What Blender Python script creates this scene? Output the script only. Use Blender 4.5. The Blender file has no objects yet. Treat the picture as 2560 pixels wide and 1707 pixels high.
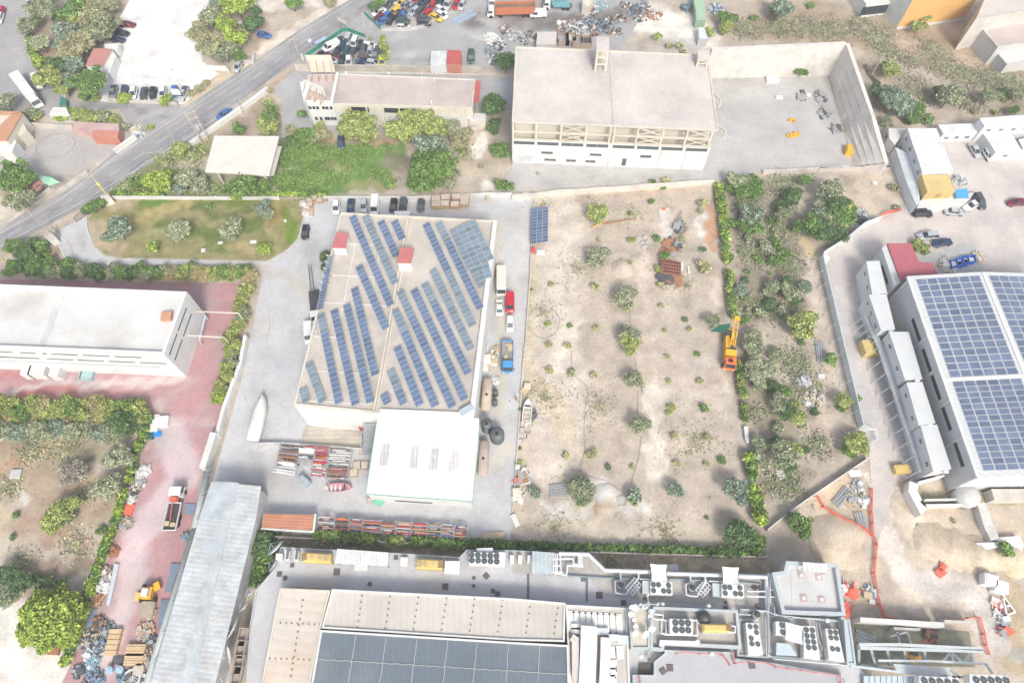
import bpy, bmesh, math, random
import numpy as np
from mathutils import Vector, Matrix
random.seed(7); rng = np.random.default_rng(5)
S = bpy.context.scene; C = S.collection; PI = math.pi
R = math.radians
# ---- camera (drone looking down at the industrial plots)
H = 130.0; TH = R(27); F = 1740.0
cam = bpy.data.cameras.new("camera"); co = bpy.data.objects.new("camera", cam); C.objects.link(co)
co.location = (0, 0, H); co.rotation_euler = (TH, 0, 0)
cam.sensor_width = 36; cam.lens = 36*F/2560; cam.clip_start = 1; cam.clip_end = 2000
S.camera = co
# ---- sky and sun: low warm morning sun from the lower right
AZ = Vector((0.28, -0.96)).normalized(); EL = R(46)
w = bpy.data.worlds.new("World"); S.world = w; w.use_nodes = True
nt = w.node_tree; sk = nt.nodes.new("ShaderNodeTexSky"); sk.sky_type = 'NISHITA'; sk.sun_disc = False
sk.sun_elevation = EL; sk.sun_rotation = math.atan2(AZ.x, AZ.y); sk.air_density = 0.7; sk.dust_density = 3.0; sk.ozone_density = 1.5
hs = nt.nodes.new("ShaderNodeHueSaturation"); hs.inputs["Saturation"].default_value = .55; nt.links.new(sk.outputs[0], hs.inputs["Color"]); nt.links.new(hs.outputs[0], nt.nodes["Background"].inputs[0]); nt.nodes["Background"].inputs[1].default_value = 0.15
sl = bpy.data.lights.new("sun", 'SUN'); sl.energy = 1.5; sl.angle = R(14); sl.color = (1, .95, .82)
so = bpy.data.objects.new("sun", sl); C.objects.link(so)
so.rotation_euler = Vector((AZ.x*math.cos(EL), AZ.y*math.cos(EL), math.sin(EL))).to_track_quat('Z', 'Y').to_euler()
S.view_settings.view_transform = 'Standard'; S.view_settings.look = 'None'; S.view_settings.gamma = 1
S.view_settings.exposure = 0.88
S.cycles.max_bounces = 4; S.cycles.diffuse_bounces = 3
# ---- survey: where a point of the aerial picture lies on the ground (or at height z)
ORG = [(0, 0)]+[((i % 4)*640, [0, 427, 854, 1280][i//4]) for i in range(16)]
def N(k, x, y):
 if k == 0: return x/.91875, y/.91875
 return ORG[k][0]+x/3.672, ORG[k][1]+y/3.672
def G(k, x, y, z=0.0):
 px, py = N(k, x, y); u = (px-1280)/F; v = (py-853.5)/F
 t = (H-z)/(math.cos(TH)+v*math.sin(TH))
 return Vector((u*t, t*(math.sin(TH)-v*math.cos(TH)), z))
def mpp(k, x, y, z=0): return 1/(3.672*F*(math.cos(TH)+(N(k, x, y)[1]-853.5)/F*math.sin(TH))/(H-z)) if k else 1/(.91875*F*(math.cos(TH)+(N(k, x, y)[1]-853.5)/F*math.sin(TH))/(H-z))
def PL(k, s, z=0.0):          # "x,y x,y" -> points; a token "tN" switches the map sheet
 out = []
 for t in s.split():
  if t[0] == 't': k = int(t[1:]); continue
  x, y = t.split(','); out.append(G(k, float(x), float(y), z))
 return out
# ---- materials
MC = {}
def M(name, col, rough=.8, metal=0., var=.18, sc=.35, rib=None, attr=False, speck=0., island=False, col2=None, spec=.3, stain=None, alpha=None):
 if name in MC: return MC[name]
 if not island and max(col) > .5: col = tuple(q*.82 for q in col); stain = stain and tuple(q*.8 for q in stain)
 m = bpy.data.materials.new(name); MC[name] = m; m.use_nodes = True; t = m.node_tree; n = t.nodes; L = t.links
 b = n["Principled BSDF"]; b.inputs["Roughness"].default_value = rough; b.inputs["Metallic"].default_value = metal
 b.inputs["Specular IOR Level"].default_value = spec
 geo = n.new("ShaderNodeNewGeometry"); pos = geo.outputs["Position"]
 def noise(s, d=6, r=.6):
  x = n.new("ShaderNodeTexNoise"); x.inputs["Scale"].default_value = s; x.inputs["Detail"].default_value = d
  x.inputs["Roughness"].default_value = r; L.new(pos, x.inputs["Vector"]); return x.outputs[0]
 def mrange(v, a, b_, c, d):
  x = n.new("ShaderNodeMapRange"); L.new(v, x.inputs[0])
  for i, q in enumerate((a, b_, c, d)): x.inputs[i+1].default_value = q
  return x.outputs[0]
 def mix(fac, a, b_, mode='MIX'):
  x = n.new("ShaderNodeMix"); x.data_type = 'RGBA'; x.blend_type = mode
  if isinstance(fac, float): x.inputs[0].default_value = fac
  else: L.new(fac, x.inputs[0])
  for i, q in ((6, a), (7, b_)):
   if isinstance(q, (tuple, list)): x.inputs[i].default_value = (*q[:3], 1)
   else: L.new(q, x.inputs[i])
  return x.outputs[2]
 if attr:
  a = n.new("ShaderNodeVertexColor"); a.layer_name = "Col"; c = a.outputs[0]
 else: c = (*col, 1)
 k1 = mrange(noise(sc), .32, .68, 1-var, 1+var)
 k2 = mrange(noise(sc*9, 5, .7), .3, .7, 1-var*.8, 1+var*.8)
 g = n.new("ShaderNodeMath"); g.operation = 'MULTIPLY'; L.new(k1, g.inputs[0]); L.new(k2, g.inputs[1]); val = g.outputs[0]
 if name[:5] == 'solar':
  oi = n.new('ShaderNodeObjectInfo'); g3 = n.new('ShaderNodeMath'); g3.operation = 'MULTIPLY'; L.new(val, g3.inputs[0]); L.new(mrange(oi.outputs['Random'], 0, 1, .84, 1.2), g3.inputs[1]); val = g3.outputs[0]
 if island:
  g2 = n.new("ShaderNodeMath"); g2.operation = 'MULTIPLY'; L.new(val, g2.inputs[0])
  L.new(mrange(geo.outputs["Random Per Island"], 0, 1, .55, 1.45), g2.inputs[1]); val = g2.outputs[0]
 if col2 is not None:
  src = geo.outputs["Random Per Island"] if island else noise(sc*2.3, 8, .7)
  c = mix(mrange(src, .42 if not island else .5, .62 if not island else 1, 0, 1), c, (*col2, 1))
 if stain is not None:
  c = mix(mrange(noise(sc*.55+.013, 7, .62), .5, .68, 0, .6 if attr else .85), c, (*stain, 1))
 cb = n.new("ShaderNodeCombineXYZ")
 for i in range(3): L.new(val, cb.inputs[i])
 c = mix(1.0, c, cb.outputs[0], 'MULTIPLY')
 if speck:
  c = mix(mrange(noise(2.6, 3, .8), .62, .72, 0, speck), c, (.75, .72, .68, 1))
  c = mix(mrange(noise(1.7, 4, .8), .60, .75, 0, speck*.9), c, (.12, .11, .09, 1))
 h = None
 if rib:
  dx, dy, per, st = rib
  d = n.new("ShaderNodeVectorMath"); d.operation = 'DOT_PRODUCT'; L.new(pos, d.inputs[0]); d.inputs[1].default_value = (dx*2*PI/per, dy*2*PI/per, 0)
  s_ = n.new("ShaderNodeMath"); s_.operation = 'SINE'; L.new(d.outputs["Value"], s_.inputs[0]); h = s_.outputs[0]
  cb2 = n.new("ShaderNodeCombineXYZ"); vv = mrange(h, -1, -.3, 1-st, 1)
  for i in range(3): L.new(vv, cb2.inputs[i])
  c = mix(1.0, c, cb2.outputs[0], 'MULTIPLY')
 bp = n.new("ShaderNodeBump"); bp.inputs["Strength"].default_value = .35 if not rib else .22; bp.inputs["Distance"].default_value = .05
 L.new(h if h is not None else noise(2.2, 5, .7), bp.inputs["Height"]); L.new(bp.outputs[0], b.inputs["Normal"])
 if isinstance(c, tuple): b.inputs["Base Color"].default_value = c
 else: L.new(c, b.inputs["Base Color"])
 if island:
  b.inputs["Subsurface Weight"].default_value = 0
 return m
def P(name, col, rough=.4, metal=0., spec=.5):      # plain paint, plastic or glass
 if name in MC: return MC[name]
 m = bpy.data.materials.new(name); MC[name] = m; m.use_nodes = True; b = m.node_tree.nodes["Principled BSDF"]
 n = m.node_tree.nodes; L = m.node_tree.links
 no = n.new("ShaderNodeTexNoise"); no.inputs["Scale"].default_value = 1.3; g = n.new("ShaderNodeNewGeometry"); L.new(g.outputs["Position"], no.inputs["Vector"])
 r = n.new("ShaderNodeMix"); r.data_type = 'RGBA'; r.inputs[6].default_value = (*[c*.86 for c in col], 1); r.inputs[7].default_value = (*[min(1, c*1.1) for c in col], 1)
 L.new(no.outputs[0], r.inputs[0]); L.new(r.outputs[2], b.inputs["Base Color"])
 b.inputs["Roughness"].default_value = rough; b.inputs["Metallic"].default_value = metal; b.inputs["Specular IOR Level"].default_value = spec
 return m
# ---- mesh builder
WL = {}
class MB:
 def __init__(s): s.v = []; s.f = []; s.m = []
 def face(s, pts, m=0):
  i = len(s.v); s.v += [tuple(p) for p in pts]; s.f.append(tuple(range(i, i+len(pts)))); s.m.append(m); return s
 def prism(s, poly, z0, z1, m=0, mt=None, bot=True):
  n = len(poly)
  a = sum(poly[i][0]*poly[(i+1) % n][1]-poly[(i+1) % n][0]*poly[i][1] for i in range(n))
  if a < 0: poly = poly[::-1]
  zt = [p[2] if z1 is None else z1 for p in poly]
  i = len(s.v); s.v += [(p[0], p[1], z0) for p in poly]+[(p[0], p[1], z) for p, z in zip(poly, zt)]
  for j in range(n): s.f.append((i+j, i+(j+1) % n, i+n+(j+1) % n, i+n+j)); s.m.append(m)
  s.f.append(tuple(range(i+n, i+2*n))); s.m.append(m if mt is None else mt)
  if bot: s.f.append(tuple(range(i+n-1, i-1, -1))); s.m.append(m)
  return s
 def box(s, c, d, rz=0, m=0, z0=None):      # centre of base, size
  ca, sa = math.cos(rz), math.sin(rz); x, y, z = d[0]/2, d[1]/2, d[2]
  pl = [(c[0]+ca*a-sa*b, c[1]+sa*a+ca*b) for a, b in ((-x, -y), (x, -y), (x, y), (-x, y))]
  return s.prism(pl, c[2], c[2]+z, m)
 def wall(s, pts, th, z0, z1, m=0):          # upright wall along a polyline, mitred at its bends
  p = [Vector((a[0], a[1])) for a in pts]; p = [a for i, a in enumerate(p) if i == 0 or (a-p[i-1]).length > 1e-3]
  if len(p) < 2: return s
  cl = (p[0]-p[-1]).length < 1e-3 and len(p) > 3; n = len(p); R_ = []
  if cl: p = p[:-1]; n -= 1
  for i in range(n):
   a = p[i-1] if (i or cl) else None; b = p[(i+1) % n] if (i < n-1 or cl) else None
   d1 = (p[i]-a).normalized() if a is not None else None; d2 = (b-p[i]).normalized() if b is not None else None
   d1 = d1 if d1 is not None else d2; d2 = d2 if d2 is not None else d1
   k = Vector((-d1.y-d2.y, d1.x+d2.x)); k = k.normalized() if k.length > .05 else Vector((-d1.y, d1.x)); k *= th/2/max(.35, k.dot(Vector((-d1.y, d1.x))))
   l, r = p[i]+k, p[i]-k; R_.append([(l.x, l.y, z0), (r.x, r.y, z0), (r.x, r.y, z1), (l.x, l.y, z1)])
  if cl: R_.append(R_[0])
  return s.ring(R_, m, cap=not cl)
 def tube(s, p, q, r, n=6, m=0, r2=None):
  p, q = Vector(p), Vector(q); d = (q-p)
  if d.length < 1e-5: return s
  d.normalize(); a = d.orthogonal().normalized(); b = d.cross(a); i = len(s.v); r2 = r if r2 is None else r2
  for j in range(n):
   o = a*math.cos(2*PI*j/n)+b*math.sin(2*PI*j/n); s.v.append(tuple(p+o*r)); s.v.append(tuple(q+o*r2))
  for j in range(n):
   k = (j+1) % n; s.f.append((i+2*j, i+2*k, i+2*k+1, i+2*j+1)); s.m.append(m)
  s.f.append(tuple(i+2*j for j in range(n-1, -1, -1))); s.m.append(m); s.f.append(tuple(i+2*j+1 for j in range(n))); s.m.append(m)
  return s
 def path(s, pts, r, n=6, m=0):
  for a, b in zip(pts[:-1], pts[1:]): s.tube(a, b, r, n, m)
  return s
 def bar(s, p, q, wd, ht, m=0):
  p, q = Vector(p), Vector(q); d = (q-p).normalized(); up = Vector((0, 0, 1)) if abs(d.z) < .95 else Vector((0, 1, 0))
  a = d.cross(up).normalized()*wd/2; b = a.cross(d).normalized()*ht/2; i = len(s.v)
  for c in (p, q): s.v += [tuple(c+a+b), tuple(c-a+b), tuple(c-a-b), tuple(c+a-b)]
  for fc in ((0, 1, 2, 3), (7, 6, 5, 4), (0, 4, 5, 1), (1, 5, 6, 2), (2, 6, 7, 3), (3, 7, 4, 0)): s.f.append(tuple(i+j for j in fc)); s.m.append(m)
  return s
 def ring(s, rings, m=0, cap=True):          # loft closed rings
  n = len(rings[0]); i = len(s.v)
  for r_ in rings: s.v += [tuple(p) for p in r_]
  for a in range(len(rings)-1):
   for j in range(n): k = (j+1) % n; s.f.append((i+a*n+j, i+a*n+k, i+(a+1)*n+k, i+(a+1)*n+j)); s.m.append(m)
  if cap:
   s.f.append(tuple(range(i+n-1, i-1, -1))); s.m.append(m); s.f.append(tuple(range(i+(len(rings)-1)*n, i+len(rings)*n))); s.m.append(m)
  return s
 def blob(s, c, r, n=8, k=5, m=0, jit=0.):
  rings = []
  for a in range(k+1):
   ph = PI*a/k-PI/2; rr = max(.02, math.cos(ph))
   rings.append([(c[0]+r[0]*rr*math.cos(2*PI*j/n)*(1+random.uniform(-jit, jit)), c[1]+r[1]*rr*math.sin(2*PI*j/n)*(1+random.uniform(-jit, jit)), c[2]+r[2]*math.sin(ph)) for j in range(n)])
  return s.ring(rings, m)
 def build(s, name, mats, parent=None, smooth=False):
  me = bpy.data.meshes.new(name); off = Vector(WL[parent.name]) if parent else Vector((0, 0, 0))
  org = off.copy()
  if not parent and s.v:
   a = np.array(s.v); org = Vector(((a[:, 0].min()+a[:, 0].max())/2, (a[:, 1].min()+a[:, 1].max())/2, a[:, 2].min()))
  me.from_pydata([(x-org.x, y-org.y, z-org.z) for x, y, z in s.v], [], s.f)
  if not isinstance(mats, (list, tuple)): mats = [mats]
  for q in mats: me.materials.append(q)
  me.polygons.foreach_set("material_index", [min(i, len(mats)-1) for i in s.m])
  if smooth: me.polygons.foreach_set("use_smooth", [True]*len(s.f))
  me.validate(); me.update(); o = bpy.data.objects.new(name, me); C.objects.link(o)
  if parent: o.parent = parent
  else: o.location = org
  WL[o.name] = tuple(org)
  return o
# ---- things, labels
REG = {}
def reg(o, desc, place='', cat='', group=None, px=0.0):
 o['category'] = cat
 if group: o['group'] = group
 REG.setdefault((desc, place), []).append((px if px else o.location.x/(H+o.location.y*.5), o)); return o
ORD = 'first second third fourth fifth sixth seventh eighth ninth tenth eleventh twelfth thirteenth fourteenth fifteenth sixteenth seventeenth eighteenth nineteenth twentieth'.split()
def ordn(i):
 if i < 20: return ORD[i]
 t = ['twenty', 'thirty', 'forty', 'fifty', 'sixty'][(i+1)//10-2]
 return {20: 'twentieth', 30: 'thirtieth', 40: 'fortieth'}.get(i+1, t+'-'+ORD[(i+1) % 10-1])
def finish_labels():
 for (d, p), l in REG.items():
  if len(l) == 1: l[0][1]['label'] = (d+' '+p).strip()
  else:
   l.sort(key=lambda t: t[0]); n = len(l)
   for i, (x, o) in enumerate(l):
    o['label'] = (('leftmost ' if i == 0 else 'rightmost ' if i == n-1 else ordn(i)+' from left ')+'of the ' + (d if d[-1] == 's' else d+'s')+' '+p).strip() if n > 2 else (('left ' if i == 0 else 'right ')+d+' '+p).strip()
def thing(name, loc=(0, 0, 0), rz=0):
 o = bpy.data.objects.new(name, None); C.objects.link(o); o.location = loc; o.rotation_euler = (0, 0, rz); o.empty_display_size = .3
 WL[o.name] = tuple(loc) if rz == 0 else (0, 0, 0); return o
def struct(o, kind='structure'): o['kind'] = kind; return o
KID = {}
def kids(o):
 if o.name not in KID: KID[o.name] = [c for c in bpy.data.objects if c.parent == o]
 return KID[o.name]
def dup(root, loc, rz=0, sc=(1, 1, 1), swap=None):
 r = root.copy(); C.objects.link(r); r.location = loc; r.rotation_euler = (0, 0, rz); r.scale = sc
 def rec(src, dst):
  for ch in kids(src):
   c = ch.copy(); C.objects.link(c); c.parent = dst
   if swap:
    for sl_ in c.material_slots:
     if sl_.material and sl_.material.name in swap:
      nm = swap[sl_.material.name]; sl_.link = 'OBJECT'; sl_.material = nm
   rec(ch, c)
 rec(root, r); return r
def drop(root):     # forget the pattern thing once its copies stand
 for c in kids(root):
  for d in kids(c): bpy.data.objects.remove(d)
  bpy.data.objects.remove(c)
 bpy.data.objects.remove(root)
# ---- ground sheets with soft patches of real soil colour
def colour(P_, base, blobs, warp=1.2):
 n = len(P_); col = np.tile(np.array(base, float), (n, 1)); x = P_[:, 0]; y = P_[:, 1]
 wx = x+warp*(np.sin(x*.9+y*.4)+np.sin(y*1.3+x*.3+1)+.6*np.sin(x*2.3-y*1.9)); wy = y+warp*(np.sin(y*.8-x*.5+2)+np.sin(x*1.4+.3*y)+.6*np.sin(y*2.7+x*2.1))
 for b in blobs:
  pts, wd, c, st = b[:4]; soft = b[4] if len(b) > 4 else .6
  d = np.full(n, 1e9)
  if len(pts) == 1: d = np.hypot(wx-pts[0][0], wy-pts[0][1])
  for a, e in zip(pts[:-1], pts[1:]):
   ax, ay = a[0], a[1]; ex, ey = e[0]-ax, e[1]-ay; q = np.clip(((wx-ax)*ex+(wy-ay)*ey)/(ex*ex+ey*ey+1e-9), 0, 1)
   d = np.minimum(d, np.hypot(wx-ax-q*ex, wy-ay-q*ey))
  t = np.clip((wd-d)/(wd*soft+1e-6), 0, 1); t = (t*t*(3-2*t)*st)[:, None]; col = col*(1-t)+np.array(c)*t
 return col
def B(k, s, wpx, c, st=.9, soft=.6):
 pts = PL(k, s); k0 = k
 t0 = s.split()[0]; 
 xy = [t for t in s.split() if t[0] != 't'][0].split(',')
 if t0[0] == 't': k0 = int(t0[1:])
 return ([(p.x, p.y) for p in pts], wpx*mpp(k0, float(xy[0]), float(xy[1])), c, st, soft)
def sheet(name, poly, z, mat, res=0, base=None, blobs=(), warp=.35, kind='structure'):
 bm = bmesh.new(); vs = [bm.verts.new((p[0], p[1], z)) for p in poly]; bm.faces.new(vs)
 if res:
  xs = [p[0] for p in poly]; ys = [p[1] for p in poly]
  for ax, lo, hi in ((0, min(xs), max(xs)), (1, min(ys), max(ys))):
   for i in range(1, int((hi-lo)/res)+1):
    c_ = [0, 0, 0]; nn = [0, 0, 0]; c_[ax] = lo+i*res; nn[ax] = 1
    bmesh.ops.bisect_plane(bm, geom=bm.verts[:]+bm.edges[:]+bm.faces[:], plane_co=c_, plane_no=nn)
 bmesh.ops.recalc_face_normals(bm, faces=bm.faces[:])
 if bm.faces[:] and bm.faces[:][0].normal.z < 0: bmesh.ops.reverse_faces(bm, faces=bm.faces[:])
 me = bpy.data.meshes.new(name); bm.to_mesh(me); bm.free(); me.materials.append(mat)
 if base is not None:
  P_ = np.array([v.co[:] for v in me.vertices]); col = colour(P_, base, blobs, warp)*(.8 if mat.name == 'paving' and name != 'red_paving' else 1)
  a = me.color_attributes.new("Col", 'FLOAT_COLOR', 'POINT'); a.data.foreach_set("color", np.hstack([col, np.ones((len(col), 1))]).ravel())
 o = bpy.data.objects.new(name, me); C.objects.link(o)
 if kind: o['kind'] = kind
 return o
# ================= SETTING =================
SOIL = (.45, .385, .315); PALE = (.60, .54, .47); RED = (.45, .27, .17); GREY = (.42, .40, .38); GRN = (.11, .19, .045); DGR = (.06, .12, .03); YEL = (.42, .37, .19); DK = (.22, .18, .145); OLV = (.22, .22, .11); WHT = (.72, .68, .62)
nat = M('soil', SOIL, .95, var=.22, sc=.22, attr=True, speck=.42, spec=.1)
natg = M('turf', SOIL, .95, var=.22, sc=.5, attr=True, speck=.08, spec=.1)
pav = M('paving', SOIL, .85, var=.12, sc=.15, attr=True, speck=.10, spec=.25, stain=(.36, .345, .33))
gb = [
 # hillside top right and rubbish area
 B(4, "0,200 600,250 1100,330 1700,500 2300,800", 330, (.33, .26, .18), .9, .5), B(4, "1300,450 1900,600", 150, (.46, .37, .27), .7), B(4, "900,600 1600,900 2300,950", 170, (.27, .22, .16), .6),
 B(4, "-200,120 500,60", 150, (.36, .29, .2), .8), B(3, "1200,150 1500,250 1700,350", 280, WHT, .85), B(3, "1000,480 1700,430", 120, GREY, .6), B(3, "1900,60 2300,100", 120, (.42, .36, .29), .8),
 # around the car park and trees top left
 B(1, "350,100 450,450 600,700", 260, (.34, .27, .20), .9), B(1, "900,100 1100,100", 220, (.42, .34, .25), .8), B(1, "1000,900 1600,930", 40, (.5, .40, .24), .9), B(1, "2000,100 2350,350", 250, (.42, .33, .25), .9),
 B(2, "0,60 400,20 900,-40", 120, PALE, .95), B(2, "100,450 500,200 850,-20", 110, (.62, .55, .46), .9), B(1, "1700,950 2000,740 2350,560", 70, (.56, .46, .32), .9), B(1, "900,1500 1300,1300 1500,1150", 60, PALE, .9),
 # strip by the road, bottom of it green
 B(2, "50,1000 150,1200", 180, (.30, .25, .18), .9), B(1, "2200,1150 2000,1300", 190, (.32, .26, .2), .9), B(5, "1150,120 1500,150 2000,150", 210, (.24, .27, .12), .95), B(5, "1700,60 1900,120", 150, (.45, .45, .33), .7), B(1, "1300,1540 1700,1400 1900,1350", 130, (.25, .26, .12), .95),
 B(2, "350,1400 700,1480 1200,1450", 230, (.15, .25, .07), 1.0, .4), B(6, "300,100 600,150 1100,60", 170, (.15, .25, .07), 1.0, .5), B(6, "900,130 1250,120", 90, (.28, .26, .13), .8), B(2, "650,1480 800,1560", 90, (.3, .27, .14), .7), B(2, "1250,1480 1350,1520", 150, DK, .8), B(2, "600,1290 1400,1290", 60, (.34, .24, .17), .9),
 B(2, "1950,1300 2050,1450 1900,1568", 170, (.46, .39, .3), .9), B(2, "2080,1250 2030,1450", 70, WHT, .85), B(6, "1950,100 2200,120", 130, (.45, .40, .33), .8), B(6, "2080,160 2180,130", 60, WHT, .7),
 # left fringe
 B(5, "-50,250 100,380", 120, PALE, .9), B(5, "100,200 300,250", 130, (.3, .26, .16), .8), B(5, "480,720 500,760", 80, (.33, .24, .17), .9),
 B(9, "0,900 500,1000 900,1000", 160, (.33, .28, .2), .9), B(9, "300,950 650,930", 60, (.44, .34, .2), .7), B(9, "0,1100 500,1350 900,1450", 330, (.36, .28, .2), .95), B(9, "100,1100 300,1050", 90, (.42, .21, .13), .55), B(9, "560,1180 850,1080", 60, (.13, .12, .1), .7), B(13, "200,100 600,200", 180, (.36, .25, .18), .8), B(13, "0,0 0,200", 100, (.45, .38, .26), .8), B(13, "200,500 500,550 800,450", 130, (.24, .18, .13), .8), B(13, "700,280 780,330", 60, (.42, .2, .13), .5), B(9, "150,1350 230,1480", 55, (.52, .5, .46), .8),
 B(13, "-50,1000 150,1400 500,1500", 330, (.66, .62, .56), 1.0, .3),
 # gravel and weeds between wall and mall
 B(14, "0,260 900,330 2350,360 t15 0,400", 60, (.21, .2, .12), 1.0, .4), B(14, "1300,340 1900,380", 40, (.38, .27, .19), .8), B(15, "850,430 2350,520", 100, (.36, .29, .19), .9), B(15, "1500,450 2300,470", 40, (.52, .43, .31), .8),
 # the big dirt field
 B(7, "350,200 500,600 400,1200 400,1560 t11 450,600 300,1100", 270, (.56, .50, .43), .85), B(7, "1000,200 1650,160", 100, (.48, .37, .29), .7), B(7, "400,200 1700,130", 40, (.50, .40, .24), .7), B(7, "1820,330 1830,560 1860,700", 60, (.50, .27, .14), .75), B(7, "1720,400 1740,620", 40, (.62, .58, .54), .8), B(7, "1400,500 1430,560", 80, (.55, .52, .48), .8),
 B(7, "1520,380 1540,560", 42, (.12, .11, .10), .6), B(7, "1180,700 1220,900 1230,1250", 75, (.57, .48, .40), .8), B(7, "1880,1000 1900,1200", 55, (.58, .49, .42), .85), B(7, "1350,700 1550,720", 130, (.30, .26, .2), .55), B(7, "600,1400 580,1500", 50, (.65, .56, .47), .85), B(11, "400,140 430,250", 70, (.66, .56, .47), .9, .35),
 B(11, "200,350 420,600 500,850", 130, (.52, .43, .29), .6), B(11, "1290,450 1330,1250", 95, (.60, .55, .47), .9, .4), B(11, "2000,330 1900,430 1650,510 1350,500", 75, (.55, .48, .40), .8), B(11, "1300,0 1300,500", 30, (.56, .48, .41), .6), B(11, "320,1160 330,1280", 80, (.62, .53, .46), .9, .4), B(11, "200,900 250,1100", 120, (.52, .43, .36), .7),
 B(11, "800,1350 950,1420", 110, (.58, .57, .55), .8), B(11, "300,1540 600,1560 1200,1500", 80, (.58, .57, .54), .65), B(11, "820,1520 850,1540", 80, (.45, .32, .2), .8), B(11, "950,1000 1000,900", 120, (.35, .28, .23), .5), B(15, "100,80 700,200 1300,200 2000,200", 120, (.55, .48, .38), .6), B(11, "1700,200 1900,100", 150, (.42, .38, .34), .5), B(11, "2060,300 2060,450", 45, (.56, .49, .42), .8), B(7, "160,1568 170,1000 180,700", 40, (.50, .43, .25), .7), B(11, "70,1500 150,100", 50, (.48, .42, .28), .6), B(7, "1980,1000 1990,1300", 45, (.38, .3, .25), .5), B(11, "1960,500 2100,900 2120,1000", 50, (.40, .35, .31), .6),
 # overgrown strip
 B(7, "2100,60 2200,700 2250,1300", 200, (.25, .215, .165), .9), B(8, "0,200 200,700 200,1300", 200, (.26, .225, .17), .9), B(8, "850,100 1050,250 950,420", 200, (.50, .42, .33), .95), B(8, "700,60 780,150", 60, (.3, .24, .19), .7), B(8, "350,650 400,750", 90, (.48, .38, .22), .8), B(8, "380,850 420,1100 500,1450 t12 650,100 700,400", 80, (.50, .43, .37), .8), B(12, "-200,300 100,900", 250, (.27, .235, .175), .9), B(12, "450,800 550,900 500,1050", 130, (.42, .34, .28), .85), B(12, "300,250 400,550 400,700", 80, (.20, .18, .16), .7), B(12, "0,1300 250,1250", 190, (.24, .20, .16), .9), B(12, "60,60 20,200 t11 2330,60", 60, (.45, .38, .33), .7), B(8, "-80,1300 40,1500", 70, (.42, .36, .31), .6),
 # building site
 B(12, "1000,1300 1050,1568 t16 1100,300 1200,500", 130, (.64, .57, .50), .95), B(12, "500,1450 750,1300 850,1500", 150, (.53, .42, .30), .95), B(16, "500,200 700,350 800,700", 230, (.50, .42, .33), .95), B(16, "1300,50 1400,350 1550,480", 170, (.57, .48, .38), .95, .7), B(16, "1700,200 2350,200", 200, (.50, .42, .33), .95), B(16, "1600,450 2350,450", 80, (.58, .49, .37), .9), B(16, "1300,650 1800,700 2000,900 2050,1200", 170, (.55, .51, .47), .95), B(16, "1250,750 1350,850", 130, (.58, .50, .41), .9), B(16, "2250,700 2300,1400", 130, (.40, .32, .21), .95), B(16, "850,900 1600,1000", 60, (.40, .36, .27), .9), B(16, "900,1100 1600,1200 1800,1300", 110, (.27, .25, .18), .9), B(16, "2250,1270 2300,1330", 50, (.35, .38, .37), .8), B(12, "1250,1250 1300,1500 1700,1540", 90, (.45, .36, .26), .9), B(12, "1450,1400 1900,1400 2350,1500", 50, (.30, .28, .14), .7),
]
# ground: one fine sheet here, a coarse one carrying on to the horizon
def grid(name, x0, x1, y0, y1, st, mat, blobs, z=0.0):
 nx = int((x1-x0)/st)+1; ny = int((y1-y0)/st)+1; X, Y = np.meshgrid(np.linspace(x0, x1, nx), np.linspace(y0, y1, ny))
 P_ = np.stack([X.ravel(), Y.ravel(), np.full(nx*ny, z)], 1)
 P_[:, 2] += .05*np.sin(P_[:, 0]*.7+P_[:, 1]*.3)*np.sin(P_[:, 1]*.6)-.06
 me = bpy.data.meshes.new(name); me.vertices.add(nx*ny); me.vertices.foreach_set("co", P_.ravel())
 i = np.arange(nx-1)[None, :]+np.arange(ny-1)[:, None]*nx; q = np.stack([i, i+1, i+1+nx, i+nx], -1).reshape(-1, 4)
 me.loops.add(q.size); me.polygons.add(len(q)); me.loops.foreach_set("vertex_index", q.ravel()); me.polygons.foreach_set("loop_start", np.arange(0, q.size, 4))
 me.update(calc_edges=True); me.validate()
 col = colour(P_, SOIL, blobs, .5); a = me.color_attributes.new("Col", 'FLOAT_COLOR', 'POINT'); a.data.foreach_set("color", np.hstack([col, np.ones((len(col), 1))]).ravel())
 me.materials.append(mat); o = bpy.data.objects.new(name, me); C.objects.link(o); o['kind'] = 'structure'; return o
grid('ground', -170, 170, -20, 200, .5, nat, gb)
far = M('far_soil', (.36, .31, .25), .95, var=.2, sc=.02, spec=.1)
bmf = MB()
for a, b, c, d in ((-1500, 1500, 200, 1800), (-1500, 1500, -1500, -20), (-1500, -170, -20, 200), (170, 1500, -20, 200)): bmf.face([(a, c, -.02), (b, c, -.02), (b, d, -.02), (a, d, -.02)])
struct(bmf.build('far_ground', far))
# main road
road = PL(5, "-900,1000 -200,640 300,352 520,225 800,55 t1 1010,1425 1400,1190 1700,985 2050,750 2340,560 t2 400,275 700,92 880,-8 1300,-240 1700,-240 1350,-110 1150,5 1000,112 780,272 330,590 0,822 t1 1720,1308 1290,1560 t5 1000,190 620,405 0,740 -200,850 -900,1250")
sheet('road', road, .03, pav, 1.0, (.37, .36, .365), [B(5, "-200,700 560,330 1100,0 t1 1290,1480 1800,1110 2340,760 t2 300,500 900,90", 26, (.29, .295, .31), .8), B(5, "-200,790 600,380 1100,80 t1 1400,1430 2340,820 t2 300,570 1000,60", 18, (.22, .225, .24), .75), B(5, "-200,660 400,330 800,100 t1 1100,1420 1900,860 t2 200,420", 22, (.50, .48, .45), .7), B(1, "1560,1180 1700,1080", 60, (.40, .39, .38), .6)], .15)
mk = P('road_paint', (.62, .62, .60), .6)
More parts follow.
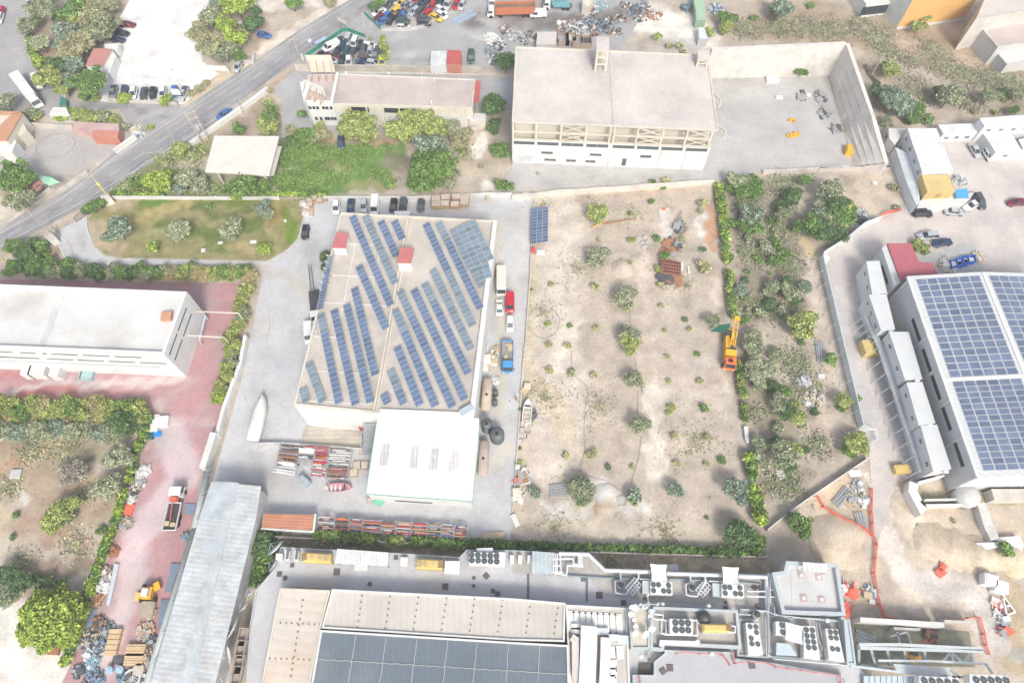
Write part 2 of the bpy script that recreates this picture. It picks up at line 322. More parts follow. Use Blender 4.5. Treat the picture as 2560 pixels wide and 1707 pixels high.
def stripe(name, k, s, wd, dash=None, z=.045, mat=None):
 pts = PL(k, s, 0); mb = MB(); run = 0.
 for a, b in zip(pts[:-1], pts[1:]):
  L_ = (b-a).length; d = (b-a)/L_; nn = Vector((-d.y, d.x, 0))*wd/2; x = 0
  while x < L_:
   e = min(L_, x+(dash[0] if dash else 9)); p = a+d*x; q = a+d*e
   mb.face([(p.x+nn.x, p.y+nn.y, z), (p.x-nn.x, p.y-nn.y, z), (q.x-nn.x, q.y-nn.y, z), (q.x+nn.x, q.y+nn.y, z)]); x = e+(dash[1] if dash else 0)
 return struct(mb.build(name, mat or mk))
stripe('road_edge_line', 5, "-200,800 620,362 1240,0 t1 1330,1500 1730,1260 2330,850", .14)
stripe('road_edge_line', 5, "-200,690 560,262 t1 1060,1440 1700,1030 2330,610 t2 420,300 900,10", .14)
stripe('road_centre_line', 5, "-200,745 560,320 1000,60 t1 1220,1470 1700,1140 2330,720 t2 400,410 1000,20", .12, (3, 4))
# paved sheets
CON = (.55, .54, .53)
sheet('side_road', PL(1, "-300,-80 250,-80 285,200 345,640 560,880 720,930 1640,968 1690,992 1390,1185 1230,1240 1100,1000 700,1020 450,1065 200,1025 -300,1000"), .02, pav, 1.2, (.42, .41, .41), [B(1, "730,970 1200,990 1500,1080", 45, (.27, .27, .28), .85), B(1, "300,950 450,1060", 45, (.5, .47, .44), .7), B(1, "1300,1080 1500,1020", 70, (.5, .49, .48), .7), B(1, "100,100 150,700", 80, (.46, .45, .44), .6)])
sheet('car_park', PL(1, "1240,-80 1960,-80 1840,200 1860,560 2000,680 1930,740 1700,950 1640,962 740,925 960,720 1080,620 1090,400 1100,160"), .02, pav, 1.2, (.95, .93, .89), [B(1, "1000,830 1600,830", 90, (.60, .60, .60), .8), B(1, "1200,700 1800,750", 50, (.68, .67, .66), .6), B(1, "1400,200 1400,500", 200, (1, .98, .95), .7)])
sheet('container_yard', PL(1, "-300,1140 200,1130 1100,1190 1235,1240 1040,1395 760,1575 400,1700 -300,1700"), .02, pav, 1.2, (.52, .49, .46), [B(1, "450,1250 600,1330", 30, (.46, .41, .38), .6), B(1, "400,1400 700,1400", 80, (.56, .53, .5), .6), B(1, "250,1180 350,1250", 80, (.48, .42, .35), .6), B(1, "150,1450 400,1500", 60, (.45, .46, .47), .5)])
sheet('forecourt', PL(2, "150,800 340,655 2350,718 2350,1000 2100,1000 2130,1100 1950,1240 740,1200 600,1250 230,1290 250,940"), .02, pav, 1.2, (.47, .47, .48), [B(2, "300,1150 400,1200", 60, (.55, .53, .5), .7), B(2, "900,1160 1700,1150", 40, (.36, .34, .32), .7), B(2, "2200,900 2300,950", 60, (.52, .52, .52), .5)])
sheet('scrapyard_ground', PL(2, "350,592 780,272 1000,112 1150,5 1500,-160 t3 1300,-160 1250,60 1100,300 1000,440 t2 2350,640 2080,630"), .02, pav, 1.2, (.45, .445, .445), [B(2, "2000,200 2350,150 t3 0,200 500,200 1000,150", 150, (.19, .17, .15), .9), B(2, "1100,200 1900,80 1300,250", 60, (.58, .54, .48), .8), B(2, "1200,20 1900,60", 90, (.52, .49, .45), .7), B(2, "2080,180 2200,230", 70, (.62, .62, .62), .7), B(2, "1930,310 2060,350", 40, (.64, .63, .62), .8), B(2, "1250,360 1300,350", 60, (.52, .51, .5), .7), B(2, "1400,520 1450,500", 60, (.56, .55, .54), .7), B(2, "1240,560 1600,540", 30, (.3, .29, .28), .6), B(2, "500,540 1100,560", 70, (.36, .35, .33), .7), B(3, "100,60 300,30", 60, (.4, .35, .28), .7)])
sheet('warehouse_yard', PL(3, "1780,600 t4 545,690 770,1500 770,1530 470,1545 0,1575 t7 1860,90 900,150 0,190 t6 2200,200 2330,0 t3 0,1500"), .02, pav, 1.2, (.56, .54, .52), [B(4, "100,900 400,1300", 150, (.56, .55, .54), .6), B(3, "1800,720 2300,760", 60, (.44, .42, .40), .6), B(3, "1900,1300 2350,1400", 120, (.60, .58, .56), .6), B(7, "300,100 1600,60", 40, (.46, .43, .42), .6), B(4, "450,800 560,1100", 60, (.48, .45, .43), .6), B(3, "1950,950 2300,1000", 80, (.5, .48, .46), .5)])
yard = PL(5, "560,535 700,465 785,430 806,560 865,700 955,790 1080,818 2350,850 t6 105,850 310,735 400,630 450,440 485,250 2160,212 t7 205,245 180,400 150,1100 110,1568 t11 90,300 60,800 20,1300 t0 1172,1248 720,1228 598,1222 606,1112 488,1106 560,850 602,640 598,606 t5 800,865 590,805 515,610")
sheet('factory_yard', yard, .02, pav, 1.0, (.60, .60, .605), [B(6, "100,900 350,1000 500,1150", 75, (.60, .55, .49), .8), B(6, "350,250 550,350", 80, (.62, .58, .54), .7), B(6, "2230,500 2260,1500 t10 2250,400 2230,700", 65, (.66, .60, .50), .8), B(7, "60,400 80,1100", 70, (.66, .63, .58), .7), B(10, "2200,1100 2300,1000", 110, (.67, .62, .53), .8), B(10, "200,1000 500,1000 900,1050", 80, (.64, .62, .60), .8), B(10, "0,1050 100,1300", 90, (.50, .49, .48), .8), B(10, "0,400 60,900", 60, (.50, .50, .51), .5), B(6, "0,1350 80,1500", 60, (.58, .54, .49), .7), B(6, "1700,350 2200,420", 50, (.61, .58, .54), .7), B(5, "620,620 760,740", 60, (.60, .58, .56), .8), B(10, "100,100 250,250", 90, (.49, .51, .54), .5), B(10, "2100,1300 2250,1450", 80, (.50, .52, .56), .5), B(14, "1300,60 2200,130", 70, (.52, .53, .56), .5), B(10, "250,1400 900,1450", 80, (.60, .59, .57), .6)])
crk = M('crack_fill', (.33, .32, .31), .9)
struct(MB().path([p for p in PL(5, "610,620 640,680 680,770", .04)], .05, 4).path(PL(5, "700,570 770,650 745,740 785,745 770,650", .04), .05, 4).path(PL(6, "0,1200 110,1250 130,1400 90,1568", .04), .04, 4).path(PL(9, "2200,340 2230,450 2310,650", .04), .03, 4).path(PL(14, "1275,0 1282,110", .04), .04, 4).build('paving_cracks', crk))
sheet('red_paving', PL(5, "-200,1005 300,1000 2200,1035 2330,960 t9 2220,0 2160,270 2000,720 1880,1000 1790,1560 t13 1650,500 1360,1600 500,1700 850,1000 980,480 1090,200 t9 1200,1400 1300,1050 1390,700 1340,600 0,510 -200,510"), .025, pav, 1.0, (.42, .24, .245), [B(9, "0,320 300,300", 40, (.40, .16, .15), .8), B(9, "200,480 600,450 750,490", 70, (.44, .17, .15), .8), B(9, "60,450 200,420 500,370 900,400", 30, (.52, .46, .45), .85), B(9, "900,380 1300,380 1700,330", 70, (.56, .49, .46), .8), B(9, "1400,600 1800,350", 60, (.45, .32, .31), .6), B(9, "1500,800 1700,1200 1500,1500 t13 1300,200", 190, (.56, .46, .47), .9, .5), B(9, "1600,720 1950,740", 40, (.54, .42, .43), .5), B(13, "1200,350 1200,700 1000,1200 900,1500", 150, (.57, .47, .46), .85), B(13, "1300,400 1350,600", 70, (.46, .41, .43), .6), B(9, "1380,700 1300,1100", 20, (.5, .42, .34), .8), B(5, "1800,1150 2150,1100", 80, (.40, .22, .23), .7), B(9, "1450,560 1500,660", 50, (.55, .47, .45), .7), B(13, "1150,800 1100,1050", 50, (.56, .46, .46), .5)], .3)
sheet('lawn', PL(5, "812,440 1000,262 2350,262 t6 432,262 425,440 385,620 290,715 105,822 0,820 t5 1085,795 965,765 885,690 832,560"), .03, natg, .5, (.27, .25, .12), [B(5, "860,500 950,650 1100,720", 110, (.42, .34, .23), .9), B(5, "1000,330 1150,300", 70, (.42, .34, .23), .8), B(5, "1300,330 1600,300 2300,290", 70, (.15, .19, .05), .8), B(5, "1350,400 1600,330 1700,300", 70, (.42, .34, .16), .7), B(5, "1500,500 2000,600 2350,480", 110, (.115, .17, .045), .85), B(5, "1900,700 2100,740", 60, (.13, .18, .05), .7), B(5, "1400,560 1450,620", 80, (.33, .31, .16), .5), B(5, "1350,280 1500,290", 60, (.10, .20, .03), .8), B(5, "2100,700 2350,720", 60, (.40, .33, .17), .7), B(6, "250,350 300,500 330,600", 90, (.16, .21, .04), .8), B(6, "200,350 180,480", 50, (.30, .22, .09), .8), B(6, "20,520 80,700 150,750", 60, (.15, .19, .04), .6), B(6, "90,560 150,540", 40, (.40, .32, .18), .7), B(6, "340,500 300,640", 60, (.13, .22, .03), .8), B(5, "1800,330 2000,420 2350,350", 60, (.12, .15, .05), .7), B(5, "1200,470 1400,440", 60, (.34, .29, .12), .7)])
gy = PL(8, "470,800 640,700 850,530 1010,470 1230,350 1290,270 1190,100 1100,-100 t4 1650,1300 2400,1250 2700,1300 t8 2700,1000 1500,1000 1100,1200 t12 1300,1250 1150,1300 1100,1568 t16 1000,300 960,0 t12 930,1050 830,800 640,0")
sheet('gravel_yard', gy, .02, pav, 1.0, (.66, .60, .56), [B(8, "550,900 650,1300 t12 800,300 1000,900", 70, (.60, .58, .59), .85), B(8, "1100,450 1900,550 2300,700", 110, (.74, .66, .60), .8), B(8, "1500,100 2300,100", 150, (.72, .65, .59), .7), B(8, "1500,740 1900,690", 50, (.50, .46, .42), .7), B(12, "1100,100 1200,700 1250,1100", 30, (.55, .51, .48), .7), B(4, "1800,1350 2200,1500", 90, (.68, .60, .55), .6)])
sheet('deck_slab', PL(8, "1380,800 1860,680 1900,720 2010,950 1560,945 1520,850"), .03, M('wet_concrete', (.50, .51, .50), .8, var=.1))
sheet('excavation_floor', PL(16, "800,1060 1600,1070 1850,1100 1880,1300 1900,1420 800,1400"), .03, nat, 1.0, (.20, .20, .155), [B(16, "1250,1150 1400,1200", 90, (.30, .27, .2), .7), B(16, "900,1100 1100,1120", 60, (.27, .27, .24), .7)])
# kerbs and low walls
cw = M('pale_wall', (.66, .62, .56), .85, var=.12, stain=(.50, .46, .40)); cwh = M('white_wall', (.78, .77, .74), .8, var=.06, stain=(.66, .65, .62)); cgr = M('grey_concrete', (.50, .49, .475), .85, var=.15, stain=(.38, .37, .36))
def lowwall(name, k, s, th, h, mat, desc, cat='wall', z0=-.1):
 o = MB().wall(PL(k, s, h if h > .6 else 0), th, z0, h, 0).build(name, mat); return reg(o, desc, '', cat)
struct(MB().wall(PL(5, "795,430 806,560 865,700 955,785 1080,812 2350,845 t6 105,842 300,730 392,625 445,440 470,300"), .35, 0, .14).build('lawn_kerb', M('kerb', (.62, .61, .59), .8)))
struct(MB().wall(PL(5, "520,630 560,720 600,805"), .3, 0, .14).build('drive_kerb', MC['kerb']))
struct(MB().wall(PL(2, "350,640 600,665 2230,690"), .5, 0, .14).build('forecourt_kerb', MC['kerb']))
lowwall('boundary_wall', 1, "1740,1310 2350,880 t2 100,800", .9, 1.1, cwh, 'white roadside wall along the lower side of the road', 'wall')
lowwall('brick_parapet', 2, "110,795 340,615", .6, 1.0, M('rust_wall', (.58, .48, .38), .9, var=.2, stain=(.45, .22, .12)), 'rust stained parapet wall beside the forecourt entrance')
lowwall('boundary_wall', 2, "350,592 2080,612", .35, 1.8, M('beige_wall', (.60, .55, .47), .9, stain=(.48, .44, .38)), 'long beige wall between the scrapyard and the forecourt')
lowwall('boundary_wall', 5, "1025,235 2110,240 t6 0,240 210,240", .3, 1.0, cwh, 'white garden wall along the top of the lawn')
lowwall('boundary_wall', 6, "620,238 1430,240 1600,230 2160,205 t7 0,205", .4, 1.2, cwh, 'white wall behind the parked cars and stacked crates')
lowwall('retaining_wall', 7, "0,225 210,215 415,185 620,175 820,160 1020,150 1235,130 1455,118 1655,100 1860,92", .7, 1.3, M('cream_wall', (.72, .68, .60), .85, var=.1, stain=(.6, .55, .47)), 'cream stepped wall between the warehouse drive and dirt field', 'wall')
lowwall('boundary_wall', 1, "195,1118 400,1140 660,1150", .3, 1.4, cw, 'beige wall behind the yard with rust red containers')
lowwall('boundary_wall', 1, "1040,1378 1235,1240", .8, 1.2, cwh, 'white wall piece by the container yard road side')
lowwall('boundary_wall', 5, "505,190 640,110 790,0", .5, 1.0, cw, 'pale roadside wall below the green pavilion tent')
lowwall('boundary_wall', 9, "2250,-60 2200,200 2050,600 1985,860", .7, 1.7, cwh, 'tall white wall between red paving and factory yard', 'wall')
lowwall('field_kerb_wall', 7, "205,245 185,500 165,1000 125,1568 t11 95,300 70,700 35,1200 5,1568", .25, .45, cw, 'thin concrete edge wall between factory yard and dirt field')
lowwall('boundary_wall', 14, "170,222 1000,265 2350,325 t15 600,360 1400,385 2350,410", .25, 1.3, M('pink_wall', (.66, .58, .52), .85), 'long narrow wall under the bottom hedge')
lowwall('boundary_wall', 10, "0,930 250,928 1020,985", .3, 1.2, cgr, 'grey wall in front of the factory recessed yard')
lowwall('boundary_wall', 12, "935,1060 800,1150 400,1420 190,1568 t15 2350,160", .2, 1.3, cwh, 'thin white diagonal wall below the overgrown strip')
lowwall('boundary_wall', 1, "960,905 1060,912 1240,925 1440,925 1620,940", .3, .8, cw, 'low wall in front of the parked cars by the side road')
lowwall('boundary_wall', 8, "-40,-2 300,-14 700,-50 t4 1120,1530 770,1530 470,1545", .5, 1.1, cw, 'pale wall closing the warehouse yard at its lower end')
lowwall('boundary_wall', 1, "1890,600 2070,610 2090,640", .4, 1.3, cwh, 'white wall stub below the pine trees at the car park')
lowwall('boundary_wall', 1, "2200,545 2320,560 2330,480", .4, 1.1, cw, 'pale wall corner beside silver car on the road verge')
# footway and low structures left of the road
struct(sheet('pavement', PL(5, "40,430 490,150 520,190 100,470"), .12, M('paver', (.62, .57, .50), .9, var=.12)))
lowwall('canal_edge_wall', 5, "-200,600 60,440 320,240 450,150", .25, .9, cw, 'curved concrete edge beside the pale pavement strip')
# ================= BUILDINGS =================
GL = P('dark_glass', (.035, .05, .055), .12, 0, .8); GL2 = P('shutter_grey', (.10, .12, .115), .4)
roofc = M('roof_screed', (.68, .63, .58), .85, var=.10, sc=.12, stain=(.58, .52, .49)); roofw = M('white_roof', (.74, .73, .70), .8, var=.05, sc=.1, stain=(.56, .54, .50))
pink = M('pink_screed', (.62, .53, .49), .85, var=.1, sc=.15, stain=(.52, .44, .42)); cream = M('cream_render', (.74, .69, .58), .85, var=.06, stain=(.62, .55, .43)); whr = M('white_render', (.80, .80, .77), .8, var=.04, stain=(.70, .70, .67))
def xy(p): return (p[0], p[1])
def inset(poly, d):
 n = len(poly); out = []; A = sum(poly[i][0]*poly[(i+1) % n][1]-poly[(i+1) % n][0]*poly[i][1] for i in range(n)); sg = 1 if A > 0 else -1
 for i in range(n):
  a, b, c = Vector(xy(poly[i-1])), Vector(xy(poly[i])), Vector(xy(poly[(i+1) % n])); e = (b-a).normalized(); f = (c-b).normalized()
  n1 = Vector((-e.y, e.x))*sg; n2 = Vector((-f.y, f.x))*sg; k = (n1+n2); k = k/max(.3, k.dot(n1)); out.append((b.x+k.x*d, b.y+k.y*d))
 return out
def block(t, poly, h, wallm, roofm, par=.5, pth=.3, z0=-.2, name='wall', rname='roof', parm=None):
 """walls up to h, a roof sheet and a parapet standing on it"""
 MB().prism([xy(p) for p in poly], z0, h-.02).build(name, wallm, t)
 r = MB().prism(inset(poly, .02 if not par else pth*.5), h-.01, h+.05).build(rname, roofm, t)
 if par:
  pp = inset(poly, pth/2); MB().wall(pp+[pp[0]], pth, h-.005, h+par).build('parapet', parm or wallm, t)
 return r
def cen(poly): 
 return (sum(p[0] for p in poly)/len(poly), sum(p[1] for p in poly)/len(poly), 0)
def win(t, A, B_, u, wd, zc, ht, mat=None, name='window', out=.05, frame=None, side=1):
 A, B_ = Vector((A[0], A[1])), Vector((B_[0], B_[1])); d = (B_-A).normalized(); nn = Vector((d.y, -d.x))*side; c = A+(B_-A)*u
 def q(wd, ht, o0, o1, m, nm, par):
  a, b = c-d*wd/2, c+d*wd/2
  return MB().prism([(a.x+nn.x*o0, a.y+nn.y*o0), (b.x+nn.x*o0, b.y+nn.y*o0), (b.x+nn.x*o1, b.y+nn.y*o1), (a.x+nn.x*o1, a.y+nn.y*o1)], zc-ht/2, zc+ht/2).build(nm, m, par)
 o = q(wd, ht, -.05, out, mat or GL, name, t)
 if frame: 
  mb = MB(); z0, z1 = zc-ht/2, zc+ht/2; f = nn*(out+.01)
  for a, b, za, zb in ((-wd/2, wd/2, z1, z1), (-wd/2, wd/2, z0, z0), (-wd/2, -wd/2, z0, z1), (wd/2, wd/2, z0, z1), (0, 0, z0, z1)):
   p, r_ = c+d*a+f, c+d*b+f; mb.bar((p.x, p.y, za), (r_.x, r_.y, zb), .08, .08)
  mb.build('frame', frame, o)
 return o
def bld(name, desc, cat, poly):
 t = thing(name, cen(poly)); return reg(t, desc, '', cat)
# --- A: the big open-topped warehouse
hA = 13.6; pA = PL(3, "40,437 1795,512 1887,1195 5,1120", hA); t = bld('warehouse', 'large two-bay concrete warehouse with flat roof and open cross-braced upper storey', 'warehouse', pA)
fl, fr = pA[3], pA[2]; bl, br = pA[0], pA[1]
MB().prism([xy(p) for p in pA], hA-.45, hA).build('roof', roofc, t)
MB().wall(pA+[pA[0]], .35, hA+.002, hA+.16).build('roof_edge', cream, t)
a, b = fl.lerp(fr, .495), bl.lerp(br, .49)
MB().bar((a.x, a.y, hA+.05), (b.x, b.y, hA+.05), .35, .16).build('roof_joint', cgr, t)
zw = 7.9; fl0, fr0 = fl.lerp(bl, .012), fr.lerp(br, .012)
ins = inset(pA, .5)
MB().prism([xy(p) for p in (fl0, fr0, fr0.lerp(br, .93), fl0.lerp(bl, .93))], -.2, 1.0).wall([fl0, fr0], .3, 1.001, zw).wall([fl0.lerp(fr0, 0), bl.lerp(fl, .02)], .3, 1.001, hA-.5).wall([bl.lerp(fl, .02), br.lerp(fr, .02)], .3, 1.001, hA-.5).wall([fr0.lerp(br, .02), br.lerp(fr, .02)], .3, 1.001, zw-.5).build('wall', whr, t)
MB().wall([fl.lerp(bl, .09).lerp(fr.lerp(br, .09), .01), fl.lerp(bl, .09).lerp(fr.lerp(br, .09), .51)], .2, 6.0, hA-.5).wall([fl.lerp(bl, .12).lerp(fr.lerp(br, .12), .51), fl.lerp(bl, .12).lerp(fr.lerp(br, .12), .99)], .2, 6, hA-.5).build('inner_wall', cream, t)
MB().prism([xy(p) for p in (fl.lerp(bl, .03), fr.lerp(br, .03), fr.lerp(br, .9), fl.lerp(bl, .9))], 5.9, 6.1).build('upper_floor', cgr, t)
cols = [0, .115, .24, .365, .485, .505, .62, .745, .865, .985]
for u in cols:
 p = fl0.lerp(fr0, .004+u*.992); MB().box((p.x, p.y, zw-.3), (.45, .45, hA-.45-zw+.3)).build('column', cream, t)
for a, b in ((.005, .49), (.503, .99)):
 p, q = fl0.lerp(fr0, a), fl0.lerp(fr0, b)
 for z, h_ in ((zw+2.5, .45), (zw+.1, .3)): MB().bar((p.x, p.y, z), (q.x, q.y, z), .3, h_).build('beam', cream, t)
for i in (2, 6, 8):
 p, q = fl0.lerp(fr0, cols[i]), fl0.lerp(fr0, cols[i+1])
 for z0, z1 in ((zw+.3, zw+2.3), (zw+2.8, hA-.5)):
  MB().bar((p.x, p.y, z0), (q.x, q.y, z1), .22, .2).bar((p.x, p.y-.02, z1), (q.x, q.y-.02, z0), .22, .2).build('brace', cream, t)
fA, fB = fl0, fr0; fA = Vector((fA.x, fA.y-.15, 0)); fB = Vector((fB.x, fB.y-.15, 0))
for x in (62, 155, 278, 375, 500, 602, 728, 830, 970, 1070, 1193, 1290, 1415, 1510, 1637, 1733): win(t, fA, fB, (x-2)/1805, 2.5, 7.0, .95, GL2, frame=None)
for x, zc, ww, hh in ((318, 4.0, 2.7, .7), (765, 4.0, 2.7, .7), (1222, 4.1, 2.6, .8), (350, 1.7, 2.8, .9), (545, 1.7, 2.4, .9), (725, 1.7, 2.4, .9)): win(t, fA, fB, x/1780, ww, zc, hh, GL2, frame=cream if hh == .9 else None)
win(t, fA, fB, .582, 1.0, 1.9, 2.4, GL2, 'door'); win(t, fA, fB, .055, 4.6, 1.5, 3.0, M('roller_door', (.66, .68, .69), .5, rib=(0, 0, 1, 0)), 'roller_door')
win(t, fA, fB, .76, .12, 3.9, 7.0, cgr, 'downpipe'); win(t, fA, fB, .5, .14, 3.9, 7.2, cgr, 'downpipe'); win(t, fA, fB, .885, .12, 3.9, 7.0, cgr, 'downpipe')
# stair towers on the roof
def tower(k, s, z, zb, desc):
 p = PL(k, s, z); t = thing('stair_tower', (cen(p)[0], cen(p)[1], zb)); reg(t, desc, '', 'stair tower')
 MB().prism([xy(q) for q in p], z-.3, z).build('roof', roofc, t); i = inset(p, .3)
 for q in i: MB().box((q[0], q[1], zb), (.4, .4, z-.3-zb)).build('column', cream, t)
 MB().wall([i[0], i[1]], .2, zb, z-.3).wall([i[0], i[3]], .2, zb, z-.4).build('wall', cream, t)
 for f in (.33, .66): MB().bar((i[3][0], i[3][1], zb+(z-zb)*f), (i[2][0], i[2][1], zb+(z-zb)*f), .25, .3).build('beam', cream, t)
 return t
tower(3, "775,335 890,342 895,470 775,468", 19.6, hA+.05, 'open concrete stair tower on the middle of the warehouse roof')
tower(3, "1703,462 1815,465 1820,540 1708,538", 16.2, hA+.05, 'small stair tower on the right rear corner of warehouse roof')
for yy in (865, 1150):
 a = G(3, 1838 if yy == 865 else 1885, yy, 7); b = G(3, 1918 if yy == 865 else 1962, yy+60, 7)
 o = MB().bar((a.x, a.y, 7.2), (b.x, b.y, 7.2), .35, .4).box((b.x, b.y, 4.8), (.35, .35, 2.2)).build('concrete_bracket', cream); reg(o, 'concrete arm jutting from the right side of the warehouse', '', 'bracket')
# --- retaining wall enclosing the yard (sloped inner faces)
rw = M('retaining_concrete', (.74, .70, .64), .85, var=.13, sc=.3, rib=(0, 0, 1, 0), stain=(.62, .58, .53))
def rwall(name, desc, top, foot, zt, th):
 mb = MB(); n = len(top)
 for i in range(n-1):
  a, b, c, d = top[i], top[i+1], foot[i+1], foot[i]; nn = Vector((-(b-a).y, (b-a).x, 0)).normalized()*th
  if nn.dot(a-d) < 0: nn = -nn
  for f0, f1 in ((0, .28), (.28, .5), (.5, .75), (.75, 1)):
   i0, i1, j0, j1 = d.lerp(a, f0), c.lerp(b, f0), d.lerp(a, f1), c.lerp(b, f1); o = (a-d); o.z = 0; o = o*.05
   mb.face([i0, i1, j1-o, j0-o]); mb.face([j0-o, j1-o, j1+o*0, j0+o*0])
  mb.face([a, b, b+nn, a+nn]); mb.face([a+nn, b+nn, (b.x+nn.x, b.y+nn.y, -.2), (a.x+nn.x, a.y+nn.y, -.2)])
  if i == 0: mb.face([a, a+nn, (a.x+nn.x, a.y+nn.y, -.2), (d.x, d.y, -.2)])
  if i == n-2: mb.face([b, b+nn, (b.x+nn.x, b.y+nn.y, -.2), (c.x, c.y, -.2)])
 o = mb.build(name, rw); return reg(o, desc, '', 'retaining wall')
tp = [G(3, 1832, 440, 9.0), G(4, 710, 385, 10)]; ft = [G(3, 1812, 650, 0), G(4, 560, 695, 0)]
rwall('retaining_wall', 'tall stained concrete retaining wall along the back of the empty yard', tp, ft, 9, .8)
tp = [G(4, 715, 400, 10), G(4, 960, 1100, 7.5), G(4, 1075, 1500, 4.5)]; ft = [G(4, 560, 695, 0), G(4, 695, 1180, 0), G(4, 800, 1525, 0)]
rwall('retaining_wall', 'tall stepped concrete retaining wall along the right of the empty yard', tp, ft, 9, .9)
# hillside behind the retaining wall: a terrain mound
def mound(name, k, pts, mat, n=26):
 """pts: list (x,y,z,rad px) summed as soft bumps"""
 c = [(G(k, x, y), z, r*mpp(k, x, y)) for x, y, z, r in pts]; x0 = min(a.x-r for a, z, r in c); x1 = max(a.x+r for a, z, r in c); y0 = min(a.y-r for a, z, r in c); y1 = max(a.y+r for a, z, r in c)
 nx = int((x1-x0)/1.0)+2; ny = int((y1-y0)/1.0)+2; v = []; P_ = []
 for j in range(ny):
  for i in range(nx):
   x, y = x0+(x1-x0)*i/(nx-1), y0+(y1-y0)*j/(ny-1); z = -.5
   for a, h, r in c:
    d = math.hypot(x-a.x, y-a.y)/r
    if d < 1: z = max(z, h*(1-d*d)**1.5+.0)
   v.append((x, y, z+.16*math.sin(x*1.9+y)*math.sin(y*1.4)+.1*math.sin(x*3.7-y*2)+.08*random.random()))
 me = bpy.data.meshes.new(name); me.from_pydata(v, [], [(j*nx+i, j*nx+i+1, (j+1)*nx+i+1, (j+1)*nx+i) for j in range(ny-1) for i in range(nx-1) if max(v[j*nx+i][2], v[(j+1)*nx+i+1][2]) > -.3])
 P_ = np.array([q.co[:] for q in me.vertices]); col = colour(P_, mat[1], gb if mat[2] else (), .5)
 at = me.color_attributes.new("Col", 'FLOAT_COLOR', 'POINT'); at.data.foreach_set("color", np.hstack([col, np.ones((len(col), 1))]).ravel())
 me.polygons.foreach_set("use_smooth", [True]*len(me.polygons)); me.materials.append(mat[0]); o = bpy.data.objects.new(name, me); C.objects.link(o); o['kind'] = 'structure'
mound('spoil_heap', 16, [(600, 250, 1.5, 260), (760, 200, 1.0, 150), (700, 380, .8, 170)], (nat, (.48, .40, .29), True)); mound('spoil_heap', 16, [(1500, 260, 1.2, 190), (1700, 330, 1.0, 200), (1950, 380, 1.2, 180), (2250, 420, 1.3, 200)], (nat, (.50, .41, .29), True))
mound('rubble_mound', 7, [(1010, 900, .8, 120)], (nat, SOIL, True)); mound('rubble_mound', 11, [(860, 1400, .6, 130), (850, 1530, .7, 120)], (nat, SOIL, True))
# --- B: long low building under billboards
hB = 6.4; p = PL(2, "765,682 2015,735 1988,1000 700,962", hB); t = bld('workshop', 'long low workshop with a flat stained pinkish roof behind the yellow-green trees', 'workshop', p)
block(t, p, hB, cream, pink, .25, .3)
a, b = p[3], p[2]
for u, ww in ((.05, 6), (.24, 5.2), (.40, 5.2), (.66, 4.5), (.83, 4), (.93, 4)):
 win(t, a, b, u-.0, ww*.82, 2.4, 3.2, M('door_panel', (.72, .74, .76), .5), 'loading_door', .06)
for u, ww in ((.185, 4.8), (.425, 4.8), (.535, 4.0)): win(t, a, b, u, ww, 5.1, 1.5, GL)
for u in (.125, .24, .36, .475, .60, .72, .84, .955):
 q = a.lerp(b, u); MB().box((q.x, q.y-.12, 0), (.35, .4, hB+.4)).build('pilaster', cream, t)
for x, y in ((1523, 735), (1637, 745), (1612, 955), (830, 685), (1220, 690)):
 q = G(2, x, y, hB); o = MB().tube((q.x, q.y, hB+.05), (q.x, q.y, hB+.5), .18, 8).blob((q.x, q.y, hB+.7), (.32, .32, .25)).build('roof_vent', whr, smooth=False); reg(o, 'small white roof vent', 'on the pinkish workshop roof', 'roof vent', 'vents on the workshop roof')
o = MB().prism([xy(q) for q in PL(2, "2018,740 2062,745 2045,930 2000,930", 5.6)], 5.2, 5.6).build('red_canopy', M('red_sheet', (.48, .12, .11), .5, rib=(0, 1, .5, .15))); reg(o, 'narrow red sheet metal canopy at the right end of workshop', '', 'canopy')
pl = PL(2, "482,690 752,685 700,938 437,935", 7.6); t = bld('office_block', 'white two-storey office block with small square windows beneath the billboards', 'office', pl)
block(t, pl, 7.6, whr, pink, .12, .3); a, b = pl[3], pl[2]
for u in (.16, .29, .42): win(t, a, b, u, .65, 5.7, .9)
for u in (.63, .75, .9): win(t, a, b, u, .7, 5.7, .9)
for u in (.25, .42, .6, .7, .82, .93): win(t, a, b, u, .65, 2.2, 1.0)
q = PL(2, "397,745 478,718 492,745 437,935", 9.0); o = MB().prism([xy(v) for v in q], 0, 8.6).build('wing_wall', whr); reg(o, 'white wedge shaped end wing of the office block', '', 'wing')
a, b = pl[2], pl[1]; MB().bar((a.x, a.y, 7.9), (b.x, b.y, 7.9), .7, .6).build('ridge_wall', whr, t)
def billboard(k, tl, tr, brr, z0, hgt, tilt, desc, mat):
 A, B_ = G(k, *tl, z0), G(k, *tr, z0); c = (A+B_)/2; t = thing('billboard', (c.x, c.y, z0)); reg(t, desc, '', 'billboard'); A.z = B_.z = z0
 d = (B_-A).normalized(); nn = Vector((d.y, -d.x, 0)); pan = MB(); pan.prism([xy(A), xy(B_), xy(B_+nn*.15), xy(A+nn*.15)], z0+1.0, z0+hgt).build('panel', mat, t)
 for i in range(4):
  q = A.lerp(B_, .06+i*.29); r_ = q+nn*2.4; fr = MB(); fr.bar((q.x, q.y, z0), (q.x, q.y, z0+hgt-.3), .12, .12).bar((r_.x, r_.y, z0+.1), (q.x+nn.x*.2, q.y+nn.y*.2, z0+hgt*.75), .12, .12).bar((r_.x, r_.y, z0+.1), (q.x, q.y, z0+.1), .1, .1).build('strut', M('rusty_steel', (.42, .25, .14), .8), t)
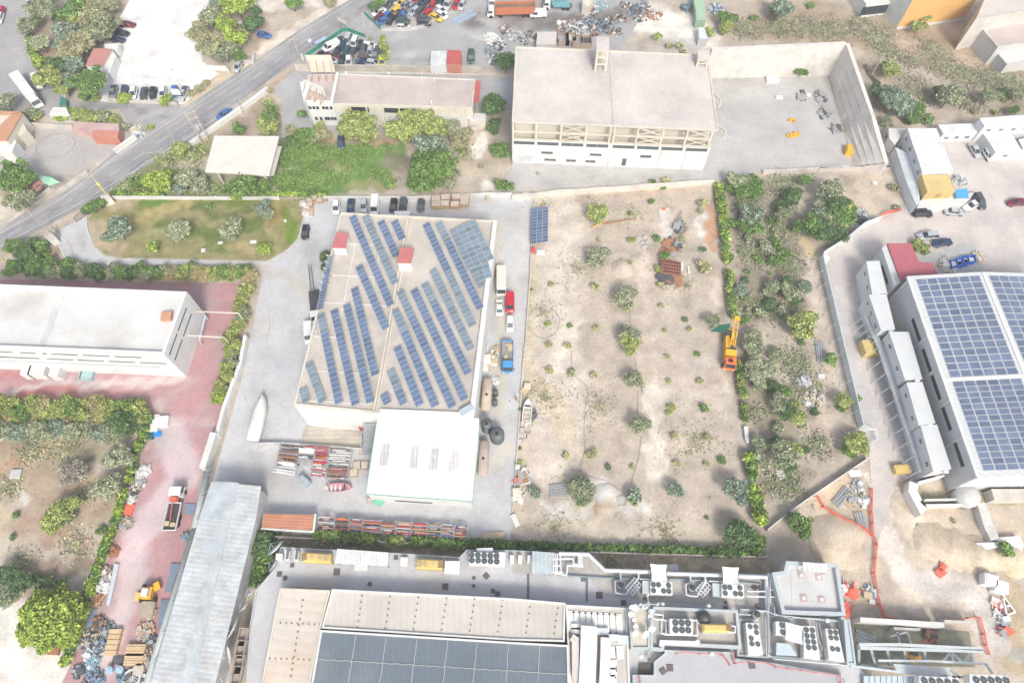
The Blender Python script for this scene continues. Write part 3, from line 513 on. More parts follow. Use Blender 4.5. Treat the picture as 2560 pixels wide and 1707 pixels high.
billboard(2, (510, 690), (738, 690), None, 7.65, 6.0, 0, 'large blank white billboard on the office roof held by rusty struts', cream)
billboard(2, (470, 835), (655, 912), None, 7.65, 3.6, 0, 'slanting white billboard panel near the front of office roof', whr)
# annex sheds beside workshop
p = PL(2, "1975,1040 2115,1040 2108,1112 1962,1112", 2.8); t = bld('shed', 'little pale shed with a red edged roof beside the workshop', 'shed', p); block(t, p, 2.8, cream, roofw, 0)
MB().prism([xy(q) for q in PL(2, "1952,1040 1974,1040 1962,1110 1948,1110", 2.95)], 2.86, 2.95).build('roof_trim', MC['red_sheet'], t)
p = PL(2, "1740,1100 1940,1120 1940,1240 1780,1240", 2.5); t = bld('shed', 'pale lean-to shed roof under the tan tree', 'shed', p); block(t, p, 2.5, cream, roofc, .1)
o = MB().wall(PL(2, "2138,1050 2135,1100 2060,1180 1960,1240"), .25, 0, 1.8).build('curved_wall', cw); reg(o, 'curved pale wall round the little shed yard', '', 'wall')
p = PL(2, "1340,975 1465,980 1470,1030 1400,1045", 5.6); o = MB().prism([xy(q) for q in p], 5.35, 5.5).build('green_awning', P('green_mesh', (.03, .22, .14), .7)); reg(o, 'dark green shade cloth on the workshop front', '', 'awning')
# --- C: unfinished concrete frame
p = PL(1, "1985,1247 2560,1247 t2 160,1247 210,1250 95,1490 t5 2300,1 1925,1", 4.6); p = PL(0, "492,312 641,313 618,403 471,394", 4.9)
t = bld('unfinished_block', 'unfinished concrete building frame with a big flat white slab', 'unfinished building', p)
MB().prism([xy(q) for q in p], 4.5, 4.9).build('roof_slab', M('raw_slab', (.78, .73, .66), .85, var=.07), t); rc = M('raw_concrete', (.62, .57, .51), .9)
p2 = PL(0, "600,335 647,336 629,402 600,404", 4.0); MB().prism([xy(q) for q in inset(p2, 0)], 3.7, 4.0).build('side_slab', rc, t)
i = inset(p, 1.0)
for f in ((0, 1), (3, 2)):
 A, B_ = Vector(i[f[0]]), Vector(i[f[1]])
 for u in (.1, .5, .95): q = A.lerp(B_, u); MB().box((q.x, q.y, -.1), (.5, .5, 4.6)).build('column', rc, t)
for f in ((0, 3), (1, 2)):
 A, B_ = Vector(i[f[0]]), Vector(i[f[1]]); MB().bar((A.x, A.y, 4.3), (B_.x, B_.y, 4.3), .35, .5).build('beam', rc, t)
# --- D: the central factory with solar rows
hD = 10.8; pD = PL(6, "780,390 2205,465 t10 1990,690 1140,655 1075,655 350,585", hD); t = bld('factory', 'large white factory with a flat roof full of slanting solar panel rows', 'factory', pD); D_t = t
dr = M('factory_roof', (.60, .545, .48), .85, var=.10, sc=.25, stain=(.48, .44, .41))
MB().prism([xy(q) for q in inset(pD, .01)], -.2, hD-.25).build('wall', whr, t); MB().prism([xy(q) for q in inset(pD, .2)], hD-.24, hD).build('roof', dr, t)
pp = inset(pD, .2); MB().wall([pp[1], pp[2], pp[3]], .9, hD-.3, hD+.55).build('parapet', whr, t); MB().wall([pp[4], pp[5], pp[0], pp[1]], .35, hD-.3, hD+.35).build('parapet', cream, t)
a, b = G(6, 1400, 425, hD), G(10, 1080, 655, hD); MB().bar((a.x, a.y, hD+.2), (b.x, b.y, hD+.2), .3, .5).bar((a.x+.7, a.y, hD+.12), (b.x+.5, b.y, hD+.12), .2, .3).build('ridge_wall', cream, t)
lines = MB()
for k, s in ((6, "700,955 1080,975"), (6, "910,680 800,1240 720,1500"), (6, "860,670 1250,690"), (6, "1080,975 1075,1060"), (6, "620,1205 1230,1240"), (6, "500,1515 760,1530"), (6, "1130,770 1110,880"), (10, "440,260 1140,300"), (10, "500,540 1080,570"), (10, "690,100 660,200"), (10, "915,300 890,400"), (6, "1000,1420 985,1500"), (6, "1170,600 1140,680")):
 q = PL(k, s, hD+.05); lines.path(q, .1, 4)
lines.build('roof_joint', whr, t)
q = G(10, 1100, 655, hD)
def hut(desc, k, s, zr, zb, mat, drop_=.0, slope=.5):
 p = PL(k, s, zr); t = thing('roof_hut', (cen(p)[0], cen(p)[1], zb)); reg(t, desc, '', 'roof hut')
 MB().prism([xy(v) for v in inset(p, .15)], zb, zr-.1-slope*0).build('wall', whr, t); mb = MB(); mb.prism([(v.x, v.y, zr) for v in p], zr-.08, zr+.08).build('roof', mat, t); return t
redr = M('red_roof', (.50, .17, .16), .55, rib=(1, .12, .45, .22), var=.08)
hut('red roofed stair hut at the left edge of the solar factory roof', 6, "740,565 848,580 825,712 695,708", hD+2.6, hD, redr)
hut('red roofed stair hut in the middle of the solar factory roof', 6, "1325,703 1455,710 1425,850 1293,848", hD+3.0, hD, redr)
o = MB().box(tuple(G(10, 1935, 640, hD+.1)), (2.6, 1.2, 1.0), .55).build('roof_tank', P('tank_grey', (.40, .47, .50), .4)); reg(o, 'grey box water tank at the lower right corner of factory roof', '', 'tank')
# PV rows
cellb = M('solar_blue', (.115, .16, .25), .3, 0, .12, sc=.8, spec=.6); cellg = M('solar_grey', (.17, .22, .26), .3, 0, .10, sc=.8, spec=.6); alu = P('aluminium', (.58, .60, .62), .35, .3)
PM = {}
def panel_mesh(key, mat, wd, ht):
 if key not in PM:
  mb = MB(); mb.box((0, 0, 0), (wd*.985, ht*.985, .035), m=0); g = .035; x, y = wd*.492-g, ht*.492-g
  mb.face([(-x, -y, .04), (x, -y, .04), (x, y, .04), (-x, y, .04)], 1)
  me = bpy.data.meshes.new('panel'); me.from_pydata(mb.v, [], mb.f); me.materials.append(alu); me.materials.append(mat); me.polygons.foreach_set("material_index", mb.m); me.update(); PM[key] = me
 return PM[key]
ROWS = [  # tile, start x,y  end x,y (middle line), then which part is grey
 (6, 882, 412, 6, 1238, 1232, 'b'), (6, 1003, 408, 6, 1280, 1030, 'g'), (6, 1145, 458, 6, 1290, 782, 'b'), (6, 1268, 455, 6, 1345, 625, 'b'),
 (6, 943, 870, 6, 1195, 1445, 'b'), (6, 903, 1072, 10, 1095, 305, 'b'), (6, 830, 1220, 10, 1050, 555, 'b'), (6, 715, 1272, 10, 915, 575, 'b'), (6, 590, 1312, 10, 762, 562, 'gb'),
 (10, 482, 190, 10, 612, 552, 'g'), (10, 425, 425, 10, 462, 552, 'g'),
 (6, 1560, 482, 6, 1993, 1420, 'bg'), (6, 1675, 470, 6, 2062, 1262, 'gb'), (6, 1625, 905, 10, 1975, 70, 'g'), (6, 1548, 1030, 10, 1950, 290, 'gb'), (6, 1450, 1085, 10, 1918, 530, 'b'),
 (6, 1320, 1098, 10, 1805, 595, 'gb'), (6, 1275, 1268, 10, 1650, 590, 'gb'), (10, 1295, 45, 10, 1505, 580, 'b'), (10, 1235, 258, 10, 1358, 570, 'gb'), (10, 1175, 478, 10, 1210, 565, 'b')]
TILT = R(14)
def pv_row(A, B_, n, wd, kinds, place, z, cols=1, tilt=TILT, grp='solar rows on the factory roof', desc='slanting row of blue solar panels', legs=True):
 d = (B_-A); d.z = 0; L_ = d.length; ang = math.atan2(d.y, d.x); c = (A+B_)/2; t = bpy.data.objects.new('solar_row', None); C.objects.link(t); t.location = (c.x, c.y, z); t.rotation_euler = (0, 0, ang)
 pw = L_/n; me_b, me_g = panel_mesh(('b', round(wd, 2)), cellb, 1.0, wd), panel_mesh(('g', round(wd, 2)), cellg, 1.0, wd); hh = wd*cols*math.sin(tilt)/2+.35
 for j in range(cols):
  for i in range(n):
   kd = kinds if len(kinds) == 1 else kinds[0] if i < n*(.45 if kinds != 'gb' or n < 14 else .22) else kinds[1]
   o = bpy.data.objects.new('panel', me_g if kd == 'g' else me_b); C.objects.link(o); o.parent = t
   off = (j-(cols-1)/2)*wd; o.location = (-L_/2+(i+.5)*pw, off*math.cos(tilt), hh+off*math.sin(tilt)); o.rotation_euler = (tilt, 0, 0); o.scale = (pw, 1, 1)
 if legs:
  mb = MB(); w2 = wd*cols/2*math.cos(tilt)
  for i in range(0, n+1, 2):
   x = -L_/2+i*pw; zl, zh = .02, hh+wd*cols/2*math.sin(tilt)-.03
   mb.bar((x, w2-.1, 0), (x, w2-.1, zh-.03), .05, .05).bar((x, -w2, .12), (x, w2, zh-.04), .05, .05).bar((x, -w2+.1, 0), (x, -w2+.1, .2), .05, .05).bar((x, -w2, .02), (x, w2, .02), .05, .04)
  mb.bar((-L_/2, -w2-.1, .06), (L_/2, -w2-.1, .06), .12, .1)
  WL[t.name] = (0, 0, 0); mb.build('rack', alu, t)
 reg(t, desc, place, 'solar row', grp); return t
for i, (k1, x1, y1, k2, x2, y2, kd) in enumerate(ROWS):
 A, B_ = G(k1, x1, y1, hD+.7), G(k2, x2, y2, hD+.7); n = max(3, round((B_-A).length/1.06))
 half = 'left half' if i < 11 else 'right half'
 d = {'b': 'blue', 'g': 'grey', 'bg': 'blue-and-grey', 'gb': 'grey-and-blue'}[kd]; L_ = (B_-A).length; sz = 'short ' if L_ < 9 else 'long ' if L_ > 20 else ''
 pv_row(A, B_, n, 1.62, kd, f'on the {half} factory roof', hD+.02, desc=f'{sz}{d} solar panel row')
pv_row(G(6, 680, 780, hD+1.2), G(6, 580, 1265, hD+1.2), 17, 1.6, 'gb', 'overhanging the left edge of the factory roof', hD+.1, desc='blue-and-grey solar panel row on tall white trestles', tilt=R(28))
mb = MB()
for y in (800, 860, 920, 980, 1040, 1100): q = G(6, 728-(y-800)*.22, y, hD+.1); e = q+Vector((-1.6, 0, 1.3)); mb.bar(q, e, .1, .1).bar(q, q+Vector((-.9, -.4, 0)), .1, .1).bar(q+Vector((-.9, -.4, 0)), e, .1, .1)
reg(mb.build('trestle_frame', alu), 'white metal trestle frames behind the left edge solar row', '', 'frame')
# the wide grey field top right
A, B_ = G(6, 1905, 500, hD+.9), G(6, 2105, 930, hD+.9)
pv_row(G(6, 1893, 492, hD+.9), G(6, 2066, 1045-190, hD+.9), 9, 1.45, 'g', 'at the upper right corner of the factory roof', hD+.05, cols=4, tilt=R(8), desc='wide grey solar field four panels deep', grp='solar fields')
pv_row(G(6, 1945, 800, hD+.9), G(6, 2075, 1055, hD+.9), 6, 1.45, 'g', 'at the upper right of the factory roof, ending in a point', hD+.05, tilt=R(8), desc='short grey solar strip', grp='solar fields')
pv_row(G(6, 1985, 475, hD+1.0), G(6, 2130, 740, hD+1.0), 7, 1.45, 'g', 'against the right parapet of the factory roof', hD+.25, tilt=R(8), desc='grey solar strip', grp='solar fields')
pv_row(G(6, 2030, 700, hD+1.0), G(6, 2105, 985, hD+1.0), 7, 1.45, 'g', 'by the right parapet below the grey field', hD+.15, cols=2, tilt=R(8), desc='small double grey solar strip', grp='solar fields')
# ground array in the dirt field
t = pv_row(G(7, 258, 330, 2.4), G(7, 252, 655, 2.4), 11, 1.30, 'b', 'between the factory yard and the dirt field', 1.2, cols=3, tilt=R(16), desc='free standing tilted blue solar table', grp='solar fields', legs=False)
mb = MB(); 
for u in (-4, 0, 4):
 for v in (-1.4, 1.4): mb.bar((u, v, -1.2), (u, v, .35+v*.27), .12, .12)
WL[t.name] = (0, 0, 0); mb.build('post', alu, t)
# factory front: recess, stair, walls
t = D_t; a, b = pD[5], pD[4]
struct(sheet('recess_floor', PL(10, "455,770 1020,800 1015,985 400,940"), .05, M('recess_paving', (.46, .41, .35), .85, rib=(0, 1, .9, .12))))  # beige paving, its colour darkened to carry the shade of the recess
win(t, a, b, .9, 6.0, 1.2, 2.4, MC['red_sheet'], 'gate', .08)
o = MB().box(tuple(G(10, 1005, 900)), (1.8, 5.0, .5)).build('planter_pit', cgr); reg(o, 'small concrete pit with bush under the steel stair', '', 'pit')
p0, p1 = G(10, 1058, 760, 6), G(10, 1040, 1030, 0.3); st = thing('steel_stair', (p1.x, p1.y, 0)); reg(st, 'grey external steel stair down the gap beside the corrugated hall', '', 'stair'); mb = MB()
for i in range(26): q = p1.lerp(p0, i/25); mb.box((q.x, q.y, q.z), (2.6, .26, .05))
mb.build('treads', M('galvanised', (.55, .58, .60), .4, .4), st); MB().bar(p0+Vector((1.35, 0, .1)), p1+Vector((1.35, 0, .1)), .06, .25).bar(p0-Vector((1.35, 0, -.1)), p1-Vector((1.35, 0, -.1)), .06, .25).build('stringer', MC['galvanised'], st)
# --- E: corrugated white hall
z1, z2 = 8.2, 5.2; pE = [G(10, 1105, 775, z1), G(10, 2045, 805, z1), G(10, 1985, 1465, z2-.6), G(10, 1012, 1395, z2)]
t = bld('corrugated_hall', 'white corrugated lean-to hall with four roof lights below the solar factory', 'hall', pE)
cor = M('corrugated_white', (.78, .79, .77), .45, 0, .04, rib=(1, .0, .75, .2), stain=(.66, .67, .65)); grt = P('green_trim', (.16, .42, .32), .5)
ri = [Vector((v.x, v.y, v.z)) for v in pE]; mb = MB(); mb.face([ri[3], ri[2], ri[1], ri[0]]); mb.face([r-Vector((0, 0, .15)) for r in ri]); 
for i in range(4): j = (i+1) % 4; mb.face([ri[i], ri[j], ri[j]-Vector((0, 0, .15)), ri[i]-Vector((0, 0, .15))])
mb.build('roof', cor, t); yw = G(10, 1140, 655, hD).y-.02; MB().prism([(ri[0].x, ri[0].y+.02), (ri[1].x, ri[1].y+.02), (ri[1].x, yw), (ri[0].x, yw)], 7.6, 8.22).build('flashing', whr, t); wl = [r.lerp((ri[0]+ri[2])/2, .015)-Vector((0, 0, .16)) for r in ri]
mb = MB(); mb.prism(wl, -.2, None, bot=False).build('wall', whr, t)
MB().path([ri[0]+Vector((-.05, 0, 0)), ri[3]+Vector((-.05, -.05, 0)), ri[2]+Vector((.05, -.05, 0)), ri[1]+Vector((.05, 0, 0))], .08, 4).build('roof_trim', grt, t)
def onE(x, y, k=10):
 for z in (6.5,):
  g = G(k, x, y, z)
 for _ in range(4): v = (g.y-ri[2].y)/(ri[1].y-ri[2].y); g = G(k, x, y, z2-.3+(z1-z2+.3)*v)
 return g
for x0, y0, x1, y1 in ((1195, 945, 1167, 1138), (1468, 970, 1440, 1160), (1648, 985, 1622, 1177), (1830, 1000, 1808, 1193)):
 a, b = onE(x0, y0), onE(x1, y1); mb = MB(); hw = Vector((.72, 0, 0)); up = Vector((0, 0, .06)); mb.face([b-hw+up, b+hw+up, a+hw+up, a-hw+up]); mb.build('roof_light', M('fibre_light', (.55, .53, .52), .5, rib=(1, 0, .75, .2)), t)
a, b = wl[3], wl[2]; win(t, a, b, .42, 7, 1.1, .9, GL2); win(t, a, b, .8, 7, 1.2, .7, whr)
# --- F: tiled hut
tile = M('roof_tiles', (.60, .27, .17), .7, var=.12, rib=(.05, 1, .55, .25))
p = PL(14, "65,0 545,12 525,178 42,148", 3.0); t = bld('tiled_hut', 'small white hut with an orange tiled roof at the left of the pipe racks', 'hut', p)
MB().prism([xy(q) for q in inset(p, .1)], -.1, 2.8).build('wall', whr, t); MB().prism([xy(q) for q in inset(p, .25)], 2.85, 3.05).build('roof', tile, t); MB().wall([p[1], p[2], p[3]], .3, 2.7, 2.95).build('gutter', whr, t)
# --- G: white building left with strip windows
hG = 9.0; pG = PL(5, "-400,1020 0,1033 1655,1102 t9 1480,100 0,38 -400,20", hG+1.6); t = bld('white_building', 'big white flat roofed building with slit windows on the red paving', 'building', pG)
o1 = [Vector((v.x, v.y, 0)) for v in (G(5, -400, 1020, hG+1.6), G(5, 1668, 1105, hG+1.6), G(5, 1668, 1105, hG+1.6), )]
seB = G(9, 1712, 322, 0); swB = G(9, -400, 235, 0); neT = G(5, 1660, 1104, hG+1.6); nwT = G(5, -400, 1020, hG+1.6)
ne = Vector((neT.x+1.2, neT.y, 0)); foot = [Vector((nwT.x, nwT.y, 0)), Vector((seB.x+(neT.x-G(9, 1480, 100, hG+1.6).x)+0, neT.y, 0)), seB, swB]
foot[1] = Vector((G(5, 1780, 1235, 6.5).x, neT.y, 0)); foot = [foot[0], foot[1], seB, swB]
zt = 10.4
MB().prism([xy(q) for q in foot], -.2, zt-1.2).build('wall', whr, t); fi = inset(foot, .3)
MB().prism([xy(q) for q in inset(foot, .62)], zt-1.19, zt-1.0).build('roof', roofw, t); MB().wall(fi+[fi[0]], .6, zt-1.19, zt).build('parapet', whr, t)
a, b = G(5, 590, 1080, zt-1), G(5, 400, 1560, zt-1); MB().bar((a.x, a.y, zt-.97), (b.x, b.y-3, zt-.97), 1.3, .04).build('roof_patch', M('patch_grey', (.66, .65, .63), .85, stain=(.52, .52, .5)), t)
o = MB().box(tuple(G(5, 1540, 1345, zt-.95)), (2.0, 1.9, .8), .1).build('roof_hatch', M('hatch_rust', (.55, .30, .20), .8)); reg(o, 'orange-brown hatch box on the white building roof', '', 'hatch')
se, ne, sw = foot[2], foot[1], foot[3]
for zc in (8.6, 6.2):
 for x in (2, 95, 250, 545, 815, 1090, 1365):
  L_ = 1710.+400; win(t, sw, se, (x+400+ (170 if zc < 8 else 0))/L_, 5.2, zc, .35, GL2)
 for u in (.22, .62): win(t, se, ne, u, 5.2 if u > .3 else 4.6, zc, .35, GL2)
for i in range(9): win(t, sw, se, .12+i*.095, 4.6, 4.4, .4, P('louvre', (.45, .45, .43), .6))
for x, y in ((313, 290), (410, 290), (570, 300)): q = G(9, x, y, 0); o = MB().box((q.x, q.y-.3, 0), (1.8 if x != 410 else 3.2, 2.2, 2.6)).build('entrance_box', whr); reg(o, 'white entrance box on the south wall of white building', '', 'porch')
q = G(9, 815, 320); o = MB().wall([q+Vector(v) for v in ((-1.4, -1, 0), (1.2, -1, 0), (1.2, 1, 0), (-1.4, 1, 0), (-1.4, -1, 0))], .12, 0, 1.0).box((q.x, q.y, 0), (2.2, 1.8, .8)).build('vent_cage', P('cage_teal', (.35, .48, .48), .5)); reg(o, 'teal barred vent cage against the white building', '', 'cage')
for s in ("1770,1290 2190,1308", "1700,1510 2060,1530"): q = PL(5, s, 4.5); o = MB().bar(q[0], q[1], .25, .2).box((q[1].x, q[1].y, 0), (.2, .2, 4.5)).build('beam_bridge', cream); reg(o, 'thin concrete beam from the white building to the hedge', '', 'beam')
q = PL(5, "1885,1330 1830,1560", 2.0); o = MB().tube(q[0], q[1], .2, 6).box((q[0].x, q[0].y, 0), (.2, .2, 2)).box((q[1].x, q[1].y, 0), (.2, .2, 2)).build('gate_rail', P('rail_blue', (.5, .58, .68), .4)); reg(o, 'pale blue rail beside the white building end', '', 'rail')
# --- H: long narrow shed at the bottom
zH = 5.5; pH = PL(9, "1935,1280 t0 600,1116 t13 2345,0 1960,1620 1400,1620", zH); pH = [G(9, 1938, 1283, zH), G(0, 600, 1116, zH), G(13, 2350, 60, zH), G(13, 1960, 1640, zH), G(13, 1360, 1640, zH), G(13, 1840, 20, zH)]
t = bld('long_shed', 'long narrow shed with pale grey corrugated roof and bluish ridge strip', 'shed', pH); gs = M('grey_corrugate', (.46, .48, .49), .55, rib=(.12, 1, .8, .09), stain=(.50, .48, .45))
MB().prism([xy(q) for q in inset(pH, .4)], -.2, zH-.1).build('wall', cgr, t); MB().prism([xy(q) for q in pH], zH-.08, zH).build('roof', gs, t)
blu = M('blue_sheet', (.42, .455, .47), .5, rib=(1, .1, .5, .05)); q = [G(9, 2120, 1290, zH), G(9, 2195, 1295, zH), G(13, 1760, 1640, zH), G(13, 1620, 1640, zH)]; MB().prism([xy(v) for v in q], zH+.01, zH+.12).build('ridge_strip', blu, t)
for s in ("t9 1938,1284 2120,1288 t13 2040,65 1855,60", "t13 1805,250 1995,255 1975,330 1780,325"): MB().prism([xy(v) for v in PL(9, s, zH)], zH+.01, zH+.05).build('roof_sheet', blu, t)
q = [G(9, 1900, 1190, 3.6), G(13, 1790, 150, 3.6), G(13, 1330, 1640, 3.6)]; t = thing('drain_pipe', (q[0].x, q[0].y, 0)); reg(t, 'long thick grey duct running along the left side of the shed', '', 'duct'); MB().path([q[0], q[1], q[2]], .6, 12).build('pipe', P('duct_grey', (.36, .40, .40), .45), t, True)
for i in range(8): v = q[0].lerp(q[1], i/2.5) if i < 2.5 else q[1].lerp(q[2], (i-2.5)/5.5); MB().bar((v.x-.5, v.y-.3, 3.8), (v.x+1.6, v.y+.2, 5.2), .06, .06).bar((v.x-.5, v.y-.3, 3.8), (v.x+1.6, v.y-1.2, 5.2), .06, .06).build('bracket', alu, t)
o = MB().wall([G(9, 2000, 870, 0), G(9, 1900, 1190, 0)], 1.2, -.1, 2.4).build('boundary_wall', cwh); reg(o, 'thick white wall top between the red paving and shed end', '', 'wall')
# --- I: kiosk etc. upper left
p = PL(1, "860,445 1025,455 940,608 788,603", 3.6); t = bld('kiosk', 'small white kiosk with red-brown roof beside the car park trees', 'kiosk', p); kr = M('brown_red_roof', (.46, .22, .19), .7, var=.06)
MB().prism([xy(v) for v in p], -.1, 3.4).build('wall', whr, t); MB().prism([xy(v) for v in inset(p, -.1)], 3.45, 3.6).build('roof', kr, t); f = [p[3], p[2]]; win(t, p[3], p[2], .5, 1.6, 1.9, .8)
q = PL(1, "1025,455 1060,500 1000,675 940,610", 2.9); MB().prism([xy(v) for v in q], -.1, 2.7).build('side_room', whr, t)
p = PL(1, "960,405 1090,400 1075,460 960,440", 2.6); o = MB().prism([xy(v) for v in p], 0, 2.6).build('white_hut', whr); reg(o, 'tiny white hut just above the red-brown roofed kiosk', '', 'hut')
p = PL(1, "-200,1050 200,1035 60,1290 -200,1290", 5.2); t = bld('tiled_house', 'house with an orange tiled roof and white walls at the left edge', 'house', p); oran = M('orange_roof', (.62, .33, .20), .7, var=.08, rib=(1, .5, .7, .1))
MB().prism([xy(v) for v in p], -.1, 4.9).build('wall', cream, t); rp = PL(1, "105,1045 200,1035 55,1285 -150,1285", 5.4); MB().prism([xy(v) for v in rp], 4.95, 5.3).build('roof', oran, t); rp = PL(1, "-200,1020 190,1030 60,1055 -200,1058", 5.3); MB().prism([xy(v) for v in rp], 5.32, 5.5).build('roof_ridge', oran, t)
q = PL(1, "205,1110 245,1195 180,1260 140,1180", 3.4); MB().prism([xy(v) for v in q], 0, 3.4).build('porch', cream, t); q = PL(1, "100,1240 150,1300 110,1400 0,1400 0,1290", 3.5); MB().prism([xy(v) for v in q], 0, 3.5).build('side_wing', whr, t)
q = PL(1, "115,1225 165,1260 140,1330 90,1280", 2.5); MB().prism([xy(v) for v in q], 2.3, 3.6).build('awning', P('awning_green', (.06, .28, .16), .7), t)
p = PL(1, "490,990 610,992 630,1045 450,1055", 2.8); t = bld('gate_house', 'small pale gatehouse roof at the bend of the side road', 'gatehouse', p); block(t, p, 2.8, whr, roofw, .12, .2)
# pavilion
p = PL(5, "320,30 485,40 545,100 440,130 380,95", 3.2); t = bld('pavilion', 'green canvas pavilion beside the pink flowering shrub', 'pavilion', p); c = G(5, 470, 62, 4.4); mb = MB(); pts = [Vector((v.x, v.y, 2.9)) for v in p]
for i in range(5): mb.face([pts[i], pts[(i+1) % 5], c])
mb.build('canopy', P('canvas_green', (.30, .52, .38), .8), t)
for v in pts: MB().tube((v.x, v.y, 0), (v.x, v.y, 2.9), .06).build('post', alu, t)
# --- orange building and neighbours top right
org = M('orange_render', (.80, .47, .17), .8, var=.05); zO = 11
A = G(4, 1175, 270, 0); B_ = G(4, 1840, 155, 0); t = thing('orange_building', (A.x, A.y, 0)); reg(t, 'tall bright orange rendered building wall at the upper right', '', 'building')
d = (B_-A).normalized(); nb = Vector((-d.y, d.x, 0)); 
Bc = G(4, 1740, 250, 0); AB = [A, G(4, 1790, 185, 0)]; d = (AB[1]-AB[0]).normalized(); nb = Vector((-d.y, d.x, 0))*30
MB().prism([xy(A), xy(AB[1]), xy(AB[1]+nb), xy(A+nb)], .6, zO+3).build('wall', org, t); MB().prism([xy(A-nb*.004), xy(AB[1]-nb*.004), xy(AB[1]+nb), xy(A+nb)], -.2, .6).build('plinth', whr, t)
sd = Vector((-(d.x)*1, -(d.y), 0)); W0 = G(4, 1060, 140, 0); MB().prism([xy(W0), xy(A), xy(A+nb), xy(W0+nb)], -.2, zO+2).build('side_wall', cwh, t)
a0 = G(4, 845, 165, 0); MB().prism([xy(a0), xy(W0), xy(W0+nb), xy(a0+nb)], -.2, 4).build('annex', whr, t); win(t, a0, W0, .5, 8, 2, 2.6, GL)
MB().prism([xy(a0+nb*.1), xy(W0+nb*.1), xy(W0+nb), xy(a0+nb)], 4.01, 8).build('annex', P('glass_bluegrey', (.30, .36, .38), .3), t); win(t, a0+nb*.1, W0+nb*.1, .1, .8, 6, 4, org, 'orange_fin'); win(t, a0+nb*.1, W0+nb*.1, .95, .8, 6, 4, org, 'orange_fin')
q = [G(4, 1830, 165, 5), G(4, 1910, 215, 5)]
greyb = M('grey_render', (.50, .49, .47), .8, var=.06); p = PL(4, "1880,190 2450,80 2700,200 2560,380 2100,450", 5.0); t = bld('grey_building', 'beige flat roofed building with grey side wall in the top right corner', 'building', p)
block(t, p, 5.0, greyb, pink, .5, .5, parm=cw)
p = PL(4, "1990,-20 2600,-150 2700,80 2350,110 1900,190", 9); t = bld('beige_building', 'beige rendered block behind the grey building in the top right corner', 'building', p); block(t, p, 9, cw, roofc, .4)
p = PL(4, "2090,480 2500,400 2600,520 2190,600", 3.0); t = bld('low_annex', 'low pale annex with dark base below the grey building', 'annex', p); block(t, p, 3.0, greyb, roofw, .2)
struct(sheet('annex_path', PL(4, "1975,510 2090,480 2240,670 2120,665"), .04, M('path_grey', (.50, .49, .46), .85)))
p = PL(4, "1845,215 1895,200 2110,460 2060,490", 1.2); o = MB().prism([xy(v) for v in p], -.1, 1.2).build('ramp_wall', greyb); reg(o, 'grey ramp wall stepping down beside the beige building', '', 'wall')
# --- J: white hall with big PV
zJ = 9.8; J = [G(8, 1300, 975, zJ), G(8, 1860, 950, zJ+1.0), G(8, 3000, 1010, zJ), G(12, 3300, 1240, zJ), G(12, 2700, 1215, zJ+1), G(12, 1940, 1230, zJ)]
x0, y0 = J[5].x, J[5].y; x1, y1 = J[0].x, J[0].y; dv = Vector((x1-x0, y1-y0, 0)); per = Vector((dv.y, -dv.x, 0)).normalized(); Wd = 34.0
c00 = Vector((x0, y0, 0)); c01 = Vector((x1, y1, 0)); rd = (G(8, 1860, 950, zJ+1.2)-G(8, 1300, 975, zJ)).length
t = thing('solar_hall', (x0+10, y0+10, 0)); reg(t, 'large white industrial hall with blue solar fields on its ribbed roof', '', 'hall')
ribw = M('ribbed_roof', (.70, .71, .70), .45, 0, .04, rib=(.42, .9, .9, .10))
per2 = (G(8, 2350, 962, zJ)-G(8, 1300, 975, zJ)); per2.z = 0; per2.normalize()
def JP(u, v, z=0): return c00+dv*v+per2*u+Vector((0, 0, z))      # u metres across, v 0..1 along
ridge = 14.2; rz = 1.3
f4 = [JP(0, 0), JP(0, 1), JP(2*ridge+6, 1), JP(2*ridge+6, 0)]; MB().prism([xy(v) for v in f4], -.2, zJ-.35).build('wall', M('hall_wall', (.68, .70, .70), .7, var=.04), t)
mb = MB(); up = Vector((0, 0, 1)); e = .4
mb.face([JP(-e, -.005, zJ), JP(ridge, -.005, zJ+rz), JP(ridge, 1.005, zJ+rz), JP(-e, 1.005, zJ)]).face([JP(ridge, -.005, zJ+rz), JP(2*ridge+6+e, -.005, zJ-.3), JP(2*ridge+6+e, 1.005, zJ-.3), JP(ridge, 1.005, zJ+rz)])
mb.face([JP(-e, -.005, zJ-.4), JP(ridge, -.005, zJ-.4), JP(ridge, -.005, zJ+rz), JP(-e, -.005, zJ)]).face([JP(ridge, -.005, zJ-.4), JP(2*ridge+6, -.005, zJ-.4), JP(2*ridge+6, -.005, zJ), JP(ridge, -.005, zJ+rz)]).face([JP(-e, -.005, zJ-.4), JP(-e, 1.005, zJ-.4), JP(-e, 1.005, zJ), JP(-e, -.005, zJ)])
mb.build('roof', ribw, t); MB().bar(JP(-e, 0, zJ-.05), JP(-e, 1, zJ-.05), .5, .35).build('gutter', whr, t); MB().bar(JP(ridge, 0, zJ+rz+.05), JP(ridge, 1, zJ+rz+.05), .5, .12).build('ridge_cap', whr, t)
MB().bar(JP(-e, .447, zJ+.08), JP(ridge, .447, zJ+rz+.08), .7, .08).build('walkway', whr, t)
A0, A1 = JP(0, 0), JP(0, 1)
for i, v in enumerate((.125, .295, .445, .585, .75)): win(t, A0, A1, v, 5.0, 6.4, 1.0, GL, side=-1)
for v in (.09, .26, .43, .6, .8): win(t, A0, A1, v, 8.0, 9.0, .22, GL2, side=-1)
for v in (.0, .18, .35, .52, .68, .99): win(t, A0, A1, v, .35, 4.7, 9.4, whr, 'pilaster', .12, side=-1)
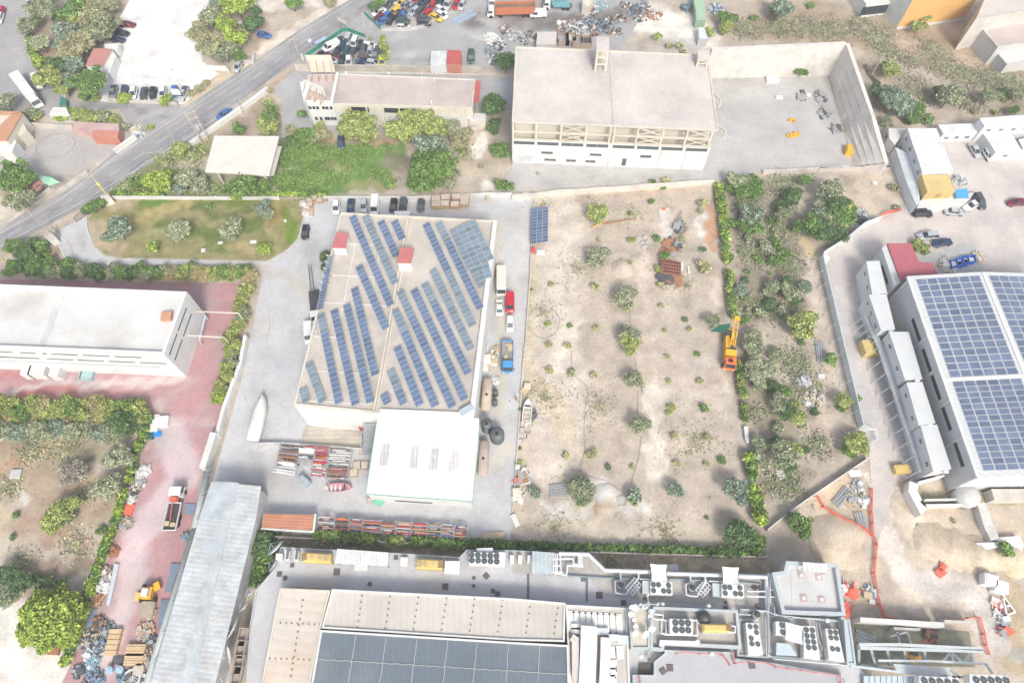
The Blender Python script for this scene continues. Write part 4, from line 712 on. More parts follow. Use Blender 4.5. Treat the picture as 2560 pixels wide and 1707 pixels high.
def pvfield(u0, u1, v0, v1, nc, nr, sd_, desc):
 t = thing('solar_field', tuple(JP((u0+u1)/2, (v0+v1)/2, zJ))); t['x'] = 1; del t['x']; reg(t, desc, '', 'solar field', 'solar fields on the white hall roof')
 me = panel_mesh(('J',), M('solar_hall_blue', (.13, .165, .245), .3, 0, .2, sc=.8, spec=.6), 1, 1); L_ = dv.length
 def zz(u): return zJ+rz*u/ridge if u < ridge else zJ+rz-(rz+.3)*(u-ridge)/(ridge+6)
 base = Vector(WL[t.name])
 for i in range(nc):
  for j in range(nr):
   ua, ub = u0+(u1-u0)*i/nc, u0+(u1-u0)*(i+1)/nc; va, vb = v0+(v1-v0)*j/nr, v0+(v1-v0)*(j+1)/nr
   o = bpy.data.objects.new('panel', me); C.objects.link(o); o.parent = t; uc = (ua+ub)/2; q = JP(uc, (va+vb)/2, zz(uc)+.06); X = JP(ub, va, zz(ub))-JP(ua, va, zz(ua)); Y = JP(ua, vb)-JP(ua, va); Zn = X.cross(Y).normalized()
   m = Matrix((X*.945, Y*.93, Zn)).transposed().to_4x4(); m.translation = q-base; o.matrix_parent_inverse = Matrix(); o.matrix_basis = m
 return t
pvfield(.9, 13.3, .457, .985, 6, 15, 1, 'upper left blue solar field on the white hall roof'); pvfield(.9, 13.3, .02, .437, 6, 15, 1, 'lower left blue solar field on the white hall roof')
pvfield(15.1, 27.5, .457, .985, 6, 15, 1, 'upper right blue solar field beyond the hall roof ridge'); pvfield(15.1, 27.5, .02, .437, 6, 15, 1, 'lower right blue solar field beyond the hall roof ridge')
# red roofed front
p = PL(8, "1095,665 1315,665 1385,835 1510,845 1560,950 1300,970 1225,1015", 7.0); t = bld('red_roof_wing', 'front wing of the white hall with a red ribbed roof', 'building', p); rr = M('red_ribbed', (.44, .13, .15), .5, rib=(.9, -.42, .55, .2), var=.06)
MB().prism([xy(v) for v in inset(p, .1)], 3.0, 6.7).build('wall', MC['hall_wall'], t); MB().prism([xy(v) for v in p], 6.75, 7.0).build('roof', rr, t)
pw = [G(8, 1095, 668, 6.9), G(8, 1010, 770, 4), G(8, 1110, 1120, 3), G(8, 1230, 1020, 6.9)]; b4 = [JP(-3.6, 1.02), JP(.2, 1.02), JP(.2, 1.3), JP(-3.6, 1.3)]; b4 = [Vector((p[6].x, p[6].y, 0)), Vector((p[0].x, p[0].y, 0)), Vector((p[0].x-1.2, p[0].y-1.0, 0)), Vector((p[6].x-1.4, p[6].y-.8, 0))]
MB().prism([xy(v) for v in b4], -.1, 6.6).build('side_wall', MC['hall_wall'], t); win(t, b4[3], b4[2], .42, 4.5, 4.6, .7, GL, side=-1)
# container offices stack along the hall
cont_m = M('office_white', (.74, .76, .76), .55, var=.04, rib=(.42, .9, .6, .08)); ofw = M('office_wall', (.76, .78, .78), .6, var=.03)
def office(k, s, z, z0, wins, desc):
 p = PL(k, s, z); t = thing('container_office', (cen(p)[0], cen(p)[1], z0)); reg(t, desc, '', 'container office', 'container offices along the white hall')
 MB().prism([xy(v) for v in p], z0, z-.12).build('wall', ofw, t); MB().prism([xy(v) for v in inset(p, -.06)], z-.1, z).build('roof', cont_m, t)
 a, b = p[3], p[0]
 for u in wins: win(t, a, b, u, .95, z-1.3, 1.0, GL, frame=P('frame_white', (.8, .8, .8), .4), side=-1)
 q = p[2].lerp(p[3], .3); MB().box((q.x, q.y-.35, z-.5), (.8, .5, .55)).build('air_conditioner', P('ac_white', (.75, .75, .73), .4), t); return t
office(8, "905,832 1020,828 1095,1130 960,1132", 5.6, 0, (.3, .72), 'white container office nearest the red roofed wing')
office(8, "930,1140 1085,1130 1165,1455 1040,1462", 5.6, 0, (.2, .55, .85), 'second white container office below the red roofed wing, steel stair before it')
office(8, "1115,1478 1290,1480 t12 1415,340 1260,345", 6.2, 3, (.28, .75), 'long white container office in the middle of the raised row')
office(12, "1275,375 1415,372 1535,745 1385,765", 6.2, 3, (.22, .75), 'grey ribbed container office, last but one of the raised row')
office(12, "1405,770 1550,762 1680,1165 1520,1190", 6.2, 3, (.2, .7), 'ribbed container office at the lower end of the raised row')
for n_, (k, s) in enumerate(((8, "1115,1478 1290,1480 t12 1415,340 1260,345"), (12, "1275,375 1415,372 1680,1165 1520,1190"))):
 p = PL(k, s, 6.2); o = MB().prism([xy(v) for v in inset(p, .08)], 0, 2.95).build('container_office', ofw); reg(o, ('upper' if n_ == 0 else 'lower')+' ground floor office block carrying the raised white container row', '', 'container office')
# walkway with posts
W = [G(8, 870, 1340, 3), G(12, 1000, 60, 3), G(12, 1380, 1190, 3)]; t = thing('access_walkway', tuple(W[1])[:2]+(0,)); reg(t, 'raised grey steel walkway with railings before the container offices', '', 'walkway')
MB().bar(W[0]+Vector((.8, 0, 0)), W[1]+Vector((.8, 0, 0)), 1.4, .12).bar(W[1]+Vector((.8, 0, 0)), W[2]+Vector((.8, 0, 0)), 1.4, .12).build('deck', MC['galvanised'], t); mb = MB(); mp = MB()
mb.path([W[0]+up, W[1]+up, W[2]+up], .05, 4).path([w_+up*.5 for w_ in W], .04, 4)
for i in range(15):
 q = W[0].lerp(W[1], i/5) if i < 5 else W[1].lerp(W[2], (i-5)/9.); mb.bar(q, q+up, .06, .06); mp.bar((q.x, q.y, 0), q, .12, .12); MB().bar(q+Vector((0, 0, -.1)), q+Vector((-1.7, -.9, -3)), .1, .1).build('brace', alu, t)
mb.build('railing', alu, t); mp.build('posts', alu, t)
struct(sheet('walkway_slab', PL(12, "955,95 990,85 1375,1290 1305,1290"), .1, cgr))
# white sheet fence along gravel road
fp = PL(8, "1010,470 850,530 700,655 480,795 470,830 t12 640,0 830,800 900,830"); t = thing('sheet_fence', (fp[5].x, fp[5].y, 0)); reg(t, 'long pale sheet metal fence between gravel road and overgrown strip', '', 'fence')
MB().wall(fp, .12, 0, 2.4).build('panel', P('fence_sheet', (.62, .68, .68), .5), t); mb = MB()
for a, b in zip(fp[:-1], fp[1:]):
 n = max(1, int((b-a).length/3.2))
 for i in range(n): q = a.lerp(b, i/n); mb.bar((q.x, q.y, 2.3), (q.x-2.0, q.y-.7, 0), .07, .07).bar((q.x, q.y, 0), (q.x, q.y, 2.5), .09, .09)
mb.build('stays', P('stay_grey', (.5, .52, .52), .5), t)
p = PL(8, "510,770 545,775 570,800 540,850 515,850", 2.2); o = MB().prism([xy(v) for v in p], 0, 2.2).build('sentry_box', whr); reg(o, 'small white cabin at the corner of the sheet metal fence', '', 'cabin')
fp = PL(12, "905,822 965,825 985,910 930,950 930,975"); o = MB().path([v+Vector((0, 0, 1.4)) for v in fp], .07, 4).path([v+Vector((0, 0, .8)) for v in fp], .07, 4)
for v in fp: o.bar(v, v+Vector((0, 0, 1.6)), .1, .1)
reg(o.build('white_gate', P('gate_white', (.8, .8, .8), .4)), 'open white gate frame at the lower end of sheet fence', '', 'gate')
# --- prefab houses upper right
p = PL(4, "1280,1180 1545,1180 t8 1710,15 1415,0", 5.6); p = [G(4, 1280, 1180, 5.6), G(4, 1545, 1178, 5.6), G(4, 1705, 1570, 5.6), G(4, 1420, 1590, 5.6)]
t = bld('prefab_house', 'white two-storey prefab building with three window rows by the retaining wall', 'prefab', p); pr = M('prefab_roof', (.80, .80, .79), .5, rib=(.1, 1, 1.0, .04))
MB().prism([xy(v) for v in inset(p, .05)], -.1, 5.4).build('wall', ofw, t); MB().prism([xy(v) for v in p], 5.45, 5.6).build('roof', pr, t); fw = P('frame_white', (.8, .8, .8), .4)
for u in (.1, .35, .62, .85):
 for zc in (4.2, 1.5): win(t, p[3], p[0], u, 1.1, zc, 1.0, GL, frame=fw, side=-1)
p = PL(4, "1105,1180 1270,1180 1165,1335 1110,1270", 3.0); t = bld('guard_cabin', 'small white cabin with a flat roof at the retaining wall end', 'cabin', p); block(t, p, 3.0, ofw, roofw, 0); win(t, p[3], p[0], .5, 1.2, 1.8, 1.2, GL, side=-1)
p = PL(8, "1190,-110 1330,100 1355,330 1375,335 1800,300 1850,250 1700,200 1500,-30", 2.5)
p = [G(4, 1165, 1350, 2.8), G(4, 1300, 1420, 2.8), G(8, 1380, 100, 2.8), G(8, 1395, 285, 2.8), G(8, 1365, 330, 2.8), G(8, 1270, 100, 2.8)]; t = bld('long_container_cabin', 'long pale blue lower cabin strip in front of the white prefab', 'cabin', p); block(t, p, 2.8, P('paleblue', (.66, .72, .75), .5), M('paleblue_roof', (.64, .69, .71), .6), 0)
p = PL(8, "1400,270 1840,205 1895,200 1850,260 1790,300 1375,330", 2.4); t = bld('white_trailer_box', 'low white cabin under the yellow containers', 'cabin', p); block(t, p, 2.4, whr, roofw, 0)
def container(k, s, z, z0, desc, mat, doors=True):
 p = PL(k, s, z); t = thing('shipping_container', (cen(p)[0], cen(p)[1], z0)); reg(t, desc, '', 'container'); MB().prism([xy(v) for v in p], z0, z-.02).build('body', mat, t); mb = MB()
 n = 14
 for a, b in ((p[0], p[1]), (p[3], p[2])):
  for i in range(n): q = a.lerp(b, (i+.5)/n); mb.box((q.x, q.y, z0+.2), ((b-a).length/n*.45, .12, z-z0-.4), math.atan2((b-a).y, (b-a).x))
 mb.build('corrugation', mat, t); mb = MB(); pp = [Vector((v.x, v.y, 0)) for v in p]
 for zz in (z0+.1, z-.06): mb.path([(v.x, v.y, zz) for v in pp+[pp[0]]], .09, 4)
 for v in pp: mb.bar((v.x, v.y, z0), (v.x, v.y, z), .2, .2)
 mb.build('frame', mat, t); a, b = p[1], p[2]; mb = MB(); d_ = Vector((b.y-a.y, a.x-b.x, 0)).normalized()*-.1
 for u in (.2, .4, .6, .8): q = a.lerp(b, u)-d_; mb.bar((q.x, q.y, z0+.15), (q.x, q.y, z-.15), .05, .05)
 mb.build('door_bars', mat, t); return t
cy = M('container_yellow', (.72, .56, .24), .6, var=.07); cr = M('container_rust', (.50, .22, .16), .7, var=.1); cp = M('container_pink', (.62, .44, .41), .7, var=.08, stain=(.55, .36, .33)); cgn = M('container_green', (.42, .58, .42), .6, var=.08)
container(8, "1415,42 1660,38 1690,112 1440,118", 5.0, 2.42, 'yellow shipping container, the rear of the two beside the prefab', cy)
tt = container(8, "1440,120 1692,114 1715,185 1468,195", 5.02, 2.44, 'yellow shipping container with lettering, the front of two beside the prefab', cy)
# lettering on its long side: "m" mark
q0, q1 = PL(8, "1468,195 1715,185", 5.0); c = q0.lerp(q1, .42); mb = MB(); dd = (q1-q0).normalized(); wk = P('letter_brown', (.32, .22, .10), .6)
for i in range(3):
 q = c+dd*(.45*i); mb.bar((q.x, q.y-.1, 3.1), (q.x, q.y-.1, 4.0), .12, .14)
mb.bar((c.x, c.y-.1, 4.0), (c.x+dd.x*1.0, c.y+dd.y-.1 if 0 else c.y-.1, 4.0), .12, .14); mb.build('letter', wk, tt)
container(1, "685,1122 1085,1138 1090,1200 662,1185", 2.6, 0, 'long faded pink shipping container in the yard, behind the short one', cp)
container(1, "858,1198 1090,1202 1075,1262 845,1250", 2.7, .02, 'short rust red shipping container in front of the pink one', cr)
container(3, "1662,-40 1762,-40 1768,60 1682,62", 2.6, 0, 'pale green shipping container cut by the top edge', cgn); container(3, "1686,66 1772,64 1778,185 1696,185", 2.6, 0, 'pale green shipping container beyond the warehouse roof', cgn)
container(3, "1712,255 1765,255 1795,360 1722,350", 2.4, 0, 'white container box with a leaning ramp beyond the warehouse', ofw)
def prefab(k, s, z, desc, n=4):
 p = PL(k, s, z); t = bld('prefab_cabin', desc, 'cabin', p); MB().prism([xy(v) for v in inset(p, .05)], -.1, z-.12).build('wall', ofw, t); MB().prism([xy(v) for v in p], z-.1, z).build('roof', pr, t)
 for i in range(n): win(t, p[3], p[2], (i+.6)/(n+.2), 1.0, z-1.4, .9, GL, frame=fw)
 return t
prefab(4, "1560,1145 1965,1130 2010,1215 1610,1230", 2.9, 'row of flat roofed white cabins with four windows in the upper right yard'); prefab(4, "1940,1085 2700,1030 2700,1130 1990,1160", 5.4, 'long two-level white cabin row at the upper right edge', 6)
prefab(4, "1970,1215 2225,1210 2335,1385 2090,1400", 2.9, 'square white cabin next to the silver car in the upper right yard', 1); prefab(4, "2300,1280 2700,1200 2700,1350 2340,1370", 2.8, 'white cabin cut by the right edge', 2)
# scrapyard huts
p = PL(2, "1610,470 1755,472 1745,595 1597,595", 2.6); t = bld('site_hut', 'white ribbed roof hut joined to the red hut in the scrapyard', 'hut', p); block(t, p, 2.6, ofw, M('hut_rib', (.72, .73, .72), .5, rib=(1, 0, .5, .15)), 0)
p = PL(2, "1760,460 1885,468 1882,595 1748,588", 2.8); t = bld('site_hut', 'bright red flat roofed hut in the scrapyard', 'hut', p); block(t, p, 2.8, cr, M('hut_red', (.55, .13, .12), .6, var=.1), 0)
p = PL(3, "232,295 410,295 405,410 222,410", 2.6); t = bld('scrap_hut', 'pale patched roof hut beside the white globe lamp', 'hut', p); block(t, p, 2.6, cgr, roofc, 0)
p = PL(3, "650,0 760,-20 710,65 645,45", 3); t = bld('scrap_hut', 'cream coloured block house at the top of the rubble yard', 'hut', p); block(t, p, 3, cream, cream, 0)
# ================= MALL ROOFS (bottom) =================
zD = 4.0; gravel = M('gravel_roof', (.47, .465, .475), .9, var=.10, sc=.2, speck=.12, stain=(.40, .385, .385)); conc2 = M('plant_slab', (.42, .40, .375), .9, var=.16, sc=.2, stain=(.30, .28, .26))
beige = M('beige_membrane', (.64, .60, .54), .7, var=.06, sc=.1, rib=(1, .05, 1.1, .05), stain=(.56, .52, .46)); beige2 = M('beige_membrane_left', (.66, .60, .53), .7, var=.06, sc=.1, rib=(.1, 1, 1.6, .05), stain=(.68, .55, .42))
dark = M('dark_membrane', (.135, .165, .195), .65, var=.07, sc=.12, rib=(1, .07, .9, .04), stain=(.19, .205, .215)); greyr = M('smooth_grey_roof', (.48, .485, .505), .7, var=.06, sc=.1)
grp = P('grey_parapet', (.44, .48, .49), .6); pipe = P('pipe_white', (.66, .68, .70), .45, .1); pipg = P('pipe_grey', (.42, .46, .49), .45, .1); fan = P('fan_dark', (.03, .045, .05), .5); unit = P('unit_white', (.72, .71, .67), .5); ypl = M('generator_yellow', (.74, .55, .20), .55, var=.05)
pD2 = PL(14, "230,320 1330,378 1870,412 1935,345 2350,350 t15 380,370 700,385 850,540 2350,570 t16 620,470 700,960 800,1400 1100,1640 1300,1900 t13 2230,1900 2290,1100 t14 0,720 190,500", zD)
t = bld('mall_deck', 'wide gravel covered mall roof deck carrying machines and pipes', 'roof deck', pD2)
MB().prism([xy(v) for v in pD2], -.2, zD-.02).build('wall', grp, t); MB().prism([xy(v) for v in inset(pD2, .2)], zD-.01, zD+.01).build('roof', gravel, t); MB().wall(inset(pD2, .12)[:10]+[], .2, zD, zD+.4).wall([inset(pD2, .12)[i] for i in (-3, -2, -1, 0)], .2, zD, zD+.4).build('parapet', grp, t)
MB().prism([xy(v) for v in PL(15, "0,345 700,385 850,540 2340,575 2300,880 1900,860 1050,790 840,770 700,590 530,590 160,570 0,560", zD)], zD+.012, zD+.03).build('plant_slab', conc2, t)
for s in ("160,570 460,585 455,810 165,795", "530,590 690,592 680,820 535,810"): MB().prism([xy(v) for v in PL(15, s, zD)], zD+.031, zD+.05).build('gravel_bay', gravel, t)
for s in ("t15 138,565 160,565 158,795 138,795", "t15 632,590 697,590 694,822 676,822 676,635 632,635"): MB().prism([xy(v) for v in PL(15, s, zD)], zD+.055, zD+.12).build('channel', P('channel_dark', (.14, .15, .16), .6), t)
def mroof(desc, k, s, z, mat, par=.35, pm=None, z0=None, name='mall_roof', pth=.3):
 p = PL(k, s, z); t = bld(name, desc, 'roof', p); block(t, p, z, grp if pm is None else pm, mat, par, pth, z0=(zD if z0 is None else z0)-.02, parm=pm or cwh); return t, p
m1, p1 = mroof('beige ribbed mall roof strip along the left of dark membrane roof', 14, "225,697 688,718 598,1070 480,1700 30,1700", 6.6, beige2, pm=cream)
m2, p2 = mroof('long beige mall roof above the dark membrane roof', 14, "702,706 2350,790 t15 490,832 t15 483,1190 0,1178 t14 605,1066", 6.9, beige)
m3, p3 = mroof('dark blue-grey membrane roof at the bottom edge', 14, "597,1080 2350,1190 t15 517,1218 528,1700 t14 488,1700", 7.2, dark)
seam = P('seam_pale', (.42, .42, .40), .8); mb = MB()
for a, b in ((915, 848), (1195, 1138), (1478, 1432), (1760, 1722), (2027, 1998), (2318, 2300)):
 q0, q1 = G(14, a, 1110+(a-600)*.062, 7.3), G(14, b-8, 1600, 7.3); mb.path([q0.lerp(q1, i/14)+Vector((random.uniform(-.09, .09), 0, 0)) for i in range(15)], .07, 4)
q0, q1 = G(14, 540, 1348, 7.3), G(15, 515, 1490, 7.3); mb.path([q0.lerp(q1, i/40)+Vector((0, .12*(i % 2), 0)) for i in range(41)], .07, 4)
q0 = G(15, 255, 1210, 7.3); q1 = G(15, 235, 1600, 7.3); mb.path([q0, q1], .07, 4); mb.build('seam', seam, m3)
mb = MB()
for i in range(8):
 x0 = 975+i*258; k_ = 14
 for j in range(6): q = G(14, x0-j*9, 765+j*58+i*8, 6.96); mb.box(tuple(q), (.22, .22, .1))
for j in range(13): q = G(14, 430-j*9, 805+j*58, 6.66); mb.box(tuple(q), (.22, .22, .1))
for y in (1015, 1340):
 for j in range(9): q = G(14, 225+j*52-(y-1015)*.3, y+j*2, 6.66); mb.box(tuple(q), (.2, .2, .1))
mb.build('fixing', P('fixing_dark', (.12, .11, .1), .6), m2)
m4, p4 = mroof('beige mall roof with white ducts between dark roof and dish tower', 15, "492,848 1055,878 1085,1700 530,1700", 6.9, M('beige_flat', (.62, .58, .53), .8, var=.07, stain=(.53, .49, .45)))
tw, pt = mroof('pale square tower top crowded with satellite dishes', 15, "1065,868 1262,880 1262,1255 1092,1255", 8.4, M('tower_top', (.66, .60, .50), .8, var=.08, stain=(.52, .47, .40)), pm=grp)
m5, p5 = mroof('sunken plant roof with six-fan unit and yellow generator', 15, "1290,868 2062,902 2095,1252 1395,1218 1385,1275 1262,1262 1262,1000", 6.4, conc2, par=.8, pm=grp, pth=.45)
m6, p6 = mroof('smooth blue-grey lower roof at the bottom right of mall', 15, "1105,1490 1300,1492 1302,1372 1400,1292 1395,1262 2030,1282 2040,1340 2350,1375 t16 700,1500 800,1800 t15 1110,1800", 5.0, greyr, par=.3, pm=grp)
struct(MB().prism([xy(v) for v in PL(15, "1162,1385 1298,1388 1296,1490 1160,1482", zD)], zD+.02, zD+.3).build('grating', P('grating_dark', (.09, .08, .07), .7)), 'structure')
m7, p7 = mroof('white flat roof with four small square roof lights', 16, "150,455 625,478 695,955 115,935 20,560 130,545", 5.6, M('pale_roof', (.66, .65, .64), .8, var=.05, stain=(.58, .57, .55)), par=.9, pm=grp, pth=.6)
for x, y in ((305, 578), (465, 595), (325, 787), (490, 800)):
 q = G(16, x, y, 5.7); l = MB().box((q.x, q.y, 5.66), (1.15, 1.15, .12)).build('roof_light_kerb', M('kerb_red', (.50, .36, .34), .8), m7); MB().box((q.x, q.y, 5.79), (.55, .55, .12)).build('dome', whr, l)
struct(MB().prism([xy(v) for v in PL(16, "205,530 580,535 625,915 220,890", 5.6)], 5.66, 5.70).build('roof_mat', MC['pale_roof']))
p = PL(16, "320,455 538,472 542,555 318,538", 7.4); o = MB().prism([xy(v) for v in p], 7.2, 7.4)
for v in p: o.bar((v.x, v.y, 5.7), (v.x, v.y, 7.2), .12, .12)
reg(o.build('canopy', cor), 'small white sheet canopy on the roof with four roof lights', '', 'canopy')
mroof('grey duct-topped wall strip right of the white flat roof', 16, "690,985 745,985 805,1400 720,1400", 6.6, P('strip_blue', (.46, .54, .57), .5), par=.25, pm=grp)
t, p = mroof('grey machine well with fans and a white shade sail', 16, "-10,945 650,985 720,1385 -10,1330", 4.6, conc2, par=.5, pm=grp); t, p = mroof('narrow machine well holding the tall six-fan unit', 15, "2085,890 2345,910 2350,1340 2060,1320", 4.6, conc2, par=.4, pm=grp)
# --- machines
def hvac(k, s, z, h, fans, r, desc, place='', side=None, sail=None, mat=None):
 p = PL(k, s, z+h); t = thing('cooling_unit', (cen(p)[0], cen(p)[1], z)); reg(t, desc, place, 'cooling unit', 'cooling units on the mall roof'); MB().prism([xy(v) for v in p], z+.25, z+h).build('casing', mat or unit, t)
 mb = MB(); i_ = inset(p, .25)
 for q in i_: mb.box((q[0], q[1], z), (.2, .2, .3))
 mb.build('feet', pipg, t)
 for x, y in fans:
  q = G(k, x, y, z+h+.05); R_ = r*mpp(k, x, y, z+h); f = MB().tube((q.x, q.y, z+h-.02), (q.x, q.y, z+h+.06), R_, 18).build('fan', fan, t)
  mb = MB(); 
  for a in range(18): mb.tube((q.x+R_*1.05*math.cos(a*PI/9), q.y+R_*1.05*math.sin(a*PI/9), z+h+.08), (q.x+R_*1.05*math.cos((a+1)*PI/9), q.y+R_*1.05*math.sin((a+1)*PI/9), z+h+.08), .05, 4)
  mb.tube((q.x, q.y, z+h+.05), (q.x, q.y, z+h+.13), R_*.22, 8)
  for a in range(5): mb.bar((q.x, q.y, z+h+.1), (q.x+R_*.9*math.cos(a*1.257), q.y+R_*.9*math.sin(a*1.257), z+h+.09), .07, .03)
  mb.build('guard', P('guard_grey', (.20, .22, .23), .5), f)
 if side: MB().prism([xy(v) for v in PL(k, side, z+h*.7)], z+.1, z+h*.7).build('side_box', P('sidebox', (.50, .56, .57), .5), t)
 if sail:
  c = PL(k, sail, z+h+.6); mb = MB(); n = 6
  for i in range(n):
   for j in range(n):
    def S_(u, v): a = c[0].lerp(c[1], u); b = c[3].lerp(c[2], u); q = a.lerp(b, v); q.z -= .5*math.sin(PI*u)+.25*math.sin(PI*v); q += (Vector(((c[0]+c[1]+c[2]+c[3])/4))-q)*.12*(math.sin(PI*v)*(abs(u-.5)*2)**3); return q
    mb.face([S_(i/n, j/n), S_((i+1)/n, j/n), S_((i+1)/n, (j+1)/n), S_(i/n, (j+1)/n)])
  o = mb.build('shade_sail', P('sail_white', (.82, .84, .84), .8), smooth=True); reg(o, 'white shade sail', 'beside a cooling unit on the mall roof', 'shade sail', 'shade sails on the mall roof')
 return t
hvac(14, "1955,362 2228,372 2228,490 1955,480", zD, 2.0, [(1980+57*i, 390+3*i) for i in range(5)]+[(1982+57*i, 440+3*i) for i in range(5)], 24, 'long ten-fan cooling unit on pipework beside the ribbed grey canopy')
o = MB().prism([xy(v) for v in PL(14, "2230,362 2290,368 2285,498 2228,488", 6)], zD, 6).build('plant_box', ofw); reg(o, 'white plant box at the right end of the ten-fan cooling unit', '', 'box')
o = MB().prism([xy(v) for v in PL(14, "2025,330 2175,325 2175,362 2025,362", 5.5)], zD, 5.5).build('plant_box', ofw); reg(o, 'white plant box behind the ten-fan cooling unit', '', 'box')
hvac(15, "1270,632 1470,640 1475,760 1270,755", zD, 2.1, [(1298, 663), (1345, 665), (1438, 670), (1299, 718), (1393, 722), (1440, 724)], 21, 'six-fan white cooling unit below the left shade sail', side="1198,625 1268,630 1268,752 1198,745", sail="1268,472 1422,478 1430,632 1282,630")
hvac(15, "1925,655 2125,662 2132,785 1925,778", zD, 2.1, [(1953, 687), (2000, 690), (2092, 692), (1958, 742), (2052, 746), (2099, 748)], 21, 'six-fan white cooling unit below the right shade sail', side="1840,648 1922,655 1922,778 1845,768", sail="1930,498 2085,505 2085,655 1935,650")
hvac(15, "1447,975 1655,980 1662,1122 1452,1118", 6.4, 1.9, [(1500+58*i, 1011+2*i) for i in range(3)]+[(1502+58*i, 1077+2*i) for i in range(3)], 26, 'white six-fan cooling unit in the sunken plant roof')
hvac(15, "2145,1012 2260,1018 2305,1310 2170,1310", 4.6, 2.0, [(2186, 1049), (2239, 1050), (2245, 1102), (2197, 1155), (2203, 1206), (2257, 1209)], 20, 'tall narrow six-fan unit in its machine well')
hvac(16, "70,1000 160,1005 165,1130 75,1125", 4.6, 2.0, [(128, 1035), (135, 1098)], 22, 'two-fan cooling unit left of the slanted white sail', sail="160,1005 325,1045 325,1215 160,1165")
hvac(16, "325,1040 430,1045 480,1355 330,1330", 4.6, 2.0, [(353, 1078), (408, 1082), (358, 1131), (412, 1136), (365, 1184), (420, 1189), (372, 1238), (427, 1243)], 21, 'eight-fan tall cooling unit right of the slanted sail')
hvac(16, "530,1065 640,1072 705,1375 560,1350", 4.6, 2.0, [(572, 1098), (622, 1102), (578, 1150), (628, 1155), (592, 1252), (642, 1257)], 20, 'six-fan cooling unit beside the grey wall strip')
hvac(16, "1390,1500 1750,1520 1750,1660 1390,1660", 5, 2.0, [(1435+72*i, 1543+5*i) for i in range(5)], 28, 'wide white multi-fan unit at the bottom edge, left one'); hvac(16, "1850,1485 2200,1500 2200,1660 1860,1660", 5, 2.0, [(1910+69*i, 1535+2*i) for i in range(5)], 28, 'wide white multi-fan unit at the bottom edge, right one')
hvac(14, "270,345 310,347 305,440 265,438", zD, 1.3, [(293, 359), (290, 387), (286, 415)], 12, 'slim three-fan unit, left of the pair'); hvac(14, "355,350 395,352 388,442 350,440", zD, 1.3, [(377, 364), (374, 392), (370, 419)], 12, 'slim three-fan unit, right of the pair')
for x in (0, 75, 160): o = MB().prism([xy(v) for v in PL(15, f"{x-18},392 {x+18},394 {x+18},465 {x-20},463", 5.4)], zD, 5.4).build('air_unit', unit); reg(o, 'small white air unit', 'left of the ribbed grey canopy', 'air unit', 'small air units by the ribbed canopy')
def gen(k, s, z, h, desc, vents):
 p = PL(k, s, z+h); t = thing('generator', (cen(p)[0], cen(p)[1], z)); reg(t, desc, '', 'generator', 'yellow generators on the mall roof'); i1 = inset(p, .25); c0 = [(*v, z+.2) for v in map(xy, p)]
 MB().ring([[(v.x, v.y, z+.2) for v in p], [(v.x, v.y, z+h-.3) for v in p], [(a[0], a[1], z+h) for a in i1]]).build('casing', ypl, t)
 for x, y, r in [v[:3] for v in vents]: q = G(k, x, y, z+h); R_ = r*mpp(k, x, y, z+h); MB().tube((q.x, q.y, z+h-.02), (q.x, q.y, z+h+.05), R_, 16).build('vent', M('vent_ochre', (.55, .42, .22), .7), t)
 a, b = p[0].lerp(p[1], .02), p[3].lerp(p[2], .02); 
 for f in (vents[0][3:] or (.03,)): q0, q1 = p[0].lerp(p[1], f), p[3].lerp(p[2], f); mb = MB(); q0, q1 = q0.lerp(q1, .15), q0.lerp(q1, .85); mb.bar((q0.x, q0.y, z+h+.02), (q1.x, q1.y, z+h+.02), .9, .08); mb.build('grille', M('grille_brown', (.25, .16, .08), .7), t)
 MB().box((cen(p)[0], cen(p)[1], z), ((p[1]-p[0]).length*.9, 1.8, .25)).build('skid', pipg, t)
gen(14, "430,362 685,378 688,465 425,452", zD, 2.1, 'yellow generator left of the white ribbed canopy', [(510, 410, 19, .06), (585, 412, 20), (640, 415, 27)]); gen(14, "1468,422 1718,435 1712,525 1465,515", zD, 2.1, 'yellow generator right of the white ribbed canopy', [(1500, 470, 29, .92), (1553, 470, 22), (1627, 468, 18)]); gen(15, "1752,1018 2005,1022 2012,1100 1755,1098", 6.4, 2.0, 'yellow generator in the sunken plant roof', [(1895, 1058, 4, .94)])
def canopy(k, s, z, z0, desc, mat):
 p = PL(k, s, z); t = thing('canopy', (cen(p)[0], cen(p)[1], z0)); reg(t, desc, '', 'canopy'); MB().prism([xy(v) for v in p], z-.1, z).build('roof', mat, t); mb = MB()
 for q in inset(p, .2): mb.bar((q[0], q[1], z0), (q[0], q[1], z-.1), .12, .12)
 mb.build('post', pipg, t)
canopy(14, "745,335 1215,368 1210,495 725,468", 6.8, zD, 'long white ribbed canopy between the two yellow generators', M('canopy_rib', (.78, .79, .78), .5, rib=(1, 0, .55, .14))); canopy(15, "188,355 368,370 365,572 178,565", 6.6, zD, 'pale blue-grey ribbed canopy near the bottom hedge', M('canopy_blue', (.50, .56, .58), .5, rib=(1, 0, .7, .10)))
